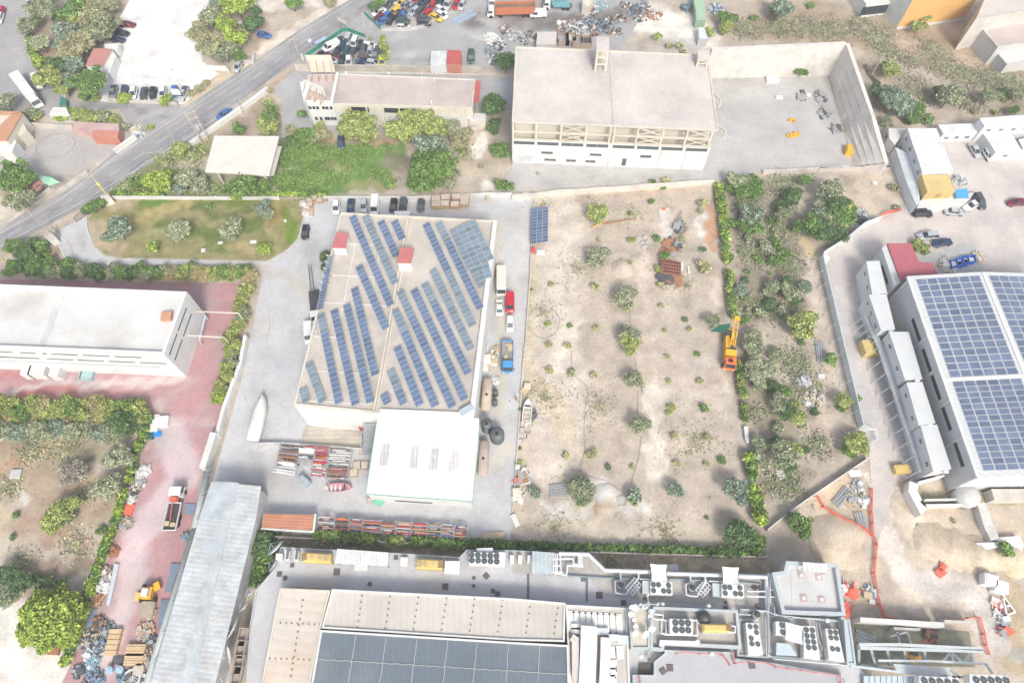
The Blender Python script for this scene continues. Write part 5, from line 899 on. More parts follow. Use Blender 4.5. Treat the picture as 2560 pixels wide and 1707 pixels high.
for k, s, z, zz, m_, d in ((14, "1738,450 1868,452 1862,562 1732,558", 5.6, zD, whr, 'square white box roof between generator and ten-fan unit'), (14, "1330,415 1390,418 1386,488 1328,486", 5.2, zD, whr, 'small white roof box right of the ribbed canopy'), (14, "910,480 1022,488 1018,532 905,528", 5.2, zD, whr, 'white step box below the ribbed canopy'), (14, "188,382 240,384 236,434 184,432", 5.4, zD, whr, 'white cube beside the big dish at the deck corner'), (15, "782,1065 890,1068 885,1122 780,1118", 7.8, 6.9, P('duct_paleblue', (.56, .62, .64), .5), 'pale blue duct box on the beige roof'), (15, "975,1130 1068,1135 1070,1208 972,1200", 8.0, 6.9, P('duct_paleblue', (.56, .62, .64), .5), 'pale square duct box at the dish tower foot'), (16, "82,1200 190,1210 262,1315 80,1305", 6.2, 4.6, MC['strip_blue'], 'flat pale blue plant box beneath the slanted sail')):
 p = PL(k, s, z); o = MB().prism([xy(v) for v in p], zz, z-.12).prism([xy(v) for v in inset(p, -.08)], z-.11, z).build('roof_box', m_); reg(o, d, '', 'roof box')
def duct(desc, k, s, z, wd, ht, mat=pipe, cat='duct'):
 pts = PL(k, s, z); mb = MB()
 mb.wall(pts, wd, z-ht/2, z+ht/2)
 for q in pts[::2]: mb.bar((q.x, q.y, z-ht/2-.6), (q.x, q.y, z-ht/2), .15, .15)
 o = mb.build('duct', mat); reg(o, desc, '', cat); return o
duct('broad white ventilation duct down the beige roof', 15, "705,1045 698,1300 685,1600", 8.1, 2.6, 1.4, whr); duct('second white ventilation duct right of the broad one', 15, "855,1150 852,1330 840,1620", 8.0, 1.5, 1.2, unit); duct('pale pinkish duct beside the dark roof edge', 15, "545,1145 580,1170 582,1500 600,1545", 7.8, 1.1, .9, M('duct_pink', (.66, .60, .55), .7)); duct('pale duct link from the roof box to the tower foot', 15, "885,1150 975,1152", 7.7, 1.0, .8, P('duct_paleblue', (.56, .62, .64), .5))
duct('dark rusty pipe run between the two white ducts', 15, "775,1140 768,1400 760,1600", 7.4, .5, .4, M('rust_pipe', (.30, .21, .16), .8)); duct('blue-grey long duct beside the broad white duct', 15, "640,1090 630,1400 610,1560", 7.3, .9, .5, P('duct_slate', (.32, .40, .45), .5)); duct('white duct with a bend in the sunken plant roof', 15, "1365,1230 1370,1188 1680,1198 1720,1180", 7.3, .55, .5)
for x, y in [(540+i*55, 1000+i*3) for i in range(9)]+[(920, 1290), (985, 1285), (925, 1400), (925, 1465), (920, 1530)]: q = G(15, x, y, 6.97); o = MB().box(tuple(q), (1.3, 3.2 if y < 1100 else 1.9, .12)).box((q.x, q.y, q.z+.125), (.9, 2.6 if y < 1100 else 1.3, .06)).build('roof_hatch', unit); reg(o, 'pale flat roof hatch', 'on the duct roof', 'hatch', 'flat hatches on the beige roof')
for x, y in ((590, 1050), (592, 1088)): q = G(15, x, y, 6.97); o = MB().box(tuple(q), (1.7, .9, .6)).build('vent_box', whr); reg(o, 'white vent box', 'by the top of the broad white duct', 'vent')
def pipes(desc, segs, r, mat=pipe, z=5.0):
 mb = MB()
 for k, s in segs: 
  pts = PL(k, s, z); mb.path(pts, r, 8)
  for q in pts: mb.blob(q, (r*1.15, r*1.15, r*1.15), 6, 4)
  for a, b in zip(pts[:-1], pts[1:]):
   for i in range(int((b-a).length/4)): q = a.lerp(b, (i+.5)/max(1, int((b-a).length/4))); mb.bar((q.x, q.y, z-1.0), (q.x, q.y, z-r), .08, .08)
 o = mb.build('pipe_run', mat); reg(o, desc, '', 'pipes'); return o
pipes('thick grey pipe run along the top edge of mall deck', [(15, "440,378 700,385 850,530 1265,545"), (15, "1430,560 1930,578"), (15, "2085,585 2335,595 2345,900")], .32); pipes('lighter parallel pipe run beside the thick one', [(15, "420,375 715,398 845,545 1265,562"), (15, "1430,548 1930,562 2345,575")], .12, pipg, 4.7)
pipes('dark thin pipe line across the plant slab', [(15, "520,580 850,600 1260,605"), (15, "1430,612 1900,628"), (15, "2100,640 2280,660 2290,860")], .14, P('pipe_dark', (.13, .2, .24), .4), 4.4)
pipes('tangle of white pipes right of the pale ribbed canopy', [(15, "375,375 378,550 500,578 510,490 650,495"), (15, "395,380 400,570"), (15, "415,385 412,560 440,560"), (15, "370,430 560,425 570,480 600,480"), (15, "440,400 450,550"), (15, "610,392 612,490"), (15, "625,392 627,490"), (15, "640,392 642,490"), (15, "375,490 440,490"), (15, "370,545 460,548"), (15, "560,430 565,490")], .16)
pipes('white pipe loop round the left pump tank', [(15, "995,545 998,640"), (15, "945,632 1000,630"), (15, "945,632 950,735 1000,750 1050,750 1060,735"), (15, "1160,545 1162,600 1060,725"), (15, "1180,612 1270,618")], .16); pipes('white pipe loop round the right pump tank', [(15, "1635,570 1640,655"), (15, "1595,658 1640,655"), (15, "1595,658 1600,755 1650,770 1700,770 1712,755"), (15, "1770,575 1775,630 1710,745"), (15, "1815,632 1925,638")], .16)
def skid(k, a, b, desc):
 p, q = G(k, *a, 4.8), G(k, *b, 4.8); mb = MB(); d = (q-p).normalized(); n_ = Vector((-d.y, d.x, 0))
 for o_ in (-.8, -.3, .3, .8): mb.tube(p+n_*o_, q+n_*o_, .1, 6)
 for u in (0, .25, .5, .75, 1): c = p.lerp(q, u); mb.bar(c-n_*.95, c+n_*.95, .16, .2).bar((c.x, c.y, zD), c, .12, .12)
 o = mb.build('pump_skid', pipe); reg(o, desc, '', 'pump skid')
skid(15, (1075, 725), (1155, 635), 'slanted white pump skid beside the left round tank'); skid(15, (1720, 745), (1800, 655), 'slanted white pump skid beside the right round tank')
for k, x, y, r, z, d in ((15, 1005, 665, 30, zD, 'black-topped round tank, left on the plant slab'), (15, 1663, 690, 30, zD, 'black-topped round tank, right on the plant slab'), (15, 2255, 935, 33, 4.6, 'grey round tank near the corner of the machine wells')):
 q = G(k, x, y, z+2.2); R_ = r*mpp(k, x, y, z+2); tt = thing('round_tank', (q.x, q.y, z)); reg(tt, d, '', 'tank'); MB().tube((q.x, q.y, z), (q.x, q.y, z+2.0), R_, 20).build('body', P('tank_steel', (.33, .36, .38), .4), tt, True); MB().tube((q.x, q.y, z+2.0), (q.x, q.y, z+2.25), R_*.9, 20, r2=R_*.5).build('lid', P('tank_black', (.05, .06, .06), .5), tt)
pipes('pipes framing the six-fan unit in the sunken roof', [(15, "1440,995 1390,990 1385,940 1310,935"), (15, "1375,985 1370,1110 1450,1120"), (15, "1660,990 1700,990 1700,1130 1400,1120"), (15, "1700,1000 1750,1060"), (15, "1410,985 1415,1110"), (15, "2010,1040 2050,1045 2050,1100 1990,1105"), (15, "1280,960 1330,985 1380,980")], .12, pipe, 7.0); pipes('long thin pipes in the right machine wells', [(15, "2090,1060 2090,985 2260,985"), (15, "2070,935 2190,940"), (15, "2110,930 2110,890 2345,905 t16 60,940 480,985 640,1000"), (15, "2325,960 2335,1330"), (16, "5,700 5,1300 60,1345 700,1400"), (16, "60,870 60,930 240,990 240,1040"), (16, "440,1010 460,1150 500,1250 490,1260"), (16, "470,1020 490,1120 520,1240"), (16, "110,830 120,930"), (16, "650,1000 710,1370")], .1, pipg, 5.6); pipes('roof edge pipes above the white flat roof', [(16, "0,560 20,600 20,820"), (16, "30,710 215,722"), (16, "30,775 215,785"), (15, "2160,725 2330,725"), (15, "2160,770 2330,775")], .12, pipe, 5.0)
o = MB().blob(G(15, 1764, 965, 7.3), (1.15, 1.1, .9), 12, 6).build('plastic_tank', P('tank_black', (.05, .06, .06), .5), smooth=True); reg(o, 'black rounded plastic tank beside the yellow generator', '', 'tank')
# small roof hatches / manholes
for k, x, y, s_, rot in ((14, 332, 487, 1.0, 0), (14, 215, 567, 1.3, 0), (14, 742, 547, 1.6, 0), (14, 1284, 415, 1.1, 0), (14, 1738, 680, 1.5, 0), (14, 2000, 602, .8, 0), (14, 1997, 675, .8, 0), (14, 2114, 583, 1.4, .78), (14, 2218, 748, 1.2, 0), (15, 803, 760, 1.6, 0), (15, 1218, 795, .8, 0), (15, 1025, 830, 1.3, 0), (15, 1960, 877, 1.1, 0), (15, 1960, 828, .8, 0), (15, 2227, 690, 1.4, .78), (15, 2250, 862, 1.0, 0), (15, 1448, 1425, 1.6, 0), (15, 1384, 1453, 1.5, .6), (15, 1260, 1352, .8, 0), (15, 2200, 1400, 1.6, .1)):
 z = 5.02 if k == 15 and y > 1300 else zD+.05; q = G(k, x, y, z); o = MB().box((q.x, q.y, z), (s_*.68, s_*.68, .08), rot).box((q.x, q.y, z+.08), (s_*.6, s_*.6, .05), rot).build('drain_cover', P('cover_brown', (.13, .105, .10), .8)); reg(o, 'dark square drain cover', 'let into the mall roof deck', 'drain cover', 'drain covers on the mall roofs')
for x, y in ((268, 603), (1045, 658), (2175, 720)): q = G(14, x, y, zD); o = MB().tube((q.x, q.y, zD), (q.x, q.y, zD+.12), .42, 16).build('manhole', MC['cover_brown']); reg(o, 'round brown manhole cover', 'on the mall gravel deck', 'manhole', 'manholes')
def dish(k, x, y, z, r, az, el, desc='white satellite dish', place='on the mast tower above the mall', grp_='dishes on the tower'):
 c = G(k, x, y, z); D_ = Vector((math.cos(el)*math.cos(az), math.cos(el)*math.sin(az), math.sin(el))); a = D_.orthogonal().normalized(); b = D_.cross(a); t = thing('satellite_dish', tuple(c-Vector((0, 0, 1)))); reg(t, desc, place, 'satellite dish', grp_); rings = []
 for q, dd in ((.02, 0), (.5, .07), (.8, .17), (1, .26)): rings.append([tuple(c+D_*dd*r+(a*math.cos(i*PI/8)+b*math.sin(i*PI/8))*r*q) for i in range(16)])
 MB().ring(rings, cap=False).build('reflector', P('dish_white', (.8, .8, .79), .5), t, True); e = c+D_*r*.9; mb = MB()
 for i in range(3): v = c+D_*.26*r+(a*math.cos(i*2.1)+b*math.sin(i*2.1))*r; mb.tube(v, e, .04, 4)
 mb.blob(e, (.12, .12, .12), 6, 4); mb.build('feed_arm', alu, t); MB().tube(c-D_*.1, c-Vector((0, 0, 1.0)), .07, 6).build('mount', pipg, t)
for x, y, r in ((1103, 870, .75), (1100, 935, .8), (1122, 985, .5), (1135, 1045, .6), (1128, 1108, .75), (1222, 1118, .9), (1140, 875, .9), (1220, 862, .7), (1275, 905, .6), (1285, 1065, .8), (1268, 945, .5)): dish(15, x, y, 9.6, r*.7, random.uniform(-2.6, -.8), .8)
for k, x, y, r, az in ((14, 190, 345, 1.7, 2.4), (14, 172, 495, 1.3, 2.7), (13, 2305, 745, 1.0, 2.3), (13, 2245, 880, 1.1, 2.5), (13, 2150, 1075, 2.0, 2.8), (13, 2125, 1310, 1.5, 3.5), (13, 2105, 1540, 1.5, 3.0)): dish(k, x, y, 4.6, r, az, .45, 'white dish on a bracket', 'on the left deck edge', 'edge dishes')
t = thing('antenna_mast', tuple(G(15, 1215, 870, 8.4))); reg(t, 'white lattice antenna mast among the satellite dishes', '', 'mast'); q = G(15, 1215, 870, 8.4); mb = MB()
for i in range(3): a = i*2.09; mb.tube((q.x+.4*math.cos(a), q.y+.4*math.sin(a), 8.4), (q.x+.25*math.cos(a), q.y+.25*math.sin(a), 13), .06, 4)
for j in range(8):
 for i in range(3): a, b = i*2.09, (i+1)*2.09; mb.tube((q.x+.35*math.cos(a), q.y+.35*math.sin(a), 8.6+j*.55), (q.x+.35*math.cos(b), q.y+.35*math.sin(b), 9.1+j*.55), .04, 4)
mb.build('lattice', whr, t); mb = MB()
for a in range(4): v = Vector((math.cos(a*1.6), math.sin(a*1.6), 0)); mb.tube(Vector((q.x, q.y, 12.4)), Vector((q.x, q.y, 12.4))+v*1.4, .05, 4).box((q.x+v.x*1.4, q.y+v.y*1.4, 11.6), (.3, .3, 1.6))
mb.build('panel_antenna', whr, t)
for x, y in ((400, 685), (540, 690)): q = G(14, x, y, zD); o = MB().bar((q.x-1.2, q.y, zD+1), (q.x+1.2, q.y, zD+1), .12, .5).tube((q.x, q.y, zD), (q.x, q.y, zD+2.2), .08).build('aerial', M('aerial_cream', (.66, .58, .48), .6)); reg(o, 'cream aerial bracket', 'at the upper edge of the left mall roof', 'aerial', 'aerials')
for k, x, y in ((13, 2230, 1150), (13, 2215, 1260), (13, 2195, 1400), (13, 2180, 1500)):
 q = G(k, x, y, 4.2); o = MB().wall([q+Vector(v) for v in ((-.7, -1.4, 0), (.7, -1.4, 0), (.9, 1.4, 0), (-.5, 1.4, 0), (-.7, -1.4, 0))], .15, 4.0, 5.0).box((q.x, q.y, 4.05), (1.2, 2.6, .3)).build('wire_cage', M('cage_brown', (.32, .27, .23), .8)); reg(o, 'brown framed wire cage', 'on the left deck edge', 'cage', 'cages on the deck edge')
# red handrails
def rail(desc, k, s, z, h=1.0, mat=None, wd=.12, post=2.0, cat='railing', name='handrail'):
 pts = PL(k, s, z); mb = MB(); up = Vector((0, 0, h)); mb.path([q+up for q in pts], wd/2, 5).path([q+up*.5 for q in pts], wd/2.5, 4)
 for a, b in zip(pts[:-1], pts[1:]):
  n = max(1, int((b-a).length/post))
  for i in range(n+1): q = a.lerp(b, i/n); mb.bar(q, q+up, wd, wd)
 o = mb.build(name, mat or P('rail_red', (.62, .09, .08), .5)); reg(o, desc, '', cat); return o
rail('red handrail on the smooth grey roof below the sunken plant', 15, "1505,1300 1570,1282 1720,1300 1810,1290 1920,1310 1990,1400", 5.1); rail('red handrail bending at the right of the smooth grey roof', 15, "2010,1280 2035,1385 2160,1370 2350,1390 t16 60,1420 420,1470 640,1500 650,1560", 5.1); rail('short red handrail by the bottom grating', 15, "1165,1510 1168,1570", 5.1)
# orange barriers on the building site
onet = P('barrier_red', (.80, .16, .10), .6)
def barrier(desc, k, s, h=1.0):
 pts = PL(k, s, 0); mb = MB(); 
 for a, b in zip(pts[:-1], pts[1:]):
  n = max(1, int((b-a).length/2.0)); 
  for i in range(n):
   p, q = a.lerp(b, i/n), a.lerp(b, (i+.94)/n)
   for z in (.15, .55, .95): mb.bar((p.x, p.y, z), (q.x, q.y, z), .06, .18)
   mb.bar((p.x, p.y, 0), (p.x, p.y, h), .1, .1).bar((q.x, q.y, 0), (q.x, q.y, h), .1, .1).bar((p.x-.4, p.y, .05), (p.x+.4, p.y, .05), .12, .08)
 o = mb.build('site_barrier', onet); reg(o, desc, '', 'barrier')
barrier('winding red plastic barrier down the gravel site road', 12, "940,1350 935,1568 t16 950,210 985,300 960,560 990,760 1015,850 1060,965 1180,975"); barrier('red netting line slanting to join the site road barrier', 12, "440,1420 500,1520 580,1568 t16 700,70 870,150 945,215"); barrier('red barrier curve around the pit at the bottom right', 16, "1820,975 1920,965 1965,1120 1980,1220 2010,1310"); barrier('faded orange net beside the gravel road bend', 8, "1000,450 1060,400 1215,370")
def heap(desc, k, x, y, n, r, mats, sz=(.3, 1.6), cat='scrap heap', name='scrap_heap', h=.8, z=0):
 c = G(k, x, y, z); t = thing(name, tuple(c)); reg(t, desc, '', cat); r *= mpp(k, x, y)
 for m_ in mats:
  mb = MB()
  for i in range(n//len(mats)):
   a, q = random.uniform(0, 2*PI), r*math.sqrt(random.random()); s1 = random.uniform(*sz); X, Y = c.x+q*math.cos(a), c.y+q*math.sin(a); Z = c.z+random.uniform(0, h)*(1-(q/r)**2)
   if random.random() < .5: mb.box((X, Y, Z), (s1, random.uniform(.2, s1), random.uniform(.1, .5)), random.uniform(0, 3))
   else: u = random.uniform(0, 3); mb.bar((X, Y, Z+.1), (X+s1*math.cos(u), Y+s1*math.sin(u), Z+random.uniform(0, .5)), .12, .12)
  mb.build('pieces', m_, t)
 return t
w1, g1, dk1, bl1, rs1, br1 = P('scrap_white', (.62, .62, .6), .6), P('scrap_grey', (.33, .34, .35), .6), P('scrap_dark', (.09, .095, .1), .7), P('scrap_blue', (.17, .24, .32), .6), P('scrap_rust', (.36, .17, .09), .8), P('scrap_tan', (.52, .42, .28), .8)
heap('pile of bright red plastic barriers beside the white flat roof', 16, 755, 740, 30, 50, [onet], (.8, 1.8)); heap('heap of red barriers at the lower end of wall strip', 16, 715, 900, 16, 45, [onet], (.8, 1.6)); heap('stack of red barriers at the right edge of site, upper', 16, 2110, 885, 26, 60, [onet, w1], (.8, 1.6)); heap('stack of red barriers at the right edge of site, lower', 16, 2165, 1090, 20, 45, [onet, g1], (.8, 1.5)); heap('small row of red barriers by the earth bank', 16, 1580, 530, 14, 50, [onet], (.8, 1.4))
heap('pile of blue and brown site scrap by the red barrier', 16, 930, 760, 26, 60, [w1, br1, bl1], (.5, 2)); heap('grey scrap heap beside the lower red stack', 16, 2150, 1000, 20, 50, [w1, g1], (.5, 1.5)); heap('white sacks along the wall strip', 16, 683, 700, 14, 35, [w1], (.8, 1.5))
for x, y in ((2045, 622), (2138, 682)): q = G(16, x, y, 1.6); o = MB().box((q.x, q.y, 0), (2.3, 2.0, 1.9), -.3).box((q.x, q.y, 1.9), (1.9, 1.6, .12), -.3).build('water_tank_cube', P('cube_white', (.74, .73, .78), .5)); reg(o, 'white cube tank', 'on the earth at the right of the building site', 'tank', 'cube tanks')
o = MB().path(PL(16, "2150,750 2270,915 2190,940 2160,790", .4), .15, 5).path(PL(16, "2190,860 2230,850", .4), .15, 5).build('steel_truss', P('frame_white', (.8, .8, .8), .4)); reg(o, 'white A-shaped steel frame lying by the red barriers', '', 'frame')
# steelwork under construction
sg = P('structural_grey', (.36, .42, .43), .5, .2); sl_ = P('structural_pale', (.56, .60, .60), .5, .2); t = thing('steel_structure', tuple(G(16, 1400, 1250, 0))); reg(t, 'grey steel frame under construction at the bottom right corner', '', 'steel structure'); mb = MB()
def beams(segs, z, wd, ht, mat, nm): 
 for k, s in segs:
  pts = PL(k, s, z); mb = MB()
  for a, b in zip(pts[:-1], pts[1:]): mb.bar(a, b, wd, ht)
  mb.build(nm, mat, t)
beams([(16, "830,1215 1200,1215 1960,1255"), (16, "840,1245 1960,1275")], 4.0, .5, .6, sl_, 'girder'); beams([(16, "930,1215 985,1415"), (16, "1075,1210 1125,1410"), (16, "1245,1225 1260,1400"), (16, "1425,1240 1445,1400"), (16, "830,1215 830,1400 1150,1440")], 3.4, .45, .5, sg, 'cross_beam'); beams([(16, "1150,1400 1680,1440 1760,1520"), (16, "1160,1420 1650,1465 1740,1540"), (16, "1170,1440 1640,1490"), (16, "760,1410 1160,1460 1500,1500 2000,1520"), (16, "1010,1360 1500,1365 2000,1390 2060,1480")], 4.4, .35, .35, sl_, 'purlin'); beams([(16, "1665,1290 1610,1360"), (16, "1680,1290 1700,1370"), (16, "1690,1290 1780,1370"), (16, "1850,1290 1800,1370"), (16, "1860,1290 1880,1370")], 2.5, .35, .35, sl_, 'brace')
mb = MB()
for x, y in ((835, 1230), (1075, 1230), (1245, 1240), (1425, 1255), (1680, 1265), (1850, 1270), (1950, 1270)): q = G(16, x, y, 4); mb.box((q.x, q.y, -.1), (.4, .4, 4.0))
mb.build('column', sg, t)
for i in range(10): mbx = MB().prism([xy(v) for v in PL(16, f"{880+i*52},1500 {925+i*52},1500 {925+i*52},1640 {880+i*52},1640", 4.8)], 4.5, 4.8).build('roof_panel', P('sheet_blue', (.50, .58, .61), .4, .1), t)
beams([(16, "1120,1140 1275,1100 1310,1200"), (16, "1185,1100 1205,1200")], 2.0, .3, .3, sl_, 'loose_beam')
for d, k, s, z, z0, m_ in (('long white topped concrete wall left in the excavation', 16, "845,962 1610,1010 1622,1055 850,1005", 3.2, -.1, cwh), ('thin concrete wall running on towards the right barrier', 16, "1620,985 1890,1000 1890,1025 1625,1008", 2.4, -.1, cw), ('small concrete slab beneath the long white topped wall', 16, "1150,1050 1405,1065 1395,1085 1160,1078", 1.8, -.1, cgr)): o = MB().prism([xy(v) for v in PL(k, s, z)], z0, z).build('concrete_wall', m_); reg(o, d, '', 'wall')
for d, k, s in (('bundle of dark steel pipes in the excavation', 16, "800,1120 985,1185"), ('bundle of long grey rails beside the red netting', 12, "620,1500 745,1350"), ('bundle of slim pipes right of the grey rails', 16, "830,0 870,130"), ('bundle of long pipes by the fence in the overgrown strip', 12, "470,0 495,190")):
 a, b = PL(k, s, .25); dd = (b-a).normalized(); nn = Vector((-dd.y, dd.x, 0)); mb = MB()
 for i in range(7): mb.tube(a+nn*(.28*i-.8)+Vector((0, 0, (i % 2)*.2)), b+nn*(.25*i-.75)+Vector((0, 0, (i % 2)*.2)), .1, 5)
 o = mb.build('pipe_bundle', pipg); reg(o, d, '', 'pipes')
# big grey wall/tunnel pieces at right
o = MB().prism([xy(v) for v in PL(12, "1920,1480 2000,1480 t16 2080,130 2125,240 2050,260 1990,150", 1.6)], -.1, 1.6).build('concrete_channel', MC['path_grey']); reg(o, 'grey concrete channel curving down at the right edge', '', 'channel')
for s, d in (("1910,280 2200,270 2220,300 1970,350", 'flat white slab beneath the grey channel'), ("2060,235 2310,215 2350,300 2330,360 2280,350", 'bent pale slab right of the grey channel')): o = MB().prism([xy(v) for v in PL(16, s, 1.0)], -.1, 1.0).build('slab', whr); reg(o, d, '', 'slab')
for d, k, s, z, m_, th in (('white low wall bending under the solar hall corner', 12, "1340,1290 1330,1370 1410,1520 1430,1500", 2.2, whr, 1.6), ('white wall below the solar hall', 12, "1450,1500 1980,1490", 1.8, whr, .4), ('thin white wall under the solar hall front', 12, "1440,1450 1890,1440", 1.8, whr, .3), ('slim white beam joining walkway and hall corner', 12, "1380,1290 1620,1225", 2.5, whr, .3)): o = MB().wall(PL(k, s, z), th, -.1, z).build('low_wall', m_); reg(o, d, '', 'wall')
for d, s in (('round concrete tank half under the solar hall', "1760,1400 1900,1445"),): q = G(12, 1830, 1410, 2); o = MB().tube((q.x, q.y, 0), (q.x, q.y, 2.4), 2.2, 20).build('round_tank', cgr, None, True); reg(o, d, '', 'tank')
o = MB().prism([xy(v) for v in PL(12, "2050,1350 2600,1350 2600,1450 2080,1450", 2.6)], 0, 2.6).build('concrete_block', cw); reg(o, 'beige concrete block at the foot of the solar hall', '', 'block')
# ================= VEHICLES =================
tyre = P('tyre', (.025, .025, .025), .8); rim = P('rim', (.4, .4, .42), .3, .7); cg = P('car_glass', (.03, .045, .055), .08, 0, .9); hl = P('headlight', (.8, .8, .78), .15); tl = P('taillight', (.45, .02, .02), .3); BODY = P('car_body', (.5, .5, .5), .25, .1, .6)
def car_proto(kind):
 t = thing('car_pattern_'+kind)
 p = dict(hatch=(3.95, .84, .88, 1.46, -1.75, -1.5, .25, 1.15), sedan=(4.5, .86, .86, 1.42, -1.5, -.95, .35, 1.15), suv=(4.6, .92, 1.0, 1.70, -2.15, -1.95, .45, 1.15), van=(4.9, .95, 1.15, 2.0, -2.4, -2.35, 1.2, 1.75), pickup=(5.1, .9, .95, 1.7, -.6, -.45, .6, 1.2))[kind]
 L_, w_, zb, zt, g0, g1, g2, g3 = p; h = L_/2
 def rg(y, w, z, zl=.28): return [(-w*.9, y, zl), (-w, y, .55), (-w*.97, y, z*.93), (-w*.8, y, z), (w*.8, y, z), (w*.97, y, z*.93), (w, y, .55), (w*.9, y, zl)]
 fz = zb-.14 if kind != 'van' else zb-.1
 MB().ring([rg(-h, w_*.82, zb-.18, .4), rg(-h+.12, w_*.94, zb-.03), rg(-h+.6, w_, zb), rg(0, w_, zb), rg(g3, w_, zb-.01), rg(h-.55, w_*.97, fz), rg(h-.12, w_*.88, fz-.1), rg(h, w_*.74, fz-.25, .4)]).build('body', BODY, t, True)
 a, b = w_*.86, w_*.68
 if kind == 'van': b = w_*.82
 lo = [(-a, g0, zb-.03), (a, g0, zb-.03), (a, g3, zb-.03), (-a, g3, zb-.03)]; up = [(-b, g1, zt-.05), (b, g1, zt-.05), (b, g2, zt-.05), (-b, g2, zt-.05)]
 MB().ring([lo, up]).build('windows', cg, t); mb = MB(); e = .03
 mb.ring([[(x*1.02, y, zt-.08) for x, y, z in up], [(x*.98, y, zt) for x, y, z in up]])
 for q, r_ in zip(lo, up): mb.tube(q, r_, .055, 5)
 for s_ in (-1, 1): 
  for f in (.42,): yl, yu = lo[0][1]+(lo[3][1]-lo[0][1])*f, up[0][1]+(up[3][1]-up[0][1])*f; mb.tube((s_*a, yl, zb), (s_*b, yu, zt-.05), .05, 5)
  if kind == 'van': mb.prism([(s_*a*1.02, g0), (s_*a*.9, g0), (s_*a*.9, .3), (s_*a*1.02, .3)], zb-.05, zt-.1)
  mb.box((s_*w_*1.05, g3-.35, zb), (.16, .12, .12))
 mb.build('roof', BODY, t)
 if kind == 'pickup': MB().prism([(-.75, -h+.1), (.75, -h+.1), (.75, -.8), (-.75, -.8)], zb+.005, zb+.02).build('load_bed', P('bed_dark', (.08, .08, .09), .7), t)
 for sx in (-1, 1):
  for sy in (-1, 1):
   y = sy*(h-.85); wh = MB().tube((sx*w_*.78, y, .33), (sx*w_*1.01, y, .33), .33, 12).build('wheel', tyre, t); MB().tube((sx*w_*.95, y, .33), (sx*w_*1.03, y, .33), .19, 8).build('rim', rim, wh)
  MB().box((sx*w_*.6, h-.1, fz-.28), (.32, .16, .14)).build('headlight', hl, t); MB().box((sx*w_*.66, -h+.03, zb-.32), (.26, .12, .16)).build('taillight', tl, t)
 return t
PROTO = {k: car_proto(k) for k in ('hatch', 'sedan', 'suv', 'van', 'pickup')}
CC = dict(white=(.75, .75, .74), silver=(.48, .50, .52), grey=(.26, .28, .29), dark=(.085, .095, .10), black=(.025, .028, .032), navy=(.035, .06, .13), blue=(.06, .16, .42), red=(.55, .03, .04), maroon=(.22, .025, .04), yellow=(.75, .48, .05), green=(.05, .11, .08), lime=(.62, .66, .05), brown=(.15, .09, .07))
CMAT = {k: P('car_'+k, v, .28, .15 if k not in ('white', 'yellow') else 0, .6) for k, v in CC.items()}
CN = {'dark': 'dark grey'}
def car(kind, col, k, x, y, dx, dy, place, z=0, desc=None, L=1.0, tilt=0, grp_='parked cars', cat='car', light=True):
 a = G(k, x, y, .8+z); b = G(k, x+dx*20, y+dy*20, .8+z); rz = math.atan2(b.y-a.y, b.x-a.x)-PI/2
 o = dup(PROTO[kind], (a.x, a.y, z), rz, (1, L, 1), {'car_body': CMAT[col]}); o.name = {'van': 'parked_van', 'pickup': 'pickup_truck'}.get(kind, 'parked_car')
 if tilt: o.rotation_euler = (tilt, tilt*.5, rz)
 if not desc: desc = f"{CN.get(col, col)} {({'hatch': 'hatchback', 'suv': 'estate car', 'pickup': 'pickup'}).get(kind, kind)}"
 return reg(o, desc, place, cat, grp_, px=N(k, x, y)[0])
pl_ = 'in the row behind the solar factory'
for kd, c_, x, y, L_ in (('hatch', 'white', 735, 330, 1), ('sedan', 'navy', 870, 312, .98), ('hatch', 'silver', 988, 315, .95), ('van', 'white', 1090, 320, 1.08), ('hatch', 'black', 1262, 316, 1.04), ('suv', 'dark', 1350, 322, 1), ('hatch', 'dark', 1513, 315, .92)): car(kd, c_, 6, x, y, -.12 if x > 1200 else -.1, 1, pl_, L=L_)
car('van', 'white', 6, 1325, 425, -1, 0, 'half hidden behind the factory roof edge'); car('hatch', 'black', 6, 452, 560, -.12, 1, 'alone beside the lawn kerb', L=1.02)
car('van', 'red', 6, 2332, 1215, 0, 1, 'in the lane right of the factory', desc='bright red minivan', L=.95); car('hatch', 'white', 6, 2332, 1400, 0, 1, 'below the red minivan'); car('sedan', 'white', 6, 2235, 1250, 0, -1, 'left of the red minivan', L=.95); car('van', 'white', 6, 485, 1490, 0.03, 1, 'squeezed against the left wall of the factory')
pl_ = 'in the row along the car park wall'
for kd, c_, x, y, d in (('pickup', 'grey', 1035, 848, -.25), ('hatch', 'navy', 1140, 835, -.12), ('hatch', 'white', 1222, 850, -.18), ('sedan', 'dark', 1318, 855, -.18), ('hatch', 'black', 1402, 852, -.15), ('hatch', 'white', 1492, 850, -.1), ('hatch', 'blue', 1605, 840, .1), ('pickup', 'silver', 1678, 858, -.45)): car(kd, c_, 1, x, y, d, 1, pl_)
o = MB().prism([xy(v) for v in PL(1, "1565,815 1635,820 1665,868 1580,868", 2.2)], 2.05, 2.2).bar(G(1, 1600, 860, 0), G(1, 1600, 860, 2.1), .1, .1).build('white_board', whr); reg(o, 'white flat board standing over the blue hatchback', '', 'board')
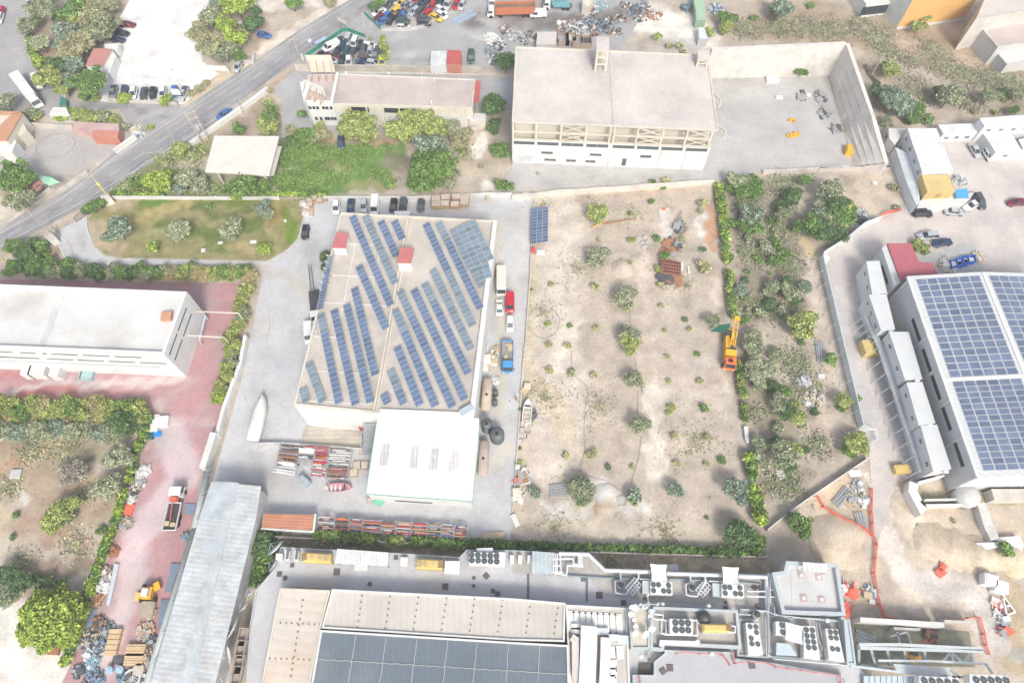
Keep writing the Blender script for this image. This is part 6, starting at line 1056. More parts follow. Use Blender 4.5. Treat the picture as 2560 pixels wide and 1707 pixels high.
for a in (('sedan', 'maroon', 1165, 222, 1, .03, 'by the trees on the left of the car park'), ('hatch', 'black', 1118, 302, 1, .08, 'by the trees below the maroon sedan'), ('hatch', 'navy', 1080, 358, 1, .1, 'half under the trees of the car park'), ('hatch', 'silver', 2182, 608, -.5, .8, 'parked on the verge of the main road'), ('sedan', 'blue', 2058, 1045, -1, .55, 'driving on the main road'), ('van', 'white', 345, 752, .35, 1, 'parked beside the trees on the side road'), ('hatch', 'red', 8, 108, -.3, 1, 'at the upper left edge of the picture'), ('hatch', 'white', -5, 165, -.3, 1, 'at the upper left edge of the picture'), ('hatch', 'white', 275, 20, .2, 1, 'cut by the top edge near the trees')): car(a[0], a[1], 1, *a[2:6], a[6])
car('hatch', 'blue', 2, 72, 318, 1, .15, 'on the pale verge left of the road'); car('hatch', 'navy', 2, 778, 1300, 0, 1, 'under the yellow-green tree'); car('suv', 'green', 2, 1975, 520, -.05, 1, 'beside the red scrapyard hut'); car('van', 'white', 3, 240, 130, -1, .05, 'in the scrapyard beside the orange tipper', desc='small white van', L=.95)
for a in (('suv', 'black', 1422, 385, 1, .02, 'below the yellow containers'), ('sedan', 'silver', 1715, 372, 1, .06, 'below the yellow containers'), ('suv', 'silver', 1467, 595, -1, .08, 'left of the navy sedan on the gravel'), ('sedan', 'navy', 1605, 656, -1, .15, 'on the gravel above the planted bank'), ('suv', 'dark', 1945, 278, .55, 1, 'by the blue tarpaulin'), ('sedan', 'maroon', 2290, 285, -1, .1, 'at the right edge of the gravel yard'), ('pickup', 'white', 1880, 310, -1, .55, 'next to the blue tarpaulin')): car(a[0], a[1], 8, *a[2:6], a[6])
car('sedan', 'silver', 4, 1905, 1378, .6, 1, 'between the white cabins'); car('hatch', 'white', 4, 2025, 1420, .6, 1, 'behind the square white cabin')
sy = 'in the green fenced scrapyard corner'
for i, (kd, c_, x, y, dx, dy) in enumerate((('sedan', 'dark', 760, 375, .5, -1), ('suv', 'silver', 838, 368, -.45, 1), ('van', 'white', 690, 428, -1, .5), ('suv', 'white', 900, 395, -.4, 1), ('hatch', 'black', 952, 418, -.3, 1), ('sedan', 'black', 748, 465, -.8, 1), ('hatch', 'navy', 790, 425, -.7, 1), ('hatch', 'green', 832, 470, -.5, 1), ('hatch', 'dark', 888, 485, -.35, 1), ('suv', 'dark', 985, 473, -.2, 1), ('hatch', 'white', 1040, 415, 1, .05), ('hatch', 'silver', 1045, 475, -.2, 1), ('sedan', 'black', 585, 510, -.8, .8), ('sedan', 'maroon', 678, 518, 1, -.05), ('hatch', 'silver', 690, 556, 1, .05), ('hatch', 'black', 782, 556, -.1, 1), ('hatch', 'white', 850, 562, -.05, 1), ('hatch', 'grey', 930, 555, .1, 1), ('suv', 'brown', 1005, 540, 1, .05), ('sedan', 'navy', 985, 575, 1, .1), ('hatch', 'grey', 1090, 535, -.15, 1), ('hatch', 'lime', 1152, 560, .1, 1), ('hatch', 'dark', 1118, 472, 0, 1), ('hatch', 'silver', 1075, 575, 1, .1))):
 car(kd, c_, 2, x, y, dx, dy, sy, grp_='wrecked cars in the scrapyard', z=.0, tilt=random.uniform(-.05, .05))
sy = 'in the upper scrapyard pen'
for kd, c_, x, y, dx, dy, z in (('sedan', 'white', 1128, 108, -1, .5, 0), ('sedan', 'dark', 1228, 28, -1, .8, 0), ('sedan', 'yellow', 1272, 105, -1, .75, 0), ('sedan', 'yellow', 1340, 22, -1, .6, 0), ('sedan', 'grey', 1368, 45, -1, .7, 0), ('hatch', 'grey', 1440, 45, .9, -1, 0), ('hatch', 'black', 1325, 128, -1, .7, 0), ('hatch', 'blue', 1356, 148, .2, 1, 0), ('hatch', 'silver', 1450, 100, -1, .8, 0), ('hatch', 'dark', 1500, 108, -.7, 1, 0), ('hatch', 'black', 1518, 18, -.8, 1, 0), ('hatch', 'navy', 1560, 38, -.8, 1, 0), ('hatch', 'red', 1608, 58, -.9, 1, 0), ('hatch', 'green', 1648, 12, -.6, 1, 0), ('hatch', 'black', 1700, 22, -.5, 1, 0), ('hatch', 'red', 1560, 128, -.9, .8, 0), ('hatch', 'white', 1700, 90, 1, .7, 0), ('sedan', 'yellow', 1650, 155, 1, .5, 0), ('van', 'silver', 1768, 30, -.6, 1, 0), ('hatch', 'red', 1835, 38, -.45, 1, 0), ('hatch', 'silver', 1890, 42, -.45, 1, 0), ('hatch', 'maroon', 1128, 160, -1, .6, 0), ('hatch', 'blue', 1190, 150, -1, .9, 0), ('hatch', 'blue', 1155, 195, -1, .4, 0), ('hatch', 'black', 1235, 180, -.8, 1, 0), ('hatch', 'green', 1350, 190, 1, 0, 1.0), ('hatch', 'white', 1350, 240, 1, 0, 0), ('hatch', 'dark', 1540, 168, 1, 0, 1.0), ('hatch', 'black', 1545, 212, 1, 0, 0), ('hatch', 'red', 1465, -8, -.7, 1, 0), ('hatch', 'silver', 1292, -5, -.7, 1, 0), ('van', 'grey', 1400, -15, -.7, 1, 0), ('hatch', 'white', 1705, 135, 1, .6, 0)):
 car(kd, c_, 2, x, y, dx, dy, sy, z=z, grp_='wrecked cars in the scrapyard', tilt=random.uniform(-.05, .05))
car('van', 'white', 2, 2165, 22, 0, 1, 'at the top edge above the truck')
for p in PROTO.values(): drop(p)
# trucks, built about their middle, front towards +y
def truck(name, desc, k, x, y, dx, dy, cabc, parts, wd=2.4, L_=7.0, cat='truck', cabl=1.9, wheels=None):
 a = G(k, x, y, 1.2); b = G(k, x+dx*20, y+dy*20, 1.2); rz = math.atan2(b.y-a.y, b.x-a.x)-PI/2; t = bpy.data.objects.new(name, None); C.objects.link(t); t.location = (a.x, a.y, 0); t.rotation_euler = (0, 0, rz); WL[t.name] = (0, 0, 0); reg(t, desc, '', cat)
 h = L_/2; w_ = wd/2; cab = P('cab_'+desc.split()[0]+name, cabc, .35)
 MB().ring([[(-w_*.95, h-cabl, .5), (w_*.95, h-cabl, .5), (w_*.95, h, .5), (-w_*.95, h, .5)], [(-w_*.95, h-cabl, 1.6), (w_*.95, h-cabl, 1.6), (w_*.95, h, 1.6), (-w_*.95, h, 1.6)], [(-w_*.88, h-cabl, 2.55), (w_*.88, h-cabl, 2.55), (w_*.86, h-.45, 2.6), (-w_*.86, h-.45, 2.6)]]).build('cab', cab, t)
 MB().face([(-w_*.85, h+.02, 1.62), (w_*.85, h+.02, 1.62), (w_*.8, h-.38, 2.5), (-w_*.8, h-.38, 2.5)]).prism([(-w_*.97, h-cabl*.75), (-w_*.9, h-cabl*.75), (-w_*.9, h-.3), (-w_*.97, h-.3)], 1.6, 2.3).prism([(w_*.97, h-cabl*.75), (w_*.9, h-cabl*.75), (w_*.9, h-.3), (w_*.97, h-.3)], 1.6, 2.3).build('windows', cg, t)
 MB().bar((-.5, -h, .75), (-.5, h-cabl*.4, .75), .2, .25).bar((.5, -h, .75), (.5, h-cabl*.4, .75), .2, .25).build('chassis', P('chassis', (.06, .06, .06), .7), t)
 for yy in (wheels or (h-1.0, -h+1.2, -h+2.4)):
  for s_ in (-1, 1): MB().tube((s_*(w_-.35), yy, .5), (s_*w_, yy, .5), .5, 12).build('wheel', tyre, t)
 for s_ in (-1, 1): MB().box((s_*w_*.7, h+.02, .7), (.35, .1, .2)).build('headlight', hl, t); MB().bar((s_*w_, h-.3, 1.9), (s_*(w_+.25), h-.3, 1.9), .1, .35).build('mirror', tyre, t)
 for nm, fn, m_ in parts: mb = MB(); fn(mb, h, w_); mb.build(nm, m_, t)
 return t
gw = M('truck_bed', (.30, .28, .26), .8)
def sides(mb, h, w_, y0, y1, z0, z1, th=.08):
 mb.wall([(-w_, y0), (w_, y0), (w_, y1), (-w_, y1), (-w_, y0)], th, z0, z1)
truck('flatbed_truck', 'blue flatbed truck parked in the lane right of the factory', 10, 2310, 135, 0, 1, (.07, .30, .62), [('bed', lambda m, h, w_: (m.prism([(-w_, -h), (w_, -h), (w_, h-2.2), (-w_, h-2.2)], 1.0, 1.15), ), gw), ('bed_sides', lambda m, h, w_: sides(m, h, w_, -h, h-2.2, 1.15, 1.65), P('cab_bluesides', (.07, .30, .62), .4)), ('load', lambda m, h, w_: (m.box((-.5, -1.8, 1.16), (1.0, 1.2, .5)), m.box((.4, .2, 1.16), (.8, .7, .4), .3), m.box((-.3, -h+1, 1.16), (1.4, .6, .3))), br1)], L_=7.0, wd=2.3)
def crane(m, h, w_):
 m.box((0, h-2.7, 1.2), (1.2, .7, 1.4)); m.bar((0, h-2.7, 2.5), (.3, -h+1.6, 2.4), .16, .2).bar((.3, -h+1.6, 2.4), (.4, -h+2.0, 1.4), .12, .12)
truck('crane_truck', 'white cab crane truck with open dropside bed on the red paving', 13, 1600, -40, .22, -1, (.76, .76, .75), [('bed', lambda m, h, w_: (m.prism([(-w_, -h), (w_, -h), (w_, h-3.2), (-w_, h-3.2)], 1.0, 1.12),), P('bed_black', (.05, .055, .06), .8)), ('bed_sides', lambda m, h, w_: sides(m, h, w_, -h, h-3.2, 1.13, 1.6, .12), whr), ('crane', crane, P('crane_red', (.66, .13, .08), .5)), ('load', lambda m, h, w_: (m.box((-.6, -h+1.2, 1.13), (.8, .8, .5)), m.box((.5, -h+1.0, 1.13), (.9, .7, .4))), br1)], L_=8.2, wd=2.4, cabl=2.1)
def box_body(m, h, w_): m.prism([(-w_, -h), (w_, -h), (w_, h-2.3), (-w_, h-2.3)], 1.1, 3.6)
truck('box_truck', 'white semi-trailer truck driving on the side road', 1, 262, 850, .75, 1, (.72, .78, .76), [('box', box_body, whr), ('fairing', lambda m, h, w_: m.box((0, h-1.5, 2.62), (1.9, 1.2, .6)), whr)], L_=12.0, wd=2.5, wheels=None)
truck('tipper_truck', 'white cab truck with an orange open tipper body in the scrapyard', 2, 2340, 105, -1, .03, (.74, .74, .73), [('tipper', lambda m, h, w_: (sides(m, h, w_, -h, h-2.2, 1.1, 3.3, .1), [m.box((s*w_*1.02, -h+.5+i*.7, 1.2), (.1, .15, 2.0)) for i in range(14) for s in (-1, 1)]), M('tipper_orange', (.62, .22, .12), .6, var=.08)), ('load', lambda m, h, w_: m.prism([(-w_, -h), (w_, -h), (w_, h-2.2), (-w_, h-2.2)], 1.1, 2.6), M('scrap_load', (.22, .15, .10), .9))], L_=13.0, wd=2.5, wheels=(5.5, 2.8, -3.5, -4.7))
truck('lorry', 'teal and white crane lorry at the top edge of scrapyard', 3, 420, 40, -1, 0, (.66, .72, .70), [('bed', lambda m, h, w_: m.box((0, -1, 1.0), (2.3, 4.5, .5)), P('teal', (.16, .36, .40), .5)), ('crane', crane, P('teal', (.16, .36, .40), .5))], L_=8.0)
truck('bus', 'long pale white bus parked close to the factory right wall', 6, 2253, 1015, 0, 1, (.72, .71, .66), [('body', lambda m, h, w_: m.ring([[(-w_, -h, .5), (w_, -h, .5), (w_, h-1, .5), (-w_, h-1, .5)], [(-w_, -h, 2.5), (w_, -h, 2.5), (w_, h-.8, 2.5), (-w_, h-.8, 2.5)], [(-w_*.85, -h+.1, 2.8), (w_*.85, -h+.1, 2.8), (w_*.85, h-.9, 2.8), (-w_*.85, h-.9, 2.8)]]), M('bus_white', (.72, .71, .66), .5, var=.05))], L_=6.6, wd=2.2, cat='bus')
truck('mobile_crane', 'white cab truck with dark lattice crane boom beside the factory left wall', 6, 545, 1240, .1, 1, (.74, .75, .75), [('boom', lambda m, h, w_: [m.bar((a, -2.5, b+.6), (a*.6-.4, -h-4.5, b+3), .08, .08) for a in (-.4, .4) for b in (1.6, 2.3)]+[m.bar((-.4, -2.5-i*.55, 2.2+i*.2), (.4-.05*i, -3.0-i*.55, 2.9+i*.2), .08, .08) for i in range(10)], P('boom_dark', (.06, .06, .06), .6)), ('body', lambda m, h, w_: m.box((0, -1, 1.0), (2.1, 5, .8)), P('boom_dark', (.06, .06, .06), .6))], L_=7.5)
yel = P('rig_yellow', (.74, .42, .04), .4)
def rig(m, h, w_):
 m.bar((-.55, h-4.2, 2.8), (-1.0, -h-.6, 4.4), .14, .2).bar((.35, h-4.2, 2.8), (-.1, -h-.6, 4.4), .14, .2)
 for i in range(6): y = h-4.5-i*.9; m.bar((-.6-i*.06, y, 2.9+i*.25), (.3-i*.06, y-.5, 3+i*.25), .12, .12)
 m.box((-.55, -h-.6, 4.1), (1.1, .8, .7)).box((0, h-3.2, 1.2), (2.2, 1.3, 1.3)).box((.7, -1, 1.2), (.7, 2.6, 1.1)).box((-.6, -2.6, 1.2), (.9, 1.6, .9))
truck('drilling_rig_truck', 'drilling rig truck with orange cab and folded yellow mast', 11, 1998, 60, -.02, 1, (.84, .18, .05), [('rig', rig, yel), ('machinery', lambda m, h, w_: (m.box((-.4, .6, 1.1), (1.4, 1.8, .9)), m.box((.2, -3.2, 1.1), (1.5, 1.2, .8)), m.tube((-.9, -4, 2), (-.9, 1, 2), .15)), dk1), ('platform', lambda m, h, w_: m.prism([(-w_, -h), (w_, -h), (w_, h-2), (-w_, h-2)], .9, 1.05), yel), ('roof_hatch', lambda m, h, w_: m.box((.1, h-1.2, 2.6), (.9, .7, .1)), tyre)], L_=9.5, wd=2.5)
q = PL(7, "1825,1470 2015,1385 1985,1480", 0); c = [G(7, 1822, 1472, 1.0), G(7, 1900, 1415, 2.2), G(7, 2012, 1400, 3.6), G(7, 1975, 1475, 3.2), G(7, 1900, 1480, 2.0)]; mb = MB().face(c).face([v-Vector((0, 0, .05)) for v in c]); o = mb.build('shade_net', P('net_green', (.03, .17, .11), .8)); reg(o, 'dark green shade net tied to the drilling rig mast', '', 'net')
# loader on the red paving
t = thing('loader', tuple(G(13, 1385, 760))); reg(t, 'small yellow loader with a flat bucket on the red paving', '', 'loader'); q = G(13, 1385, 750, 0); MB().box((q.x, q.y, .6), (1.7, 2.0, 1.2)).box((q.x+1.2, q.y+1.2, .5), (1.1, 1.3, .7), .5).build('body', yel, t); MB().box((q.x, q.y, 1.92), (1.1, 1.3, .6)).build('cab', whr, t); MB().box((q.x-1.7, q.y-.5, .3), (1.4, 1.4, .4)).build('bucket', ypl, t); MB().box((q.x+.3, q.y-2.6, .1), (2.4, 2.6, .7)).build('engine', M('dusty', (.36, .31, .25), .9), t)
for s_ in (-1.2, 1.2):
 for e_ in (-1, 1.1): MB().tube((q.x+s_-.2, q.y+e_, .5), (q.x+s_+.2, q.y+e_, .5), .5, 12).build('wheel', tyre, t)
# boats
def boat(desc, k, x, y, dx, dy, L_, wd, hull, inner, z=.3, wrap=False, name='boat'):
 a = G(k, x, y, .8); b = G(k, x+dx*20, y+dy*20, .8); rz = math.atan2(b.y-a.y, b.x-a.x)-PI/2; t = bpy.data.objects.new(name, None); C.objects.link(t); t.location = (a.x, a.y, 0); t.rotation_euler = (0, 0, rz); WL[t.name] = (0, 0, 0); reg(t, desc, '', 'boat')
 st = [(-.5, .85, 0), (-.2, 1, 0), (.15, .95, .05), (.35, .62, .12), (.46, .25, .2), (.5, .03, .25)]; rings = []
 for y_, w_, dz in st: Y = y_*L_; W_ = w_*wd/2; rings.append([(-W_, Y, z+.9+dz), (-W_*.75, Y, z+.35+dz*.5), (0, Y, z), (W_*.75, Y, z+.35+dz*.5), (W_, Y, z+.9+dz)]+([(W_*.7, Y, z+1.5+dz+.3*math.sin(y_*9)), (0, Y, z+2.0+dz+.25*math.sin(y_*14)), (-W_*.7, Y, z+1.5+dz)] if wrap else [(W_*.8, Y, z+.9+dz), (W_*.7, Y, z+(.35 if y_ < .3 else .8)+dz), (-W_*.7, Y, z+(.35 if y_ < .3 else .8)+dz), (-W_*.8, Y, z+.9+dz)]))
 MB().ring(rings).build('wrap' if wrap else 'hull', hull, t, wrap)
 if not wrap:
  mb = MB()
  for y_ in (-.35, -.18, .02): mb.box((0, y_*L_, z+.55), (wd*.62, .35, .3))
  mb.build('seat', inner, t); MB().box((0, -L_*.54, z+.5), (.4, .35, .8)).build('outboard_motor', unit, t); MB().box((0, L_*.2, z+.8), (wd*.6, .2, .35)).build('windscreen', cg, t)
 return t
boat('open white motor boat standing at the left edge of the dirt field', 11, 140, 645, .08, -1, 5.2, 1.9, whr, br1); boat('big boat shrink-wrapped in white plastic beside the factory', 10, 25, 705, .25, -1, 9.5, 3.0, M('wrap_white', (.80, .79, .75), .6, var=.04), whr, wrap=True)
boat('small pinkish overturned boat frame in front of the pipe racks', 10, 772, 1342, 1, -.03, 4.4, 1.7, P('boat_pink', (.60, .30, .31), .6), w1)
# ================= YARD THINGS =================
wood = M('pallet_wood', (.55, .38, .24), .85, var=.12)
def crate(k, x, y, z, desc, place, grp_, rz=0, s=(1.25, 1.0, .9), full=True):
 q = G(k, x, y, z+s[2]); t = bpy.data.objects.new('wooden_crate', None); C.objects.link(t); t.location = (q.x, q.y, z); t.rotation_euler = (0, 0, rz); WL[t.name] = (0, 0, 0); reg(t, desc, place, 'crate', grp_); X, Y, Z = s; mb = MB()
 for i in range(4): mb.box((0, -Y/2+Y*(i+.5)/4, .05), (X, Y/5, .05))
 for sx in (-X/2, X/2):
  for sy_ in (-Y/2, Y/2): mb.box((sx*.94, sy_*.94, 0), (.1, .1, Z))
 mb.build('frame', wood, t); mb = MB()
 for zz in (.2, .45, .7): 
  if zz < Z-.1: mb.wall([(-X/2, -Y/2), (X/2, -Y/2), (X/2, Y/2), (-X/2, Y/2), (-X/2, -Y/2)], .04, zz, zz+.16)
 mb.build('slats', wood, t)
 MB().box((0, 0, Z-.12 if full else .2), (X*.9, Y*.9, .1)).build('load', M('load_pale', (.62, .53, .44), .9) if full else br1, t)
for r_, row in enumerate((((1652, 250), (1740, 235), (1838, 232), (1918, 240)), ((1652, 300), (1733, 295), (1825, 300), (1912, 285)))):
 for x, y in row: 
  for lv in (0, 1): crate(6, x, y+12 if lv == 0 else y, .95*lv, ('upper' if lv else 'lower')+' slatted wooden crate', 'in the back row' if r_ == 0 else 'in the front row', 'wooden crates behind the factory', 0, (2.1, 1.5, .92))
for x, y in ((490, 262), (490, 300), (530, 242), (585, 262), (630, 240)): crate(6, x, y, 0, 'brown wooden crate', 'at the corner between lawn and parked cars', 'crates at the lawn corner', random.uniform(-.1, .1), (1.4, 1.2, 1.0))
o = MB().path(PL(6, "2000,235 2115,240 2115,275 2000,280 2000,235", .9), .06, 4).path(PL(6, "2000,235 2115,240", .1), .06, 4).box(tuple(G(6, 2135, 262)), (.8, 1.4, 1.0)).build('empty_rack', M('cream_metal', (.66, .55, .44), .7)); reg(o, 'empty low frame rack right of the wooden crates', '', 'rack')
heap('pile of white slabs and bricks at the lawn corner', 6, 480, 360, 26, 70, [w1, M('brickish', (.5, .36, .28), .9), unit], (.6, 1.6), h=.6); heap('grey sheets pile by the cream wall end', 7, 110, 250, 10, 50, [g1, w1], (.8, 1.8), h=.4)
o = MB().prism([xy(v) for v in PL(6, "400,275 455,268 445,330 392,325", .2)], 0, .2).build('stone_slab', cgr); reg(o, 'pale stone slab by the lawn corner', '', 'slab')
# storage racks of coloured pipes
bar_m = [P('bar_%d' % i, c, .6) for i, c in enumerate(((.40, .19, .11), (.66, .64, .60), (.30, .12, .08), (.12, .12, .13), (.62, .42, .22), (.42, .05, .08), (.10, .22, .38), (.55, .30, .38), (.20, .14, .11), (.74, .73, .70), (.78, .22, .06), (.33, .33, .34)))]
def rack(k, s, desc, place, cols=None, n=14, lv=3, ang=0, grp_='storage racks of metal bars', full=1.0):
 p = PL(k, s, 0); a, b, c_, d_ = p; t = thing('storage_rack', (cen(p)[0], cen(p)[1], 0)); reg(t, desc, place, 'storage rack', grp_); mb = MB(); hh = 1.8
 for u in (0, .5, 1):
  for v in (0, 1): q = a.lerp(b, u).lerp(d_.lerp(c_, u), v); mb.bar(q, q+Vector((0, 0, hh)), .1, .1)
  q0, q1 = a.lerp(b, u), d_.lerp(c_, u)
  for zz in (.3, .9, 1.5): mb.bar((q0.x, q0.y, zz), (q1.x, q1.y, zz), .07, .07)
 mb.build('frame', alu, t)
 for i in range(n):
  if random.random() > full: continue
  v = (i+.5)/n; m_ = random.choice([bar_m[j] for j in (cols or range(12))]); e0, e1 = sorted((random.uniform(-.03, .35), random.uniform(.6, 1.03)))
  if random.random() < .4: e0, e1 = 0., 1.
  q0, q1 = a.lerp(b, e0).lerp(d_.lerp(c_, e0), v), a.lerp(b, e1).lerp(d_.lerp(c_, e1), v); z = random.choice((1.05, 1.62, 1.75)); wd = (d_-a).length/n*.85; mb = MB(); mb.bar((q0.x, q0.y, z), (q1.x, q1.y, z), wd, random.uniform(.12, .3)); mb.build('bars', m_, t)
pr_ = 'above the bottom hedge'
xs = [590, 745, 875, 1000, 1165, 1300, 1440, 1585, 1715, 1830, 1955]
for i in range(10):
 x0, x1 = xs[i]+4, xs[i+1]-6; y0 = 55+(xs[i]-590)*.065; y1 = y0+115; rack(14, f"{x0},{y0:.0f} {x1},{y0+8:.0f} {x1-8},{y1+8:.0f} {x0-12},{y1:.0f}", 'storage rack bay of coloured bars', pr_, n=16)
rack(10, "245,965 425,980 395,1140 215,1110", 'rack of rust brown metal bars', 'at the left before the recessed yard', cols=(0, 0, 1, 3, 8, 11), n=18); rack(10, "215,1115 390,1140 375,1250 180,1220", 'empty white slatted rack', 'below the rust brown one', cols=(9,), n=12, full=.9)
rack(10, "420,990 560,1000 530,1150 395,1140", 'grey slatted rack', 'between the rust and red racks', cols=(11, 11, 9), n=14); rack(10, "570,1005 690,1010 650,1260 520,1245", 'rack crowded with red and white bars', 'beside the corrugated hall', cols=(5, 5, 1, 7, 9, 10, 2), n=22); rack(10, "700,1008 890,1020 870,1150 680,1145", 'white rack with thin pale bars', 'right of the red and white one', cols=(9, 11, 1), n=16); rack(10, "680,1150 860,1158 850,1285 655,1270", 'rack of dark and violet bars', 'below the thin pale bars', cols=(2, 3, 7, 8, 0, 9), n=14); rack(10, "450,980 690,1000 690,1015 560,1015", 'narrow strip of reddish bars', 'along the top of the racks', cols=(0, 5, 7, 2), n=4)
for x, y in ((928, 1130), (990, 1130), (895, 1200)): crate(10, x, y, 0, 'grey-brown pallet stack', 'left of the corrugated hall', 'pallets left of the corrugated hall', .05, (1.6, 1.6, .5))
crate(10, 1055, 1452, 0, 'small tan pallet', 'at the lower left corner of the corrugated hall', 'single pallets', 0, (1.6, .9, .4)); crate(10, 970, 1010, 0, 'tiny orange crate', 'left of the steel stair', 'single pallets', 0, (.9, .7, .6))
q = G(10, 1118, 1468, 0); o = MB().blob((q.x, q.y, .3), (1.1, .8, .5), 8, 4, jit=.3).build('green_tarp', P('tarp_green', (.16, .48, .32), .7)); reg(o, 'crumpled green tarpaulin by the corrugated hall corner', '', 'tarpaulin')
a, b = PL(10, "415,1245 485,1315", .8); o = MB().bar(a, b, 1.2, .9).bar(a+Vector((0, 0, .6)), a.lerp(b, .5)+Vector((0, 0, .6)), 1.0, .3).build('small_trailer', P('trailer_slate', (.33, .40, .45), .5)); reg(o, 'small slate blue trailer before the pipe racks', '', 'trailer')
# tanks right of factory
def htank(desc, k, s, r, mat):
 a, b = PL(k, s, r+.3); t = thing('horizontal_tank', ((a.x+b.x)/2, (a.y+b.y)/2, 0)); reg(t, desc, '', 'tank'); d = (b-a).normalized(); rings = []; n_ = Vector((-d.y, d.x, 0)); L_ = (b-a).length
 for u, q in ((0, .3), (.03, .8), (.07, 1), (.93, 1), (.97, .8), (1, .3)): c = a+d*L_*u; rings.append([tuple(c+n_*r*q*math.cos(i*PI/8)+Vector((0, 0, r*q*math.sin(i*PI/8)))) for i in range(16)])
 MB().ring(rings).build('body', mat, t, True); c = a.lerp(b, .55); MB().tube((c.x, c.y, 2*r), (c.x, c.y, 2*r+.45), .25, 10).build('manhole', tyre, t); MB().box((a.x, a.y-1.5 if a.y > b.y else a.y+1.5, 0), (1.6, .3, .5)).box((b.x, b.y+1.5 if a.y > b.y else b.y-1.5, 0), (1.6, .3, .5)).build('saddle', cgr, t)
rt = M('tank_rust', (.50, .42, .33), .7, var=.12, stain=(.40, .30, .22)); htank('long tan cylindrical tank lying beside the factory right wall', 10, "2130,340 2108,640", 1.05, rt); htank('long brown cylindrical tank beside the corrugated hall', 10, "2098,905 2078,1235", 1.0, M('tank_brown', (.42, .35, .31), .7, var=.12, stain=(.52, .44, .40)))
def vtank(desc, k, x, y, r, h, mat, n=24):
 q = G(k, x, y, h); r *= mpp(k, x, y, h); t = thing('water_tank', (q.x, q.y, 0)); reg(t, desc, '', 'tank'); rings = [[(q.x+r*c_*math.cos(2*PI*i/n), q.y+r*c_*math.sin(2*PI*i/n), z) for i in range(n)] for c_, z in ((1, 0), (1.0, h*.3), (.97, h*.32), (1, h*.34), (1, h*.62), (.97, h*.64), (1, h*.66), (1, h*.88), (.85, h*.97), (.3, h*1.04))]; MB().ring(rings).build('body', mat, t, True); MB().tube((q.x, q.y-.2*r, h), (q.x, q.y-.2*r, h*1.04+.2), r*.2+.05, 12).build('lid', tyre, t)
 return t
tk = P('tank_charcoal', (.10, .115, .12), .5); vtank('big round charcoal water tank with ladder, nearer the hall', 10, 2117, 745, 52, 3.4, tk); vtank('bigger round charcoal water tank in the lane', 10, 2212, 835, 67, 3.2, tk); vtank('small upright charcoal tank, upper of two by the tan tank', 10, 2198, 450, 26, 2.0, tk); vtank('small upright charcoal tank, lower of two by the tan tank', 10, 2190, 540, 27, 1.9, tk)
a, b = G(10, 2115, 780, 3.4), G(10, 2112, 880, 0); mb = MB(); 
for s_ in (-.25, .25): mb.tube(a+Vector((s_, 0, 0)), b+Vector((s_, 0, 0)), .04, 4)
for i in range(9): q = a.lerp(b, i/9); mb.tube(q-Vector((.25, 0, 0)), q+Vector((.25, 0, 0)), .03, 4)
reg(mb.build('ladder', alu), 'aluminium ladder leaning on the round charcoal tank', '', 'ladder')
heap('tangle of pale branches and pipes above the tan tank', 10, 2135, 180, 60, 60, [w1, br1, unit], (1.0, 3.2), h=1.2); heap('white twisted scrap beside the tan tank', 10, 2185, 360, 22, 45, [w1, unit], (.4, 1.2)); heap('planks and cardboard leaning by the bus', 6, 2195, 930, 16, 45, [br1, wood], (.8, 2.5)); heap('small pallets by the blue truck', 10, 2225, 85, 10, 40, [wood, w1], (.8, 1.2), h=.3)
def boxrow(name, desc, place, k, pts, s, mat, cat, grp_, z=0):
 for x, y in pts: q = G(k, x, y, z+s[2]); o = MB().box((q.x, q.y, z), s, random.uniform(-.15, .15)).box((q.x, q.y, z+s[2]), (s[0]*.8, s[1]*.8, .06)).build(name, mat); reg(o, desc, place, cat, grp_)
boxrow('pallet', 'low weathered pallet', 'along the field edge below the boat', 11, ((97, 750), (95, 810), (132, 793), (85, 858), (120, 860), (148, 865), (75, 918), (122, 905)), (.95, 1.1, .3), M('pallet_grey', (.50, .42, .36), .9, var=.2), 'pallet', 'pallets below the boat'); boxrow('paver_pile', 'small tan block pile', 'at field edge by the blue truck', 11, ((105, 70), (110, 115), (105, 165), (100, 210)), (.5, 1.0, .25), M('pallet_tan', (.56, .44, .32), .9), 'block pile', 'block piles')
for i, (x, y) in enumerate(((185, 660), (200, 640), (210, 675), (183, 705), (205, 690))): q = G(11, x, y, .2); mb = MB(); [mb.tube((q.x+.42*math.cos(a*PI/6), q.y+.42*math.sin(a*PI/6), .2+.1*i), (q.x+.42*math.cos((a+1)*PI/6), q.y+.42*math.sin((a+1)*PI/6), .2+.1*i), .16, 6) for a in range(12)]; reg(mb.build('old_tyre', P('tyre_grey', (.16, .17, .18), .8)), 'old grey tyre', 'lying beside the open white boat', 'tyre', 'tyres by the boat')
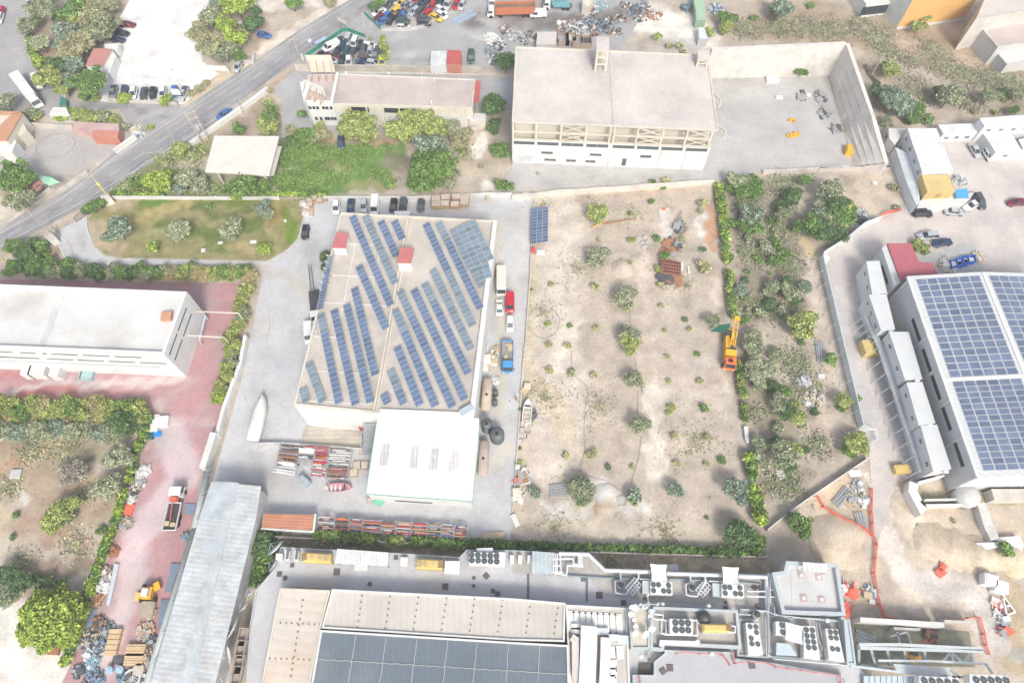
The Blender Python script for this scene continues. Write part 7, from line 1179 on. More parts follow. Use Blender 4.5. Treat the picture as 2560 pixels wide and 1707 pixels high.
for k, x, y, s_, d, m_ in ((11, 143, 402, (1.3, 1.2, .7), 'cream square block on the field edge', M('cream_block', (.72, .66, .54), .8)), (11, 1210, 447, (.7, 1.4, .3), 'small stone slab by the olive tree', cgr), (11, 45, 1385, (1.6, 1.8, 1.0), 'pale box at the lower left of field', MC['cream_block']), (11, 50, 1145, (.8, .9, .9), 'small white box on the field edge wall', whr), (7, 262, 745, (1.8, 1.2, .5), 'white sink block under the free standing solar table', whr), (7, 195, 718, (.9, 1.2, .9), 'red and white box at the foot of solar table', P('box_red', (.6, .08, .1), .5)), (8, 980, 110, (1.2, 1.0, .2), 'white slatted pallet on the sandy ground', whr), (12, 490, 312, (1.4, .9, .3), 'white board in the overgrown strip', whr), (12, 125, 1240, (2.0, 2.6, .2), 'white sheet lying near the diagonal wall', whr), (12, 800, 1207, (2.4, 1.3, .3), 'white board on the sandy site corner', whr), (12, 1235, 1165, (2.8, 1.6, 1.2), 'yellow skid with a white top at the gravel road edge', ypl), (12, 960, 40, (3.6, 3.0, 2.2), 'yellow wooden shed box near the walkway', cy), (9, 1480, 728, (2.6, 2.2, .9), 'white square box on the red paving', whr), (9, 1415, 745, (1.6, 3.6, .8), 'long white bag by the clipped hedge end', whr), (9, 1438, 842, (1.5, 1.0, .5), 'bright blue tub on the red paving', P('tub_blue', (.03, .25, .70), .5)), (9, 1380, 860, (.9, 1.2, .8), 'dark green bin beside the blue tub', P('bin_green', (.04, .13, .1), .5)), (9, 1170, 1535, (2.0, 2.0, .5), 'orange crate by the clipped hedge', onet), (4, 35, 635, (3.0, 1.8, 1.4), 'grey lean-to box against the retaining wall', cgr), (4, 45, 720, (3.2, 2.2, .8), 'pile of white boulders below the retaining wall', whr), (4, 317, 836, (1.1, 1.0, .3), 'dark square plate in the empty yard', dk1), (4, 375, 868, (1.2, 1.2, .2), 'white square with a ring in the empty yard', whr), (4, 104, 890, (1.8, 1.2, .3), 'white sheet in the empty yard', whr), (15, 1475, 508, (2.0, 1.2, .9), 'pale box behind the left shade sail', whr), (5, 2022, 658, (1.1, .6, .2), 'small white slab on the lawn', whr), (5, 2325, 650, (1.4, .8, .2), 'long white slab at the lawn right part', whr), (6, 267, 455, (.6, .6, .3), 'little white cube on the lawn', whr), (5, 1865, 725, (.9, .8, .4), 'small white rock on the lawn', whr), (9, 140, 1212, (2.0, 1.7, .4), 'pale stone lying in the left orchard', cgr), (13, 475, 1262, (2.4, 1.5, .7), 'dark orange cart under the big bright tree', rs1), (13, 1085, 1355, (2.0, 1.4, .2), 'dark flat plate on the red paving', dk1), (14, 2180, 215, (4.0, 1.3, .5), 'heap of twigs and a cream bar right of the racks', br1), (7, 1395, 350, (.9, .5, .3), 'small red item on the pale slab in the field', onet)):
 q = G(k, x, y, s_[2]); o = MB().box((q.x, q.y, 0), s_, random.uniform(-.1, .1)).box((q.x, q.y, s_[2]), (s_[0]*.7, s_[1]*.6, .08), .05).build('box', m_); o.name = 'block' if 'block' in d or 'slab' in d or 'stone' in d else 'box'; reg(o, d, '', 'box')
for x, y in ((228, 1098), (213, 1242), (268, 1228)): q = G(4, x, y, .5); mb = MB(); [mb.box((q.x+random.uniform(-.8, .8), q.y+random.uniform(-.4, .4), random.uniform(0, .3)), (random.uniform(.4, 1.0), .5, .4), random.uniform(0, 3)) for _ in range(7)]; reg(mb.build('yellow_parts', yel), 'cluster of yellow machine parts', 'lying in the empty yard', 'machine parts', 'yellow parts in the yard')
q = G(4, 740, 1380, .8); o = MB().box((q.x, q.y, 0), (1.5, 2.4, 1.4), -.2).box((q.x, q.y, 1.4), (1.2, 2.0, .3), -.2).build('skip', yel); reg(o, 'yellow skip against the stepped retaining wall', '', 'skip')
for k, x, y, r_, d in ((4, 480, 890, 60, 'twisted wire scrap in the yard upper right'), (4, 515, 1050, 60, 'bent rods beside the stepped retaining wall'), (4, 610, 1190, 50, 'dark rods heap below the bent rods'), (4, 300, 910, 30, 'small wire basket scrap in the empty yard'), (7, 1530, 520, 60, 'burnt black scrap heap in the dirt field')): heap(d, k, x, y, 22, r_, [dk1, g1], (.5, 1.8), h=.3)
q = PL(7, "1338,350 1450,340 1462,435 1358,450", .1); o = MB().prism([xy(v) for v in q], -.05, .12).build('concrete_slab', cw); reg(o, 'pale rectangular slab with pink stain in the dirt field', '', 'slab')
for x, y in ((1155, 622), (1220, 608), (1195, 665), (1232, 660), (1215, 700)): q = G(7, x, y); o = MB().box((q.x, q.y, 0), (1.2, .55, .3), random.uniform(0, 1.5)).box((q.x+.1, q.y, .3), (.5, .4, .15), .4).build('stone_block', cgr); reg(o, 'grey stone block', 'scattered in the middle of the dirt field', 'stone', 'stone blocks in the field')
t = thing('beam_stack', tuple(G(7, 1450, 890))); reg(t, 'stack of rusty red lattice girders in the dirt field', '', 'girder stack'); rg_ = M('girder_red', (.26, .12, .085), .8)
for r_ in range(4):
 y = 835+r_*30; a, b = G(7, 1358-r_*0+(8 if r_ else 0), y-4, .9-.05*r_), G(7, 1545, y+24, .9-.05*r_); mb = MB()
 for v in (-.35, .35): mb.bar(a+Vector((0, v, 0)), b+Vector((0, v, 0)), .14, .8)
 for i in range(9): q = a.lerp(b, i/8); mb.bar(q+Vector((0, -.35, .3)), q+Vector((0, .35, .3)), .16, .16)
 mb.build('girder', rg_, t)
heap('loose rusty rods in front of the girder stack', 7, 1450, 985, 34, 70, [rs1, dk1], (1.2, 3.5), h=.3); heap('old grey scrap behind the girder stack', 7, 1480, 700, 30, 80, [g1, dk1, rs1], (1.0, 3.0), h=.3)
for s, d in (("1555,840 1575,850 1572,920 1545,910", 'pale metal door leaning at the right end of girder stack'), ("1610,875 1628,880 1638,935 1618,935", 'white window frame lying right of the girder stack')): o = MB().prism([xy(v) for v in PL(7, s, .3)], .1, .3).build('metal_sheet', ofw); reg(o, d, '', 'sheet')
a, b = G(7, 730, 522, .2), G(7, 850, 465, .3); o = MB().tube(a, b, .14, 6).build('yellow_pole', yel); reg(o, 'yellow pole under the upper olive tree', '', 'pole'); a, b = G(7, 840, 488, .2), G(7, 1125, 440, .2); o = MB().tube(a, b, .12, 6).tube(a+Vector((0, .3, 0)), b+Vector((.5, .1, 0)), .1, 6).build('rusty_pipe', rs1); reg(o, 'long rusty pipe lying by the upper olive tree', '', 'pipe')
hose = P('hose_black', (.18, .19, .21), .6)
def hz(desc, segs, r=.035): mb = MB(); [mb.path(PL(k, s, .08), r, 4) for k, s in segs]; reg(mb.build('irrigation_hose', hose), desc, '', 'hose')
hz('black irrigation hose winding down the left of the dirt field', [(11, "550,80 545,240 590,330 680,400 700,470 680,560 660,800 670,1000 630,1150 640,1210 750,1245 880,1280 1000,1370 1050,1440 1040,1500 980,1500 960,1430 1020,1400")]); hz('black hose between the olive trees in the field middle', [(7, "1085,1280 1088,1440"), (11, "1120,130 1150,280"), (11, "1160,450 1150,680"), (11, "1190,870 1160,1080 1090,1310"), (7, "820,1170 880,1200 940,1200")]); mb = MB(); c = G(7, 290, 1390); mb.path([(c.x+3.4*math.cos(i*.25), c.y+3.8*math.sin(i*.25), .08) for i in range(26)], .03, 4); c = G(7, 410, 1130); mb.path([(c.x+2.6*math.cos(i*.25), c.y+2.8*math.sin(i*.25), .08) for i in range(15)], .03, 4); reg(mb.build('irrigation_hose', hose), 'large loops of black hose on the pale part of field', '', 'hose')
c = G(15, 1135, 478); mb = MB(); mb.path([(c.x+2.2*math.cos(i*.3), c.y+1.9*math.sin(i*.3), .1) for i in range(22)], .06, 4); reg(mb.build('wire_hoop', alu), 'thin grey hoop lying behind the left shade sail', '', 'hoop')
c = G(1, 510, 1340); mb = MB(); mb.path([(c.x+4.6*math.cos(i*.3), c.y+3.9*math.sin(i*.3), .05) for i in range(22)], .08, 4); struct(mb.build('tyre_mark', crk))
q = PL(11, "345,1320 505,1300 510,1420 350,1430", .2); mb = MB()
for i in range(9): mb.bar(q[0].lerp(q[1], i/8), q[3].lerp(q[2], i/8), .12, .12).bar(q[0].lerp(q[3], i/8)+Vector((0, 0, .1)), q[1].lerp(q[2], i/8)+Vector((0, 0, .1)), .12, .12)
reg(mb.build('metal_grid', P('grid_grey', (.42, .43, .44), .6)), 'grey metal grid pile left of the big olive at field bottom', '', 'grid')
heap('red and grey machine frame by the lower left field edge', 11, 110, 1240, 14, 50, [g1, rs1, w1], (1.0, 2.2), h=.4); heap('white tubular chairs at the lower left field corner', 11, 60, 1450, 12, 40, [w1], (1.0, 2.4), h=.4); heap('small red barrel and planks at the field edge', 11, 50, 1290, 8, 28, [onet, g1], (.6, 1.2)); heap('rusty wire heap at the field edge above the boat', 11, 130, 460, 16, 40, [rs1, br1], (.8, 1.8), h=.3); o = MB().bar(G(15, 5, 20, .3), G(15, 55, 130, .3), 1.0, .3).build('white_gutter', whr); reg(o, 'white trough at the lower left corner of field', '', 'trough')
o = MB().bar(G(11, 2145, 780, .6), G(11, 2160, 905, .6), .8, .4).box(tuple(G(11, 2158, 925)), (.5, .5, .6)).build('white_trough', whr); reg(o, 'long white trough by the right field hedge', '', 'trough')
# junk along the thin hedge and bottom of the red yard
jn = [(1320, 1200, 60, [w1, w1], 'heap of white rings and sacks by the clipped hedge', 9), (1300, 1290, 50, [w1, g1], 'heap of grey and white fittings by the clipped hedge', 9), (1240, 1365, 55, [dk1, br1, w1], 'dark basket with cans by the clipped hedge', 9), (1215, 1450, 40, [w1, g1], 'white boxes pile by the clipped hedge', 9), (1160, 110, 60, [g1, br1], 'bundle of grey pipes and frames beside the hedge', 13), (1050, 360, 50, [rs1, rs1], 'rusty girders leaning on the clipped hedge', 13), (980, 560, 60, [w1, g1, rs1], 'white bags and scrap along the hedge', 13), (955, 680, 60, [w1, w1], 'white metal fittings heap along the hedge', 13), (890, 810, 55, [rs1, br1], 'rust brown scrap along the hedge', 13), (910, 1010, 50, [dk1, rs1], 'small dark scrap by the lower hedge', 13), (990, 1070, 55, [dk1, g1], 'black machine parts heap on the red paving', 13), (820, 1160, 90, [dk1, g1, br1], 'dark machinery scrap at the hedge foot', 13), (920, 1220, 70, [g1, dk1, bl1], 'steel scrap mound in the red yard', 13), (830, 1300, 60, [w1, bl1], 'blue and white scrap bags in the red yard', 13), (860, 1380, 60, [w1, P('cyan', (.25, .45, .52), .5), bl1], 'cyan and white sacks in the red yard', 13), (730, 1460, 50, [dk1, g1], 'dark drums near the bottom hedge end', 13), (870, 1540, 90, [dk1, bl1, g1], 'dark machine scrap at the bottom edge', 13), (1390, 930, 55, [br1, g1], 'pallet and planks pile below the loader', 13), (1340, 1100, 80, [wood, br1, g1], 'wooden pallets heap in the red yard', 13), (1390, 1175, 50, [g1, dk1], 'dark cage machine by the duct', 13), (1330, 1350, 70, [br1, g1], 'grey and brown rollers by the duct', 13), (1150, 1520, 60, [bl1, dk1], 'blue tank parts at the bottom edge', 13), (1310, 1530, 60, [dk1, w1], 'dark gear wheels at the bottom edge', 13), (1720, 230, 40, [g1, bl1], 'grey steel sections by the duct', 13), (1370, 700, 8, [g1], 'tiny grey parts', 13)]
for x, y, r_, ms, d, k in jn[:-1]: heap(d, k, x, y, int(r_*1.8), r_, ms, (.18, .85), h=.5)
for s, d, n_ in (("1655,470 1560,730 t13 1510,730", 'blue-grey long pipe bundle beside the duct, upper', 8), ("1560,800 1490,1050 1450,1060", 'blue-grey long pipe bundle beside the duct, lower', 7), ("885,890 820,1080 800,1080", 'grey pipe bundle leaning at the lower hedge', 7)):
 p = PL(13, s, .3); mb = MB()
 for i in range(n_): f = i/n_; a = p[0]+Vector((-f*1.8, 0, 0)); b = p[1].lerp(p[2], f); mb.tube(a, b, .1, 5)
 reg(mb.build('pipe_bundle', P('steel_blue', (.30, .37, .46), .4, .3)), d, '', 'pipes')
p = PL(13, "1050,470 1090,475 1005,860 975,850", .4); reg(MB().prism([xy(v) for v in p], .1, .45).build('metal_trough', P('trough', (.58, .64, .68), .4, .2)), 'long pale metal trough beside the clipped hedge', '', 'trough')
for x, y, w_, h_, d in ((1240, 1262, 3.2, 1.8, 'tan timber stack in the red yard, upper'), (1225, 1350, 3.2, 1.9, 'pale cream timber stack in the red yard, lower'), (1030, 1190, 2.0, 4.2, 'yellow slatted roll stack in the red yard')): q = G(13, x, y, 1); t = thing('timber_stack', (q.x, q.y, 0)); reg(t, d, '', 'timber stack'); [MB().box((q.x, q.y-h_/2+h_*(i+.5)/5, 0), (w_, h_/5.6, .9+.1*(i % 2))).build('bundle', M('timber', (.68, .50, .30), .8), t) for i in range(5)]
mb = MB(); q = G(13, 1210, 1525, .5)
for i in range(12): a = i*PI/6; b = (i+1)*PI/6; mb.bar(q+Vector((1.4*math.cos(a), 1.4*math.sin(a), 0)), q+Vector((1.4*math.cos(b), 1.4*math.sin(b), 0)), .3, .4).bar(q, q+Vector((1.4*math.cos(a), 1.4*math.sin(a), 0)), .08, .1)
reg(mb.build('spoked_wheel', w1), 'big white spoked wheel lying at the bottom edge', '', 'wheel')
for x, y, c_ in ((1000, 1447, P('drum_blue', (.35, .5, .6), .4)), (1097, 1443, P('drum_blue', (.35, .5, .6), .4)), (1270, 1440, M('drum_stone', (.5, .44, .38), .9)), (735, 1455, dk1)): q = G(13, x, y, .8); reg(MB().tube((q.x, q.y, 0), (q.x, q.y, .9), .6 if x != 1270 else .95, 14).tube((q.x, q.y, .9), (q.x, q.y, .98), .3, 10).build('drum', c_), ('pale blue' if x in (1000, 1097) else 'stone grey' if x == 1270 else 'black')+' round drum', 'standing at the bottom of the red yard', 'drum')
o = MB().prism([xy(v) for v in PL(9, "1700,1482 1795,1490 1775,1590 1690,1575", .3)], .15, .3).build('blue_sheet_panel', P('panel_slate', (.20, .26, .36), .5)); reg(o, 'slate blue sheet on the paving right of crane truck', '', 'sheet')
# green scrapyard fences
gf = P('fence_green', (.03, .25, .16), .6)
for s, d in (("455,535 800,290 850,290 1000,345", 'dark green sheet fence along the road side of the scrapyard'), ("1002,140 1120,250 1150,285 1400,285 1600,240 1640,190", 'green fence round the upper scrapyard pen')):
 p = PL(2, s, 0); t = thing('green_fence', tuple(p[0])); reg(t, d, '', 'fence'); MB().wall(p[:3] if 'upper' in d else p, .12, 0, 1.1).build('panel', gf, t); mb = MB()
 for a, b in zip(p[:-1], p[1:]):
  for i in range(int((b-a).length/3)+1): q = a.lerp(b, i*3/((b-a).length)); mb.bar(q, q+Vector((0, 0, 1.6)), .1, .1)
 mb.build('post', pipg, t)
 if 'upper' in d: MB().wall(p[2:], .2, 0, .9).build('kerb_wall', cgr, t)
for s in ("1800,200 1985,95", "1815,225 2020,125"): p = PL(2, s, .1); reg(MB().bar(p[0], p[1], 1.1, .25).build('vehicle_ramp', P('ramp_blue', (.33, .40, .50), .5)), 'blue-grey steel track strip on the scrapyard ground', '', 'ramp', 'track strips')
scr = [(2, 2160, 365, 70, [w1, unit], 'white appliances pile left of the scrapyard entrance'), (2, 2230, 420, 60, [w1, g1, dk1], 'mixed white goods heap in the scrapyard'), (2, 2160, 470, 50, [bl1, g1], 'blue-grey metal boxes in the scrapyard'), (2, 2190, 550, 60, [w1, g1, dk1], 'washing machine scrap behind the beige wall'), (3, 30, 340, 60, [w1, g1], 'white scrap heap left of the patched hut'), (3, 110, 370, 60, [g1, w1, dk1], 'metal swarf heap behind the warehouse'), (3, 560, 270, 90, [w1, g1, dk1], 'long mixed scrap metal heap, left part'), (3, 700, 240, 90, [w1, g1, bl1, dk1], 'long mixed scrap metal heap, middle part'), (3, 850, 250, 80, [g1, dk1, bl1], 'long mixed scrap metal heap, right part'), (3, 640, 310, 70, [w1, w1, g1], 'white scrap heap behind the open boxes'), (3, 1150, 110, 80, [dk1, bl1, g1], 'dark cable scrap heap at the scrapyard border'), (3, 800, 60, 70, [w1, g1, P('cyan', (.25, .45, .52), .5)], 'pale rubble heap by the cream block house'), (3, 1620, 80, 60, [bl1, dk1, g1], 'blue black scrap left of the green containers'), (3, 1310, 140, 60, [w1, rs1], 'white frames and red sheet on the pale gravel'), (3, 1870, 90, 60, [w1, bl1], 'white and blue litter beyond the green containers'), (3, 360, 350, 40, [w1, g1], 'tangle of pale frames beside the globe lamp'), (12, 420, 540, 80, [w1, br1, g1], 'litter heap in the overgrown strip'), (12, 330, 370, 50, [w1, g1], 'small grey litter heap in the overgrown strip'), (8, 860, 400, 45, [g1, w1], 'pale sheets pile by the big dark tree'), (8, 850, 455, 40, [dk1, dk1], 'black bags heap by the big dark tree'), (16, 1320, 1300, 45, [dk1, yel, g1], 'dark machine parts inside the steel frame'), (16, 1490, 1130, 55, [dk1, rs1], 'dark rubble at the excavation side'), (8, 1750, 100, 50, [w1, g1], 'rods and poles behind the yellow containers'), (8, 1650, 870, 70, [w1, w1, br1], 'white sacks row left of the blue bins'), (8, 1920, 800, 50, [w1, br1], 'pale pallets right of the blue bins'), (1, 1250, 1200, 45, [w1, br1], 'white and tan junk at the road corner'), (1, 1290, 1240, 35, [w1, bl1], 'small blue and white junk below the corner hut'), (12, 750, 1450, 50, [br1, g1], 'timber frame pieces by the grey rails'), (12, 870, 1460, 45, [g1, w1], 'metal scaffolding parts left of the red barrier'), (12, 820, 1330, 45, [g1, w1], 'grey pump parts on the sandy corner')]
for k, x, y, r_, ms, d in scr: heap(d, k, x, y, int(r_*2.2), r_*1.15, ms, (.2, 1.0), h=.7)
for x, y in ((500, 230), (600, 220), (760, 300), (900, 200), (950, 300), (1000, 180), (450, 290), (540, 330), (1050, 60), (1200, 60), (1180, 170), (720, 120), (-60, 280), (170, 330)): heap('loose mixed scrap heap', 3, x, y, 60, 62, [g1, rs1, dk1, w1], (.2, .9), h=.6); hh_ = [o for o in REG if o[0] == 'loose mixed scrap heap']
REG[('loose mixed scrap heap', 'in the top scrapyard')] = REG.pop(hh_[0])
for i, (x, y) in enumerate(((475, 350), (540, 350), (605, 370), (680, 375))): q = G(3, x, y, 1.2); t = thing('open_bin', (q.x, q.y, 0)); reg(t, 'open brown metal scrap bin', 'behind the warehouse roof', 'bin', 'open bins'); MB().wall([q+Vector(v) for v in ((-1.4, -1.6, 0), (1.4, -1.6, 0), (1.4, 1.6, 0), (-1.4, 1.6, 0), (-1.4, -1.6, 0))], .12, 0, 1.6).build('walls', M('bin_brown', (.36, .28, .22), .8), t); MB().box((q.x, q.y, 0), (2.6, 3.0, .9)).build('load', [g1, w1, g1, dk1][i], t)
for i, (x, y) in enumerate(((1735, 850), (1790, 835), (1850, 815))): q = G(8, x, y, 1.0); t = thing('blue_bin', (q.x, q.y, 0)); reg(t, 'bright blue open rubbish skip', 'by the red roofed wing', 'skip', 'blue skips'); MB().wall([q+Vector(v) for v in ((-1.5, -1.0, 0), (1.2, -.6, 0), (1.4, 1.1, 0), (-1.3, .7, 0), (-1.5, -1.0, 0))], .12, 0, 1.3).build('walls', P('skip_blue', (.03, .14, .55), .5), t); MB().box((q.x, q.y, 0), (2.3, 1.3, .9)).build('load', w1, t)
mb = MB(); c = PL(8, "1720,175 1830,160 1845,250 1725,255", 3.0); mb.face(c).face([v-Vector((0, 0, .06)) for v in c]); t = thing('blue_tarpaulin', (c[0].x, c[0].y, 2.4)); reg(t, 'bright blue tarpaulin shelter right of the yellow containers', '', 'tarpaulin'); mb.build('sheet', P('tarp_blue', (.08, .36, .66), .6), t); MB().prism([xy(v) for v in inset(c, .3)], 2.42, 2.9).build('pile', w1, t)
# poles, lamps, signs
pw = M('pole_wood', (.58, .50, .38), .8)
def pole(desc, k, base, h, cat='pole', arm=None, mat=None, r=.14, name='utility_pole', box=None):
 q = G(k, *base); t = thing(name, tuple(q)); reg(t, desc, '', cat); MB().tube(q, q+Vector((0, 0, h)), r, 8, r2=r*.7).build('pole', mat or pw, t)
 if arm: mb = MB(); [mb.bar(q+Vector((-a*dx, -a*dy, z)), q+Vector((a*dx, a*dy, z)), .12, .12) for a, dx, dy, z in arm]; mb.build('cross_arm', pw, t)
 if box: MB().box((q.x+box[0], q.y, h-box[1]), (.9, .35, .25)).build('lamp_head', alu, t)
 return q
pole('tall wooden pole in the red yard scrap fence corner', 2, (437, 640), 9.8, arm=[(1.2, 1, .2, 9.4)]); pole('wooden pole at the end of green scrapyard fence', 2, (1025, 370), 8.5, arm=None); pole('slim steel lamp pole in the container yard', 1, (770, 1515), 8.5, mat=alu, r=.09, name='street_lamp', box=(0, 0), cat='street lamp'); pole('tall pale wooden pole at the drive gate left of the road', 5, (465, 575), 9.2); pole('slim lamp pole in the car park by the silver pickup', 1, (1680, 830), 6.5, mat=alu, r=.07, name='street_lamp', box=(0, 0), cat='street lamp'); pole('lamp pole in the wreck pen of the scrapyard', 2, (1442, 215), 7.0, mat=alu, r=.1, name='street_lamp', box=(0, 0), cat='street lamp'); pole('slim lamp pole on the pine tree edge', 1, (2300, 420), 7.0, mat=alu, r=.07, name='street_lamp', box=(-.3, 0), cat='street lamp'); pole('pale pole at the corner of road and side road', 1, (1345, 1215), 9.0); pole('second slim pole at the road corner junk', 1, (1210, 1190), 4.5, mat=alu, r=.06); pole('cream pole on the road verge below the boundary wall', 1, (1625, 1335), 4.8, r=.1); pole('twin armed street lamp on the side road', 1, (255, 590), 5.0, mat=alu, r=.07, name='street_lamp', arm=[(1.3, 1, .3, 4.9)], cat='street lamp'); pole('pole with small cross arm in the dry hillside', 4, (945, 700), 7.5, arm=[(.7, 1, 0, 7)]); pole('thin pole by the forecourt wall left end', 2, (330, 560), 4.0, mat=alu, r=.06); pole('dark leaning post beside the blue road car', 1, (2240, 1050), 7.0, mat=g1, r=.1)
q = G(1, 1855, 1310); q2 = G(1, 1915, 1280); t = thing('transformer_frame', tuple(q)); reg(t, 'double wooden pole frame carrying a transformer beside the road', '', 'utility pole')
for v in (q, q2): MB().tube(v, v+Vector((0, 0, 9.6)), .17, 8).build('pole', pw, t)
for z in (9.2, 7.4, 5.2): MB().bar(q+Vector((-.6, 0, z)), q2+Vector((.6, 0, z)), .18, .2).build('cross_arm', pw, t)
m_ = q.lerp(q2, .5); MB().box((m_.x, m_.y, 4.2), (1.0, .8, 1.1)).build('transformer', alu, t)
wires = MB()
def wire(a, b, sag=.8):
 pts = []
 for i in range(9): u = i/8; p = a.lerp(b, u); p.z -= sag*4*u*(1-u); pts.append(p)
 wires.path(pts, .025, 3)
hp = Vector((0, 0, 9.4)); pA_ = m_+hp; pB_ = G(1, 1345, 1215, 0)+Vector((0, 0, 9)); pC_ = G(2, 437, 640)+hp; pD_ = G(5, 465, 575)+Vector((0, 0, 9))
for o_ in (-.8, 0, .8): d = Vector((o_*.5, o_, 0)); wire(pC_+d, pA_+d); wire(pA_+d, pB_+d); wire(pA_+d, G(5, 985, 190)+Vector((0, 0, 7))+d); wire(G(5, 985, 190)+Vector((0, 0, 7))+d, pD_+d)
wire(pB_, G(1, 1700, 950)+Vector((0, 0, 5))); reg(wires.build('power_lines', P('cable', (.35, .33, .30), .6)), 'thin power cables strung between the roadside poles', '', 'cables')
def pillar(desc, k, s, h, pole_=None):
 p = PL(k, s, h); t = thing('gate_pillar', (cen(p)[0], cen(p)[1], 0)); reg(t, desc, '', 'gate pillar'); MB().prism([xy(v) for v in p], 0, h).build('block', whr, t); MB().prism([xy(v) for v in inset(p, -.06)], h+.002, h+.1).build('cap', cw, t)
pillar('white gate pillar block at the upper side of the drive entrance', 5, "920,235 990,215 1025,255 950,285", 1.8); pillar('white gate pillar block at the lower side of the drive entrance', 5, "415,600 465,572 515,615 455,650", 1.8)
q = G(5, 1005, 250, 0); t = thing('yellow_post', tuple(q)); reg(t, 'pale and yellow banded signal pole by the drive entrance', '', 'pole'); MB().tube(q, q+Vector((0, 0, 5.0)), .13, 8).build('lower_pole', P('post_yellow', (.85, .66, .12), .5), t); MB().tube(q+Vector((0, 0, 5)), q+Vector((0, 0, 8)), .13, 8).build('upper_pole', M('post_pink', (.74, .60, .45), .7), t); MB().tube(q+Vector((0, 0, 4.7)), q+Vector((0, 0, 5.6)), .35, 10, r2=.2).build('collar', MC['post_yellow'], t)
q = G(5, 30, 825); t = thing('yellow_post', tuple(q)); reg(t, 'yellow topped pole at the left picture edge', '', 'pole'); MB().tube(q, q+Vector((0, 0, 6)), .12, 8).build('pole', MC['post_yellow'], t)
def gate(desc, k, s, h=1.5):
 p = PL(k, s, 0); mb = MB(); a, b = p[0], p[1]; mb.path([a, a+Vector((0, 0, h)), b+Vector((0, 0, h)), b, a], .07, 4)
 for i in range(12): q = a.lerp(b, i/11); mb.bar(q, q+Vector((0, 0, h)), .04, .04)
 reg(mb.build('iron_gate', P('gate_dark', (.10, .11, .11), .5)), desc, '', 'gate')
gate('dark iron gate leaf opening at the upper side of drive', 5, "705,470 790,400"); gate('dark iron gate leaf at the lower side of drive', 5, "510,545 555,590"); gate('grey barred gate beside the side road bushes', 1, "1500,950 1640,965")
q = G(1, 575, 950); reg(MB().prism([xy(v) for v in PL(1, "555,885 610,905 605,985 545,980", 1.4)], 0, 1.4).build('green_dumpster', P('dumpster', (.04, .20, .17), .5)), 'dark green waste container at the side road bend', '', 'waste container'); reg(MB().wall(PL(1, "565,870 630,935 t1 640,900", 0), .35, 0, 1.8).build('gate_post_wall', cwh), 'short white wall piece by the green waste container', '', 'wall')
# road signs
def sign(desc, k, x, y, h, w_, hh, col, name='road_sign', rz=.6):
 q = G(k, x, y); t = thing(name, tuple(q)); reg(t, desc, '', 'sign'); MB().tube(q, q+Vector((0, 0, h)), .06, 6).build('post', alu, t); c = q+Vector((0, 0, h)); d = Vector((math.cos(rz), math.sin(rz), 0))*w_/2; MB().bar(c-d, c+d, .06, hh).build('board', col, t)
sign('red and white warning sign beside the road', 2, 512, 440, 2.2, .9, .9, P('sign_white', (.85, .8, .8), .5)); sign('cream billboard sign at the green fence tip', 2, 815, 290, 3.2, 3.4, 1.2, cream, rz=-.6); p = PL(2, "545,398 640,345", 2.4); reg(MB().bar(p[0], p[1], 1.1, .12).bar((p[0].x, p[0].y, 0), p[0], .08, .08).bar((p[1].x, p[1].y, 0), p[1], .08, .08).build('bus_shelter', P('shelter_blue', (.36, .47, .62), .4)), 'pale blue bus shelter roof beside the green fence', '', 'shelter'); reg(MB().tube(G(2, 430, 545), G(2, 430, 545)+Vector((0, 0, 1.5)), .35, 8).build('white_bin', whr), 'small white bin by the wooden pole', '', 'bin')
q = G(3, 418, 400); t = thing('globe_lamp', tuple(q)); reg(t, 'white globe lamp on a post behind the warehouse', '', 'lamp'); MB().tube(q, q+Vector((0, 0, 6)), .12, 8).build('post', pipg, t); MB().blob(q+Vector((0, 0, 6.4)), (.7, .7, .7), 12, 8).build('globe', whr, t, True)
for k, x, y in ((15, 1365, 855), (15, 1783, 870), (15, 1170, 1325), (15, 1812, 1300), (16, 508, 1000)): q = G(k, x, y, 5); o = MB().tube((q.x, q.y, 4.0 if k != 15 or y < 1200 else 5.0), (q.x, q.y, 6.3), .08, 6).blob((q.x, q.y, 6.6), (.4, .4, .35), 10, 6).build('floodlight', whr); reg(o, 'white globe light on a short post', 'on the mall roofs', 'light', 'globe lights on the mall roof')
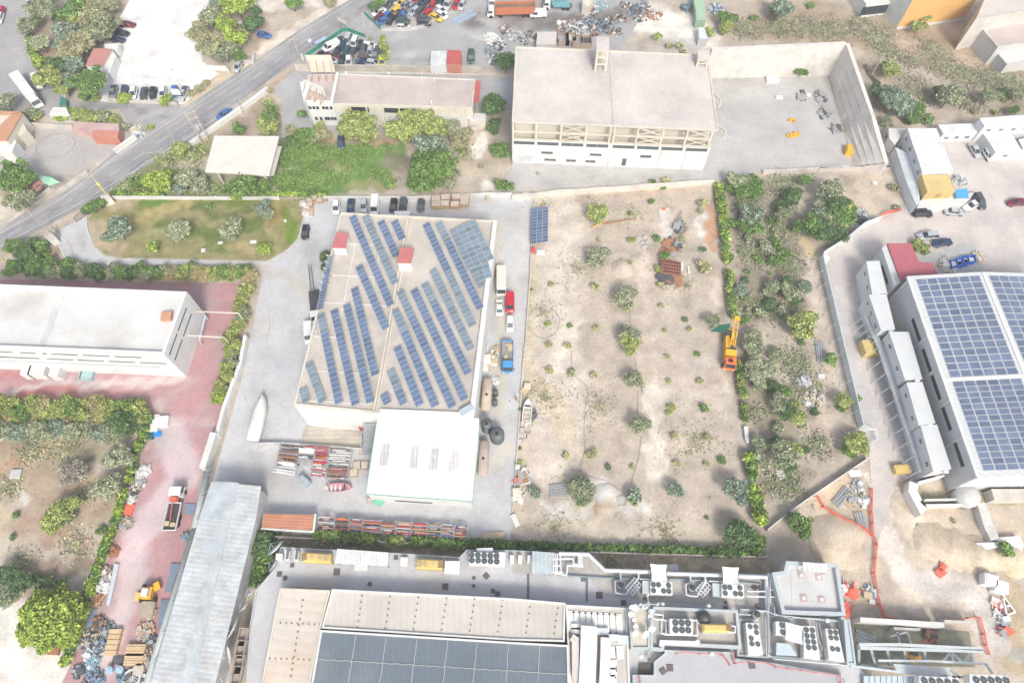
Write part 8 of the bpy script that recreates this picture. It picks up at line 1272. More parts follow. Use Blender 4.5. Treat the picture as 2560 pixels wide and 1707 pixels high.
# people: two walkers in the factory lane
skin = P('skin', (.50, .32, .23), .6)
def person(desc, k, x, y, rz, top, trousers):
 q = G(k, x, y, 0); t = bpy.data.objects.new('person', None); C.objects.link(t); t.location = q; t.rotation_euler = (0, 0, rz); WL[t.name] = (0, 0, 0); reg(t, desc, '', 'person')
 V = [(0, 0, .95), (0, 0, 1.2), (0, 0, 1.42), (0, .01, 1.55), (0, .02, 1.68), (.2, 0, 1.4), (.26, -.05, 1.14), (.25, .1, .92), (-.2, 0, 1.4), (-.26, .05, 1.14), (-.25, .18, .95), (.1, 0, .9), (.12, .12, .5), (.12, .05, .08), (.12, .2, .04), (-.1, 0, .9), (-.12, -.1, .5), (-.12, -.28, .1), (-.12, -.14, .05)]
 E_ = [(0, 1), (1, 2), (2, 3), (3, 4), (2, 5), (5, 6), (6, 7), (2, 8), (8, 9), (9, 10), (0, 11), (11, 12), (12, 13), (13, 14), (0, 15), (15, 16), (16, 17), (17, 18)]; Rr = [.15, .14, .15, .055, .1, .065, .05, .035, .065, .05, .035, .1, .075, .05, .045, .1, .075, .05, .045]
 me = bpy.data.meshes.new('body'); me.from_pydata(V, E_, []); me.materials.append(top); o = bpy.data.objects.new('body', me); C.objects.link(o); o.parent = t; m = o.modifiers.new('s', 'SKIN'); 
 for v, r_ in zip(me.skin_vertices[0].data, Rr): v.radius = (r_, r_*.8)
 me.skin_vertices[0].data[0].use_root = True; o.modifiers.new('d', 'SUBSURF').levels = 1
 MB().blob((0, .0, 1.73), (.10, .11, .09), 10, 6).build('hair', dk1, t, True); MB().ring([[(-.17, -.1, .92), (.17, -.1, .92), (.17, .12, .92), (-.17, .12, .92)], [(-.17, -.11, 1.05), (.17, -.11, 1.05), (.17, .12, 1.05), (-.17, .12, 1.05)]]).build('belt', trousers, t)
person('person in dark red clothing standing at the field edge wall', 11, 37, 535, 1.6, rs1, dk1)
q = G(6, 1530, 240, .5); mb = MB()
for s_ in (-.5, .5): [mb.tube(q+Vector((s_+.33*math.cos(a*PI/5), 0, .33*math.sin(a*PI/5))), q+Vector((s_+.33*math.cos((a+1)*PI/5), 0, .33*math.sin((a+1)*PI/5))), .03, 4) for a in range(10)]
mb.tube(q+Vector((-.5, 0, 0)), q+Vector((.1, 0, .1)), .03, 4).tube(q+Vector((.5, 0, 0)), q+Vector((.3, 0, .6)), .03, 4).tube(q+Vector((-.2, 0, .5)), q+Vector((.35, 0, .45)), .03, 4); reg(mb.build('bicycle', dk1), 'dark bicycle leaning on the wall above the small dark hatchback', '', 'bicycle')
# ================= VEGETATION =================
LM = {}
def leafm(name, c1, c2, var=.25):
 LM[name] = M('leaf_'+name, c1, .75, var=var, sc=.45, island=True, col2=c2, spec=.25); return LM[name]
leafm('olive', (0.23, 0.27, 0.162), (0.365, 0.378, 0.23)); leafm('pale', (.28, .31, .19), (.43, .45, .29)); leafm('grey', (0.176, 0.243, 0.176), (0.324, 0.378, 0.257)); leafm('green', (.125, .215, .06), (.21, .32, .09)); leafm('dark', (.09, .16, .06), (.15, .23, .09)); leafm('bright', (.26, .36, .06), (.40, .48, .11)); leafm('yellow', (.28, .34, .10), (.42, .45, .17)); leafm('tan', (.36, .33, .19), (.27, .31, .16)); leafm('orange', (.46, .38, .20), (.36, .37, .15)); leafm('pink', (0.702, 0.351, 0.378), (0.338, 0.297, 0.162)); leafm('dry', (0.378, 0.338, 0.27), (0.216, 0.203, 0.162)); leafm('field', (0.338, 0.351, 0.162), (0.486, 0.459, 0.23))
leafm('grass', (.17, .28, .07), (.25, .35, .11)); bark = M('bark', (.16, .12, .09), .9)
def leaves(n, lobes, size, flat=.5, seed=0, hollow=.45):
 r = np.random.default_rng(seed); V = []; L_ = np.array(lobes); w_ = L_[:, 3]**2; idx = r.choice(len(L_), n, p=w_/w_.sum())
 d = r.normal(size=(n, 3)); d /= np.linalg.norm(d, axis=1)[:, None]; d[:, 2] = np.where(d[:, 2] < -.35, -d[:, 2], d[:, 2]); rad = (hollow+(1-hollow)*r.random(n)**.45)*(1+.12*r.normal(size=n))
 c = L_[idx, :3]+d*(L_[idx, 3]*rad)[:, None]*np.array([1, 1, .85]); nrm = d*.8+r.normal(size=(n, 3))*.55; nrm /= np.linalg.norm(nrm, axis=1)[:, None]
 t = np.cross(nrm, r.normal(size=(n, 3))); t /= np.linalg.norm(t, axis=1)[:, None]; b = np.cross(nrm, t); s = (size*(.6+.8*r.random(n)))[:, None]; q = .75
 v = np.stack([c-t*s*1.2, c-b*s*.55+t*s*.1+nrm*s*.15, c+t*s*1.2, c+b*s*.55-t*s*.1], 1); return v.reshape(-1, 3)
def mesh_from_quads(v, name, mats):
 n = len(v)//4; me = bpy.data.meshes.new(name); me.vertices.add(len(v)); me.vertices.foreach_set("co", v.ravel()); me.loops.add(4*n); me.polygons.add(n); me.loops.foreach_set("vertex_index", np.arange(4*n)); me.polygons.foreach_set("loop_start", np.arange(0, 4*n, 4)); me.update(calc_edges=True)
 for m_ in mats: me.materials.append(m_)
 return me
def crown_mesh(mat, variant, big):
 r = np.random.default_rng(variant*17+big*5+3); nl = 7+big*9; lobes = [(0, 0, .0, .62)]
 for i in range(nl):
  a = r.random()*2*PI; q = .35+.42*r.random(); z = -.15+.6*r.random(); s = (.26+.2*r.random())*(1.0-.28*big); lobes.append((q*math.cos(a)*(1.15 if variant % 2 else .95), q*math.sin(a), z*.8, s))
 n = (500, 2300, 6000)[big]; sz = (.14, .07, .045)[big]
 v = leaves(n, lobes, sz, seed=variant+100*big)
 return mesh_from_quads(v, 'crown', [LM[mat]])
TR = {}
def trunk_mesh(mat=None):
 if 'trunk' not in TR:
  mb = MB(); mb.tube((0, 0, 0), (0.05, .02, .55), .07, 7, r2=.045)
  for a in range(5): u = a*1.26+.3; mb.tube((.05, .02, .5), (.5*math.cos(u), .5*math.sin(u), .95+.1*(a % 2)), .04, 5, r2=.015)
  me = bpy.data.meshes.new('trunk'); me.from_pydata(mb.v, [], mb.f); me.materials.append(bark); me.update(); TR['trunk'] = me
 return TR['trunk']
CRN = {}
tcount = 0
NAMES = dict(olive='olive green', pale='pale olive', grey='grey-green', green='green', dark='dark green', bright='bright yellow-green', yellow='yellow-green', tan='tan-green', orange='orange-tinged', pink='pink flowering', dry='dry brown', field='faded green')
def tree(kind, k, x, y, r, place, zz=.85, sq=1.0, small=False):
 """x, y: middle of the crown; r: crown radius on the map sheet"""
 global tcount; tcount += 1
 R_ = r*mpp(k, x, y, 2); trunk = not (small or R_ < 1.2); ht = R_*(.75 if trunk else .25); zc = ht+R_*.35*zz; c = G(k, x, y, zc); big = 2 if R_ > 4.2 else 1 if R_ > 1.5 else 0; var = tcount % 3; key = (kind, var, big)
 if key not in CRN: CRN[key] = crown_mesh(kind, var, big)
 nm = ('olive_tree' if kind in ('olive', 'pale', 'grey') else 'leafy_tree') if trunk else 'shrub'; t = bpy.data.objects.new(nm, None); C.objects.link(t); t.location = (c.x, c.y, 0); t.rotation_euler = (0, 0, random.uniform(0, 6.28)); WL[t.name] = tuple(t.location)
 o = bpy.data.objects.new('crown', CRN[key]); C.objects.link(o); o.parent = t; o.location = (0, 0, zc); o.scale = (R_*sq*1.22, R_/sq*1.22, R_*zz*1.1)
 if trunk: u = bpy.data.objects.new('trunk', trunk_mesh()); C.objects.link(u); u.parent = t; u.scale = (R_*.8, R_*.8, zc*.95)
 sz = 'big ' if R_ > 4.2 else 'small ' if R_ < 1.6 else ''
 reg(t, f"{sz}{NAMES[kind]} {'tree' if trunk else 'shrub'}", place, 'tree' if trunk else 'shrub', 'trees and shrubs '+place, px=N(k, x, y)[0]); return t
def trees(k, place, s, **kw):
 for it in s.split(';'):
  kd, x, y, r = it.split(','); tree(kd.strip(), k, float(x), float(y), float(r), place, **kw)
trees(1, 'left of the car park', "olive,400,60,150;green,690,95,130;tan,900,50,120;tan,1010,30,100;olive,250,250,95;pale,380,400,95;grey,620,290,120;yellow,740,170,100;tan,870,130,130;olive,950,260,130;yellow,800,300,90;tan,740,410,140;tan,640,470,110;olive,900,330,90;grey,600,400,90;dark,530,590,95;yellow,450,720,125;grey,680,610,100;grey,660,740,90;green,830,770,165;olive,1050,215,80;yellow,570,830,75;green,330,200,60;green,560,150,70;bright,310,440,50;bright,350,560,50")
trees(1, 'in the pine clump above the road', "bright,2170,50,140;bright,2070,215,95;bright,2160,355,115;olive,1930,150,110;grey,1990,30,90;tan,1830,310,115;tan,1930,420,130;olive,2060,480,110;tan,2120,450,90;dark,2290,230,90;green,2200,510,65;olive,1870,240,80;yellow,2290,30,80")
trees(1, 'at the left picture edge below the truck', "olive,50,950,105")
trees(1, 'along the side road and container yard', "bright,600,1060,85;yellow,700,1050,80;yellow,790,1070,75;yellow,860,1105,75;olive,940,1075,80;yellow,1060,1110,65;olive,280,1060,75;yellow,340,1070,50;yellow,230,1050,50;olive,1150,1160,45;bright,1130,912,70;bright,1530,920,65;green,790,890,60;yellow,880,895,50;tan,1760,860,45;tan,1830,810,45;tan,1890,770,40;bright,1380,1165,35", small=True)
trees(1, 'between the road and the concrete frame', "green,2190,1190,65;yellow,1640,1370,85")
trees(5, 'left of the road by the pavilion', "green,150,70,180;yellow,30,120,80;olive,200,250,130;olive,100,280,70;pink,340,130,80;grey,300,220,70")
trees(2, 'left of the forecourt', "green,130,1070,75;yellow,110,1170,95;green,150,1000,50;tan,115,830,35;yellow,70,1110,60")
trees(2, 'around the long workshop', "green,430,1048,48;yellow,590,1170,58;tan,620,1240,75;yellow,930,1160,175;yellow,840,1200,110;yellow,1010,1230,110;yellow,1290,1190,130;yellow,1480,1120,165;yellow,1400,1220,120;yellow,1640,1170,120;pale,1800,1170,85;tan,1880,1280,110;dark,2290,580,105;dark,2160,965,118;dark,2180,1190,65;green,2240,1380,95;yellow,2200,1360,60;tan,320,1200,60")
trees(2, 'along the road verges at the top', "green,340,30,85;tan,680,15,60;dark,0,200,75;dark,1080,60,60;green,1150,20,50;tan,1050,360,22;dark,0,100,60")
trees(2, 'beside the wrecked cars', "yellow,1165,390,42;yellow,1175,460,48;yellow,1180,530,40;bright,1160,350,28", zz=1.6, sq=.9)
trees(2, 'in the dense clump above the wooden crates', "grey,1590,1340,130;olive,1740,1370,90;dark,1530,1450,90;green,1650,1520,190;green,1560,1480,120")
trees(6, 'in the dense clump above the wooden crates', "green,1540,60,150;green,1480,120,90;green,1620,90,110;pale,1760,110,75;olive,1780,30,90")
trees(2, 'in the rough ground above the lawn', "green,460,1250,95;dark,300,1290,60;green,380,1330,60;olive,520,1280,60")
trees(5, 'in the rough ground above the lawn', "bright,1450,80,120;green,1250,110,65;pale,1720,70,110;pale,1850,140,95;grey,1650,160,80;green,2230,140,140;bright,2300,110,80;bright,1530,140,70;green,2120,170,75;bright,2180,230,60;green,1350,130,50")
trees(6, 'in the rough ground above the lawn', "green,40,130,75;dark,90,160,50")
trees(5, 'on the lawn', "grey,1085,550,128;pale,1650,555,115;pale,2130,540,110;bright,1395,703,58;green,1930,330,40")
trees(6, 'on the lawn', "bright,75,712,64;grey,60,350,80;olive,110,400,70")
trees(5, 'beside the drive entrance', "green,850,330,70;green,920,310,60;dark,790,370,50;green,880,290,40;green,120,690,85;dark,220,760,90;dark,320,640,55;green,400,690,60;green,410,760,45;dark,270,800,60;green,330,700,40")
trees(6, 'against the left wall of the factory', "dark,640,800,62;dark,640,880,45")
row = [(120, 900, 'green'), (210, 870, 'dark'), (310, 920, 'green'), (330, 840, 'green'), (400, 930, 'dark'), (480, 860, 'green'), (520, 940, 'olive'), (620, 870, 'green'), (640, 950, 'dark'), (740, 930, 'olive'), (840, 920, 'dark'), (930, 940, 'dark'), (1030, 930, 'olive'), (1120, 950, 'green'), (1220, 940, 'dark'), (1320, 920, 'green'), (1340, 970, 'olive'), (1440, 950, 'green'), (1520, 930, 'olive'), (1600, 950, 'orange'), (1700, 940, 'yellow'), (1740, 910, 'green'), (1800, 950, 'orange'), (1880, 960, 'orange'), (1980, 950, 'yellow'), (2060, 930, 'green'), (2150, 950, 'yellow'), (2230, 930, 'green'), (2300, 960, 'orange')]
for x, y, kd in row: tree(kd, 5, x, y, 80, 'in the row below the lawn', small=True, zz=1.2)
for x, y, kd in ((2290, 1020, 'orange'), (2270, 1100, 'yellow'), (2230, 1180, 'yellow'), (2210, 1260, 'yellow'), (2240, 1330, 'olive'), (2190, 1400, 'yellow'), (2160, 1480, 'yellow'), (2110, 1540, 'yellow')): tree(kd, 5, x, y, 72, 'down the right side of the red paving', small=True, zz=1.2)
for x, y, kd in ((2160, 40, 'yellow'), (2110, 100, 'yellow'), (2140, 170, 'olive'), (2090, 230, 'yellow'), (2100, 310, 'yellow'), (2020, 430, 'yellow'), (2000, 520, 'bright')): tree(kd, 9, x, y, 75, 'down the right side of the red paving', small=True, zz=1.2)
for i, x in enumerate(range(30, 1300, 95)): tree(('yellow', 'yellow', 'green', 'yellow', 'orange')[i % 5], 9, x, 600+(i % 3)*25-10, 100, 'in the row below the red paving', small=True, zz=1.3); tree(('orange', 'yellow', 'olive')[i % 3], 9, x+30, 690+(i % 2)*20, 80, 'in the row below the red paving', small=True, zz=1.2)
for i, x in enumerate(range(40, 960, 125)): tree(('olive', 'grey', 'pale')[i % 3], 9, x, 810+(i % 2)*30, 95, 'in the lower row of orchard trees')
trees(9, 'in the left orchard', "dark,1100,760,120;dark,1180,720,90;olive,1060,850,110;dark,1180,800,70;pale,1110,1060,120;olive,1010,1080,80;pale,980,1320,125;grey,1040,1270,80;dry,700,1200,120;dry,620,1180,70;yellow,620,1520,110;yellow,700,1490,60")
trees(13, 'in the left orchard', "yellow,520,40,120;yellow,470,130,80;olive,610,60,70;green,930,175,50;dark,60,580,110;dark,200,640,110;olive,60,760,110;tan,170,720,90;tan,90,680,80;dark,330,600,60;green,540,660,60;dark,420,650,70;dark,110,230,35;green,140,30,35")
for x, y, r in ((480, 960, 210), (330, 900, 140), (640, 870, 140), (560, 800, 120), (420, 780, 110), (300, 1050, 130), (480, 1140, 140), (640, 1040, 150), (740, 900, 100), (270, 1160, 90), (600, 1150, 100), (380, 1190, 90)): tree('bright', 13, x, y, r*.95, 'in the lower left corner clump', zz=1.0)
trees(7, 'in the dirt field', "yellow,780,390,105;tan,850,350,45;pale,785,795,108;olive,740,840,60;pale,1040,1160,100;olive,1110,1130,50;yellow,1060,1240,55;pale,1080,1520,95;olive,1050,1460,55;olive,1850,1375,72;green,795,175,22;green,1395,155,30;green,1280,285,32;green,1072,385,22;field,800,630,22;yellow,1095,635,36;green,1335,620,42;field,1560,630,32;dark,1750,725,32;field,1755,290,48;pale,1730,380,32;green,1395,775,45;yellow,1340,905,42;field,1360,1040,34;field,1615,1060,25;field,1375,1235,30;green,1585,1370,30;yellow,1625,1450,26;yellow,335,1410,34;green,525,1420,27;field,770,1440,30;yellow,1400,1460,22;field,350,1040,28;field,1760,880,60;olive,1740,920,35;field,1085,845,26;field,760,1060,40;green,180,1090,14")
trees(11, 'in the dirt field', "yellow,1085,30,100;olive,1100,350,88;yellow,1160,320,50;olive,1165,760,92;olive,1220,740,50;olive,640,1350,115;green,600,1320,70;olive,680,1420,80;green,650,1470,60;grey,1105,1400,72;yellow,1120,1470,40;grey,1500,1370,76;grey,2060,1365,125;grey,205,1385,58;field,540,280,42;field,340,270,40;field,510,40,36;field,340,30,36;field,740,300,33;field,1425,140,26;green,1705,110,30;field,1435,365,28;field,1725,365,32;yellow,1465,610,42;green,1765,600,42;field,1490,865,34;field,1780,870,34;field,500,1040,34;field,730,1030,50;green,875,1150,33;yellow,1110,1145,25;field,1515,1120,34;field,1785,1125,30;green,1920,1095,42;yellow,1440,650,30;green,75,980,20;yellow,75,1100,24;dark,85,620,24")
trees(15, 'in the dirt field', "dark,2095,220,140;grey,2060,180,100;green,2270,290,75;green,1790,55,22")
trees(7, 'in the overgrown strip', "pale,2060,95,90;olive,2150,130,90;green,2200,170,100;green,2020,170,60;green,2120,190,90;green,2230,90,70;grey,2200,410,105;grey,2160,450,80;green,2130,520,80;green,2230,520,80;green,2040,480,60;grey,2110,1100,75;green,2120,1160,50;olive,2200,1520,90;olive,2330,690,60;olive,2340,1110,50;green,2160,930,30;green,2080,740,20;olive,2170,1280,35")
trees(8, 'in the overgrown strip', "olive,590,180,120;pale,490,300,80;grey,470,400,85;green,420,480,110;dark,520,560,110;dark,650,580,90;green,700,440,110;yellow,680,300,90;dark,620,330,110;green,740,350,70;dark,350,540,80;green,290,520,70;olive,560,440,90;dark,240,240,85;olive,140,400,75;dark,40,460,50;green,330,80,60;olive,390,60,50;green,85,680,45;green,80,830,70;dark,30,630,30;olive,40,1060,75;dark,180,1040,75;olive,210,1120,95;grey,340,1080,72;dark,260,1180,60;yellow,310,1420,140;green,280,1480,80;olive,230,330,50;green,10,940,20;tan,1160,160,45;olive,1190,340,38")
trees(12, 'in the overgrown strip', "green,590,160,62;yellow,680,540,80;green,680,600,50;green,820,510,38;yellow,800,930,115;green,760,990,80;yellow,860,880,60;pale,10,260,80;olive,120,560,95;dark,170,640,90;yellow,260,700,85;yellow,250,580,50;olive,140,1040,135;dark,60,940,90;yellow,240,1000,80;dark,210,1150,60;dark,340,1000,40;green,300,5,40")
trees(11, 'in the overgrown strip', "pale,2230,200,85;pale,2250,320,90;pale,2180,280,60;olive,2280,420,60;olive,2200,40,100;yellow,2240,80,60;olive,2270,940,80;pale,2290,1100,70;dark,2250,1030,60")
trees(8, 'beside the red roofed wing', "yellow,1400,700,75;yellow,1350,690,45;olive,1440,740,40;green,873,1098,27", small=True)
trees(4, 'on the dry hillside', "grey,120,75,115;olive,50,90,70;green,400,60,38;yellow,1440,150,75;yellow,1390,250,70;yellow,1480,90,50;yellow,1130,640,95;green,1080,610,50;grey,1160,920,155;grey,1100,860,100;grey,1230,980,100;dark,990,830,75;green,1360,1010,85;green,1330,1090,60;green,1480,1095,55;olive,1660,890,130;green,1600,850,80;olive,2030,880,90;olive,2310,870,80;field,1900,1030,36;field,2080,1030,34;green,2250,1015,52;olive,1100,1120,60;green,1280,1120,40;yellow,2180,910,40;dark,2150,850,50")
trees(4, 'in the empty yard below the retaining wall', "green,300,660,62;green,340,640,40")
trees(3, 'beyond the warehouse by the rubbish yard', "green,1960,160,80;green,2020,180,60;yellow,1960,250,70;yellow,1940,290,45;yellow,1820,290,50;green,2220,170,38;yellow,1340,340,45;field,1440,420,35;field,1540,425,40;field,1580,480,35")
trees(16, 'on the building site', "green,300,120,115;dark,240,80,70;olive,330,180,70;green,2190,330,70;olive,2250,360,45;field,1700,80,25")
trees(14, 'at the left corner of the mall', "dark,60,290,110;dark,110,330,80;green,90,430,75;green,60,550,70;dark,150,240,50;green,20,480,60;dark,20,400,60")
trees(13, 'at the left corner of the mall', "green,2280,530,45;dark,2320,600,45;dark,2330,500,50")
trees(2, 'in the grassy plot right of the workshop', "dark,2200,1120,50;tan,2060,1530,30"); trees(6, 'in the grassy plot right of the workshop', "green,2250,130,65;green,2310,150,55"); trees(7, 'beside the warehouse drive', "green,0,160,25;field,1420,95,40;green,1290,100,28;field,240,20,20", small=True)
trees(10, 'in the pit under the steel stair', "dark,1000,880,38;dark,995,940,30", small=True)
for k, x, y, r, kd in ((7, 2060, 130, 70, 'green'), (7, 2160, 620, 45, 'olive'), (7, 2260, 820, 45, 'green'), (7, 2150, 1000, 40, 'dark'), (7, 2280, 1300, 60, 'olive'), (7, 2130, 1370, 45, 'green'), (8, 120, 330, 70, 'dark'), (8, 60, 560, 45, 'olive'), (8, 160, 760, 50, 'green'), (8, 20, 1230, 70, 'dark'), (8, 130, 1300, 60, 'olive'), (12, 60, 420, 70, 'dark'), (12, 180, 470, 60, 'green'), (12, 320, 760, 45, 'olive'), (12, 90, 800, 60, 'olive'), (12, 420, 640, 45, 'dark'), (12, 200, 1180, 60, 'olive'), (12, 60, 120, 80, 'olive')): tree(kd, k, x, y, r, 'in the overgrown strip', small=True)
# hedges: foliage along a line
def hedge(desc, k, s, wpx, h, kinds, n, name='hedge', cat='hedge', sz=.38, kind=None):
 pts = PL(k, s, h*.6); t0 = s.split()[0]; k0 = int(t0[1:]) if t0[0] == 't' else k; xy0 = [t for t in s.split() if t[0] != 't'][0].split(','); W_ = wpx*mpp(k0, float(xy0[0]), float(xy0[1])); seg = [(b-a).length for a, b in zip(pts[:-1], pts[1:])]; tot = sum(seg)
 t = thing(name, (pts[0].x, pts[0].y, 0)); reg(t, desc, '', cat); rr = np.random.default_rng(int(tot*10)); per = max(1, n//len(kinds))
 for kd in kinds:
  lobes = []
  for i in range(int(tot/(W_*.8))+2):
   u = rr.random()*tot; j = 0
   while j < len(seg)-1 and u > seg[j]: u -= seg[j]; j += 1
   p = pts[j].lerp(pts[j+1], min(1, u/seg[j])); lobes.append((p.x-t.location.x+rr.normal()*W_*.15, p.y-t.location.y+rr.normal()*W_*.15, h*(.45+.25*rr.random()), W_*(.65+.4*rr.random())))
  L_ = np.array(lobes); v = leaves(per, lobes, sz, seed=int(tot)); v[:, 2] = np.clip(v[:, 2], .05, None); me = mesh_from_quads(v, 'foliage', [LM[kd]]); o = bpy.data.objects.new('foliage', me); C.objects.link(o); o.parent = t
 mb = MB(); [mb.tube((p.x, p.y, 0), (p.x, p.y, h*.6), .08, 5) for p in pts]; mb.build('stem', bark, t)
 return t
hedge('long green hedge along the top edge of the mall, right part below the field', 15, "0,310 200,305 400,320 560,335 750,325 900,330 1080,330 1200,345 1400,345 1650,350 1850,365 2300,365", 36, 1.8, ('green', 'green', 'dark'), 9000)
hedge('green and yellow hedge directly below the long row of storage racks', 14, "540,210 700,215 850,225 1000,235 1180,255 1320,265", 45, 1.9, ('green', 'yellow'), 4200); hedge('green hedge between the storage racks and the ten-fan unit', 14, "1430,265 1560,270 1720,280 1850,290 2000,285 2150,300 2350,310", 42, 1.9, ('green', 'green'), 4600)
hedge('narrow green hedge down the right side of the dirt field, upper part', 7, "1900,130 1930,350 1960,600 1975,850", 38, 1.8, ('green', 'bright'), 4200); hedge('narrow hedge right of the dirt field beside the rig mast', 7, "2000,930 2010,1100 2020,1230 2040,1330", 38, 1.7, ('green', 'yellow'), 2400); hedge('hedge stretch below the drilling rig cab', 11, "2080,190 2100,300 2115,420 2125,500", 32, 1.7, ('green', 'yellow'), 2000); hedge('thin hedge stretch midway down the field right side', 11, "2128,560 2140,720", 22, 1.4, ('bright', 'green'), 900); hedge('wide green hedge at the lower right side of the dirt field', 11, "2180,1060 2200,1200 2230,1350 2250,1500 t15 2280,60", 55, 2.2, ('green', 'bright'), 4200)
hedge('clipped bright green hedge between the left orchard and red paving', 9, "1370,700 1330,800 1240,1050 1160,1300 1090,1530 t13 1060,60 960,330 870,560 800,760 740,980 680,1150 600,1400", 42, 1.9, ('bright', 'green'), 11000, sz=.3); hedge('green creeper over the white wall above the parked cars', 6, "0,215 150,212 330,210 520,215 640,222", 20, 1.4, ('green', 'bright'), 1500); hedge('low green hedge on the wall above the lawn left part', 5, "1030,208 1250,210 1400,215 1500,225", 20, 1.3, ('bright', 'green'), 1200); hedge('green ivy strip by the trees on the side road', 1, "270,330 310,480 360,620", 38, 1.5, ('bright', 'green'), 1100)
hedge('dry brown bushes along the retaining wall foot of hillside', 4, "900,600 1000,760 1030,1000", 20, .8, ('dry', 'tan'), 400)
# uncountable growth
def cover(name, desc, cat, blobs, kinds, n, sz, hz_=.35, seed=3, extra=None):
 rr = np.random.default_rng(seed); mats = [LM[k] for k in kinds]; allv = []; mi = []
 tot = sum(b[3]**2*b[4] for b in blobs)
 for k, x, y, r, dn in blobs:
  c = G(k, x, y, 0); R_ = r*mpp(k, x, y); m = int(n*r*r*dn/tot); a = rr.random(m)*2*PI; q = R_*.62*np.abs(rr.normal(size=m)+.2*np.sin(a*3)); base = np.stack([c.x+q*np.cos(a), c.y+q*np.sin(a), hz_*rr.random(m)+.05], 1); nr = rr.normal(size=(m, 3))*.5+np.array([0, -.1, .8]); nr /= np.linalg.norm(nr, axis=1)[:, None]; t = np.cross(nr, rr.normal(size=(m, 3))); t /= np.linalg.norm(t, axis=1)[:, None]; b_ = np.cross(nr, t); s = (sz*(.5+rr.random(m)))[:, None]
  allv.append(np.stack([base-t*s, base-b_*s*.45, base+t*s, base+b_*s*.45], 1).reshape(-1, 3)); mi.append(rr.integers(0, len(mats), m))
 v = np.concatenate(allv); me = mesh_from_quads(v, name, mats); me.polygons.foreach_set("material_index", np.concatenate(mi)); o = bpy.data.objects.new(name, me); C.objects.link(o); o['kind'] = 'stuff'; o['label'] = desc; o['category'] = cat
cover('tall_grass', 'lush green tall grass in the plot below the workshop', 'grass', [(2, 400, 1400, 130, 1), (2, 560, 1430, 140, 1), (6, 250, 90, 120, 1.2), (6, 450, 100, 130, 1.2), (6, 600, 60, 110, 1), (2, 760, 1400, 90, .7), (2, 1000, 1380, 100, .5), (2, 1180, 1370, 60, .6), (6, 800, 80, 90, .2), (6, 1120, 40, 90, .3), (6, 1230, 110, 70, .5), (2, 250, 1420, 90, 1), (2, 900, 1500, 120, .25)], ('grass', 'grass', 'green'), 26000, .2, .4)
cover('rough_scrub', 'dry scrub and weeds between the road and lawn wall', 'scrub', [(5, 1180, 130, 80, 1), (5, 1330, 100, 110, 1), (5, 1600, 70, 120, 1), (5, 1800, 110, 130, 1), (5, 1950, 170, 70, 1), (1, 1500, 1480, 90, 1), (1, 1800, 1420, 100, 1), (2, 1900, 1400, 90, .4), (2, 100, 950, 60, .5)], ('yellow', 'green', 'pale', 'tan'), 9000, .28, .4)
cover('hillside_scrub', 'low grey and tan scrub covering the dry hillside', 'scrub', [(4, 100, 260, 130, 1), (4, 350, 250, 140, 1), (4, 600, 280, 130, 1), (4, 850, 250, 120, 1), (4, 1000, 350, 140, 1), (4, 1100, 480, 110, 1), (4, 1300, 560, 110, .8), (4, 1500, 450, 130, .5), (4, 1600, 600, 150, .8), (4, 1800, 700, 150, .8), (4, 2000, 720, 150, .8), (4, 2200, 760, 150, .9), (4, 1350, 780, 120, .7), (4, 1850, 950, 120, .6), (4, 1450, 900, 90, .7), (3, 2150, 280, 120, 1), (4, 1000, 120, 60, .7)], ('dry', 'tan', 'dry', 'olive', 'tan'), 30000, .26, .35)
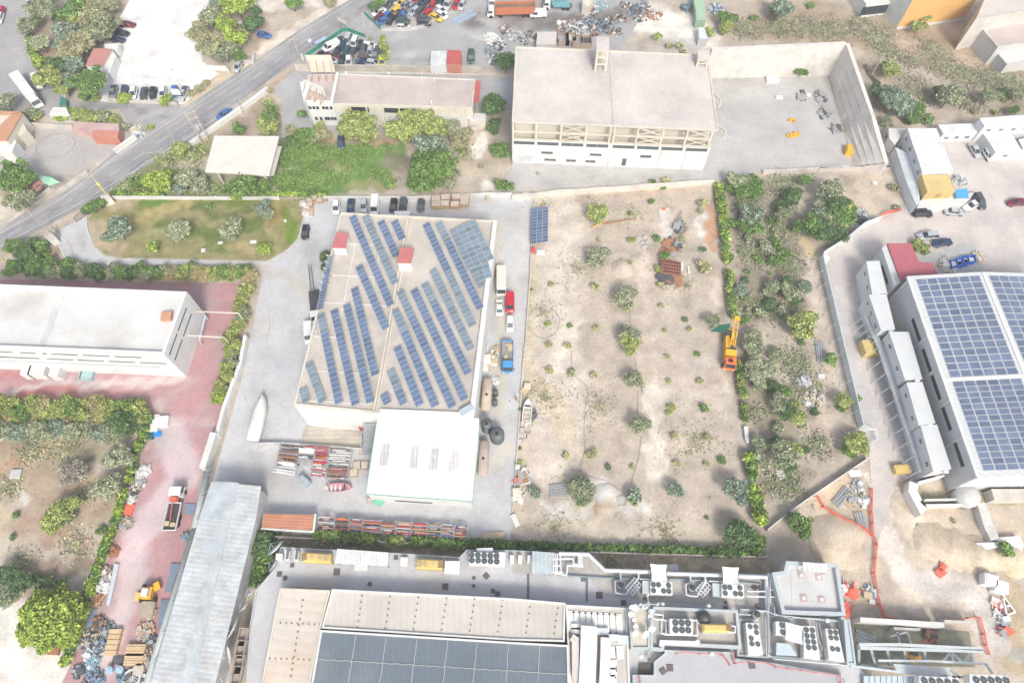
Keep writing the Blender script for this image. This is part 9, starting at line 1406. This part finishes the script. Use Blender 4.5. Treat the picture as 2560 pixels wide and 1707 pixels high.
cover('strip_weeds', 'patchy weeds across the overgrown strip', 'weeds', [(7, 2150, 300, 150, .5), (7, 2200, 750, 160, .5), (7, 2200, 1250, 140, .5), (8, 150, 150, 160, .6), (8, 100, 550, 150, .6), (8, 180, 850, 170, .5), (8, 150, 1300, 150, .4), (12, 250, 200, 180, .5), (12, 350, 450, 160, .5), (12, 450, 950, 150, .3), (12, 150, 1300, 160, .5), (11, 2250, 650, 100, .4)], ('dry', 'olive', 'green', 'dry', 'tan'), 18000, .24, .3)
cover('field_weeds', 'thin dry weeds scattered over the dirt field', 'weeds', [(7, 300, 300, 150, .3), (7, 700, 250, 200, .3), (7, 1100, 400, 200, .3), (7, 600, 900, 250, .3), (7, 1500, 1000, 250, .3), (7, 300, 1300, 200, .4), (11, 300, 500, 250, .4), (11, 800, 600, 250, .3), (11, 1700, 900, 300, .3), (11, 500, 1300, 150, .3), (15, 400, 150, 200, .3), (15, 1400, 180, 250, .3)], ('tan', 'field', 'dry'), 3500, .22, .15)
cover('orchard_weeds', 'dry grass in the left orchard', 'weeds', [(9, 300, 1000, 160, .7), (9, 600, 1000, 160, .7), (9, 100, 1350, 160, .4), (13, 200, 450, 150, .4), (13, 700, 300, 200, .3), (9, 800, 1400, 150, .3), (15, 900, 470, 90, .8), (14, 300, 260, 60, 1), (14, 600, 300, 60, 1), (14, 1000, 330, 70, 1)], ('tan', 'dry', 'field', 'olive'), 3000, .28, .2)
cover('mall_corner_vines', 'dark green creeping vines at the left corner of mall', 'vines', [(14, 60, 320, 120, 1), (14, 60, 500, 100, 1), (13, 2320, 620, 60, 1)], ('dark', 'green'), 2500, .4, .5)
finish_labels()
hm = MB().box((0, 90, -1.2), (420, 300, 131.8)).build('haze', MC['bark']); hm.data.materials.clear(); mv = bpy.data.materials.new('haze_air'); mv.use_nodes = True; n_ = mv.node_tree.nodes; n_.remove(n_['Principled BSDF']); pv = n_.new('ShaderNodeVolumePrincipled'); pv.inputs['Color'].default_value = (.95, .96, 1, 1); pv.inputs['Density'].default_value = .0005; pv.inputs['Anisotropy'].default_value = .1; mv.node_tree.links.new(pv.outputs[0], n_['Material Output'].inputs['Volume']); hm.data.materials.append(mv); hm['kind'] = 'stuff'; hm['label'] = 'thin pale morning haze over the whole area'
for o in list(bpy.data.objects):
 if o.name.startswith('x.') or (o.type == 'MESH' and not o.data.polygons and not o.modifiers): bpy.data.objects.remove(o)
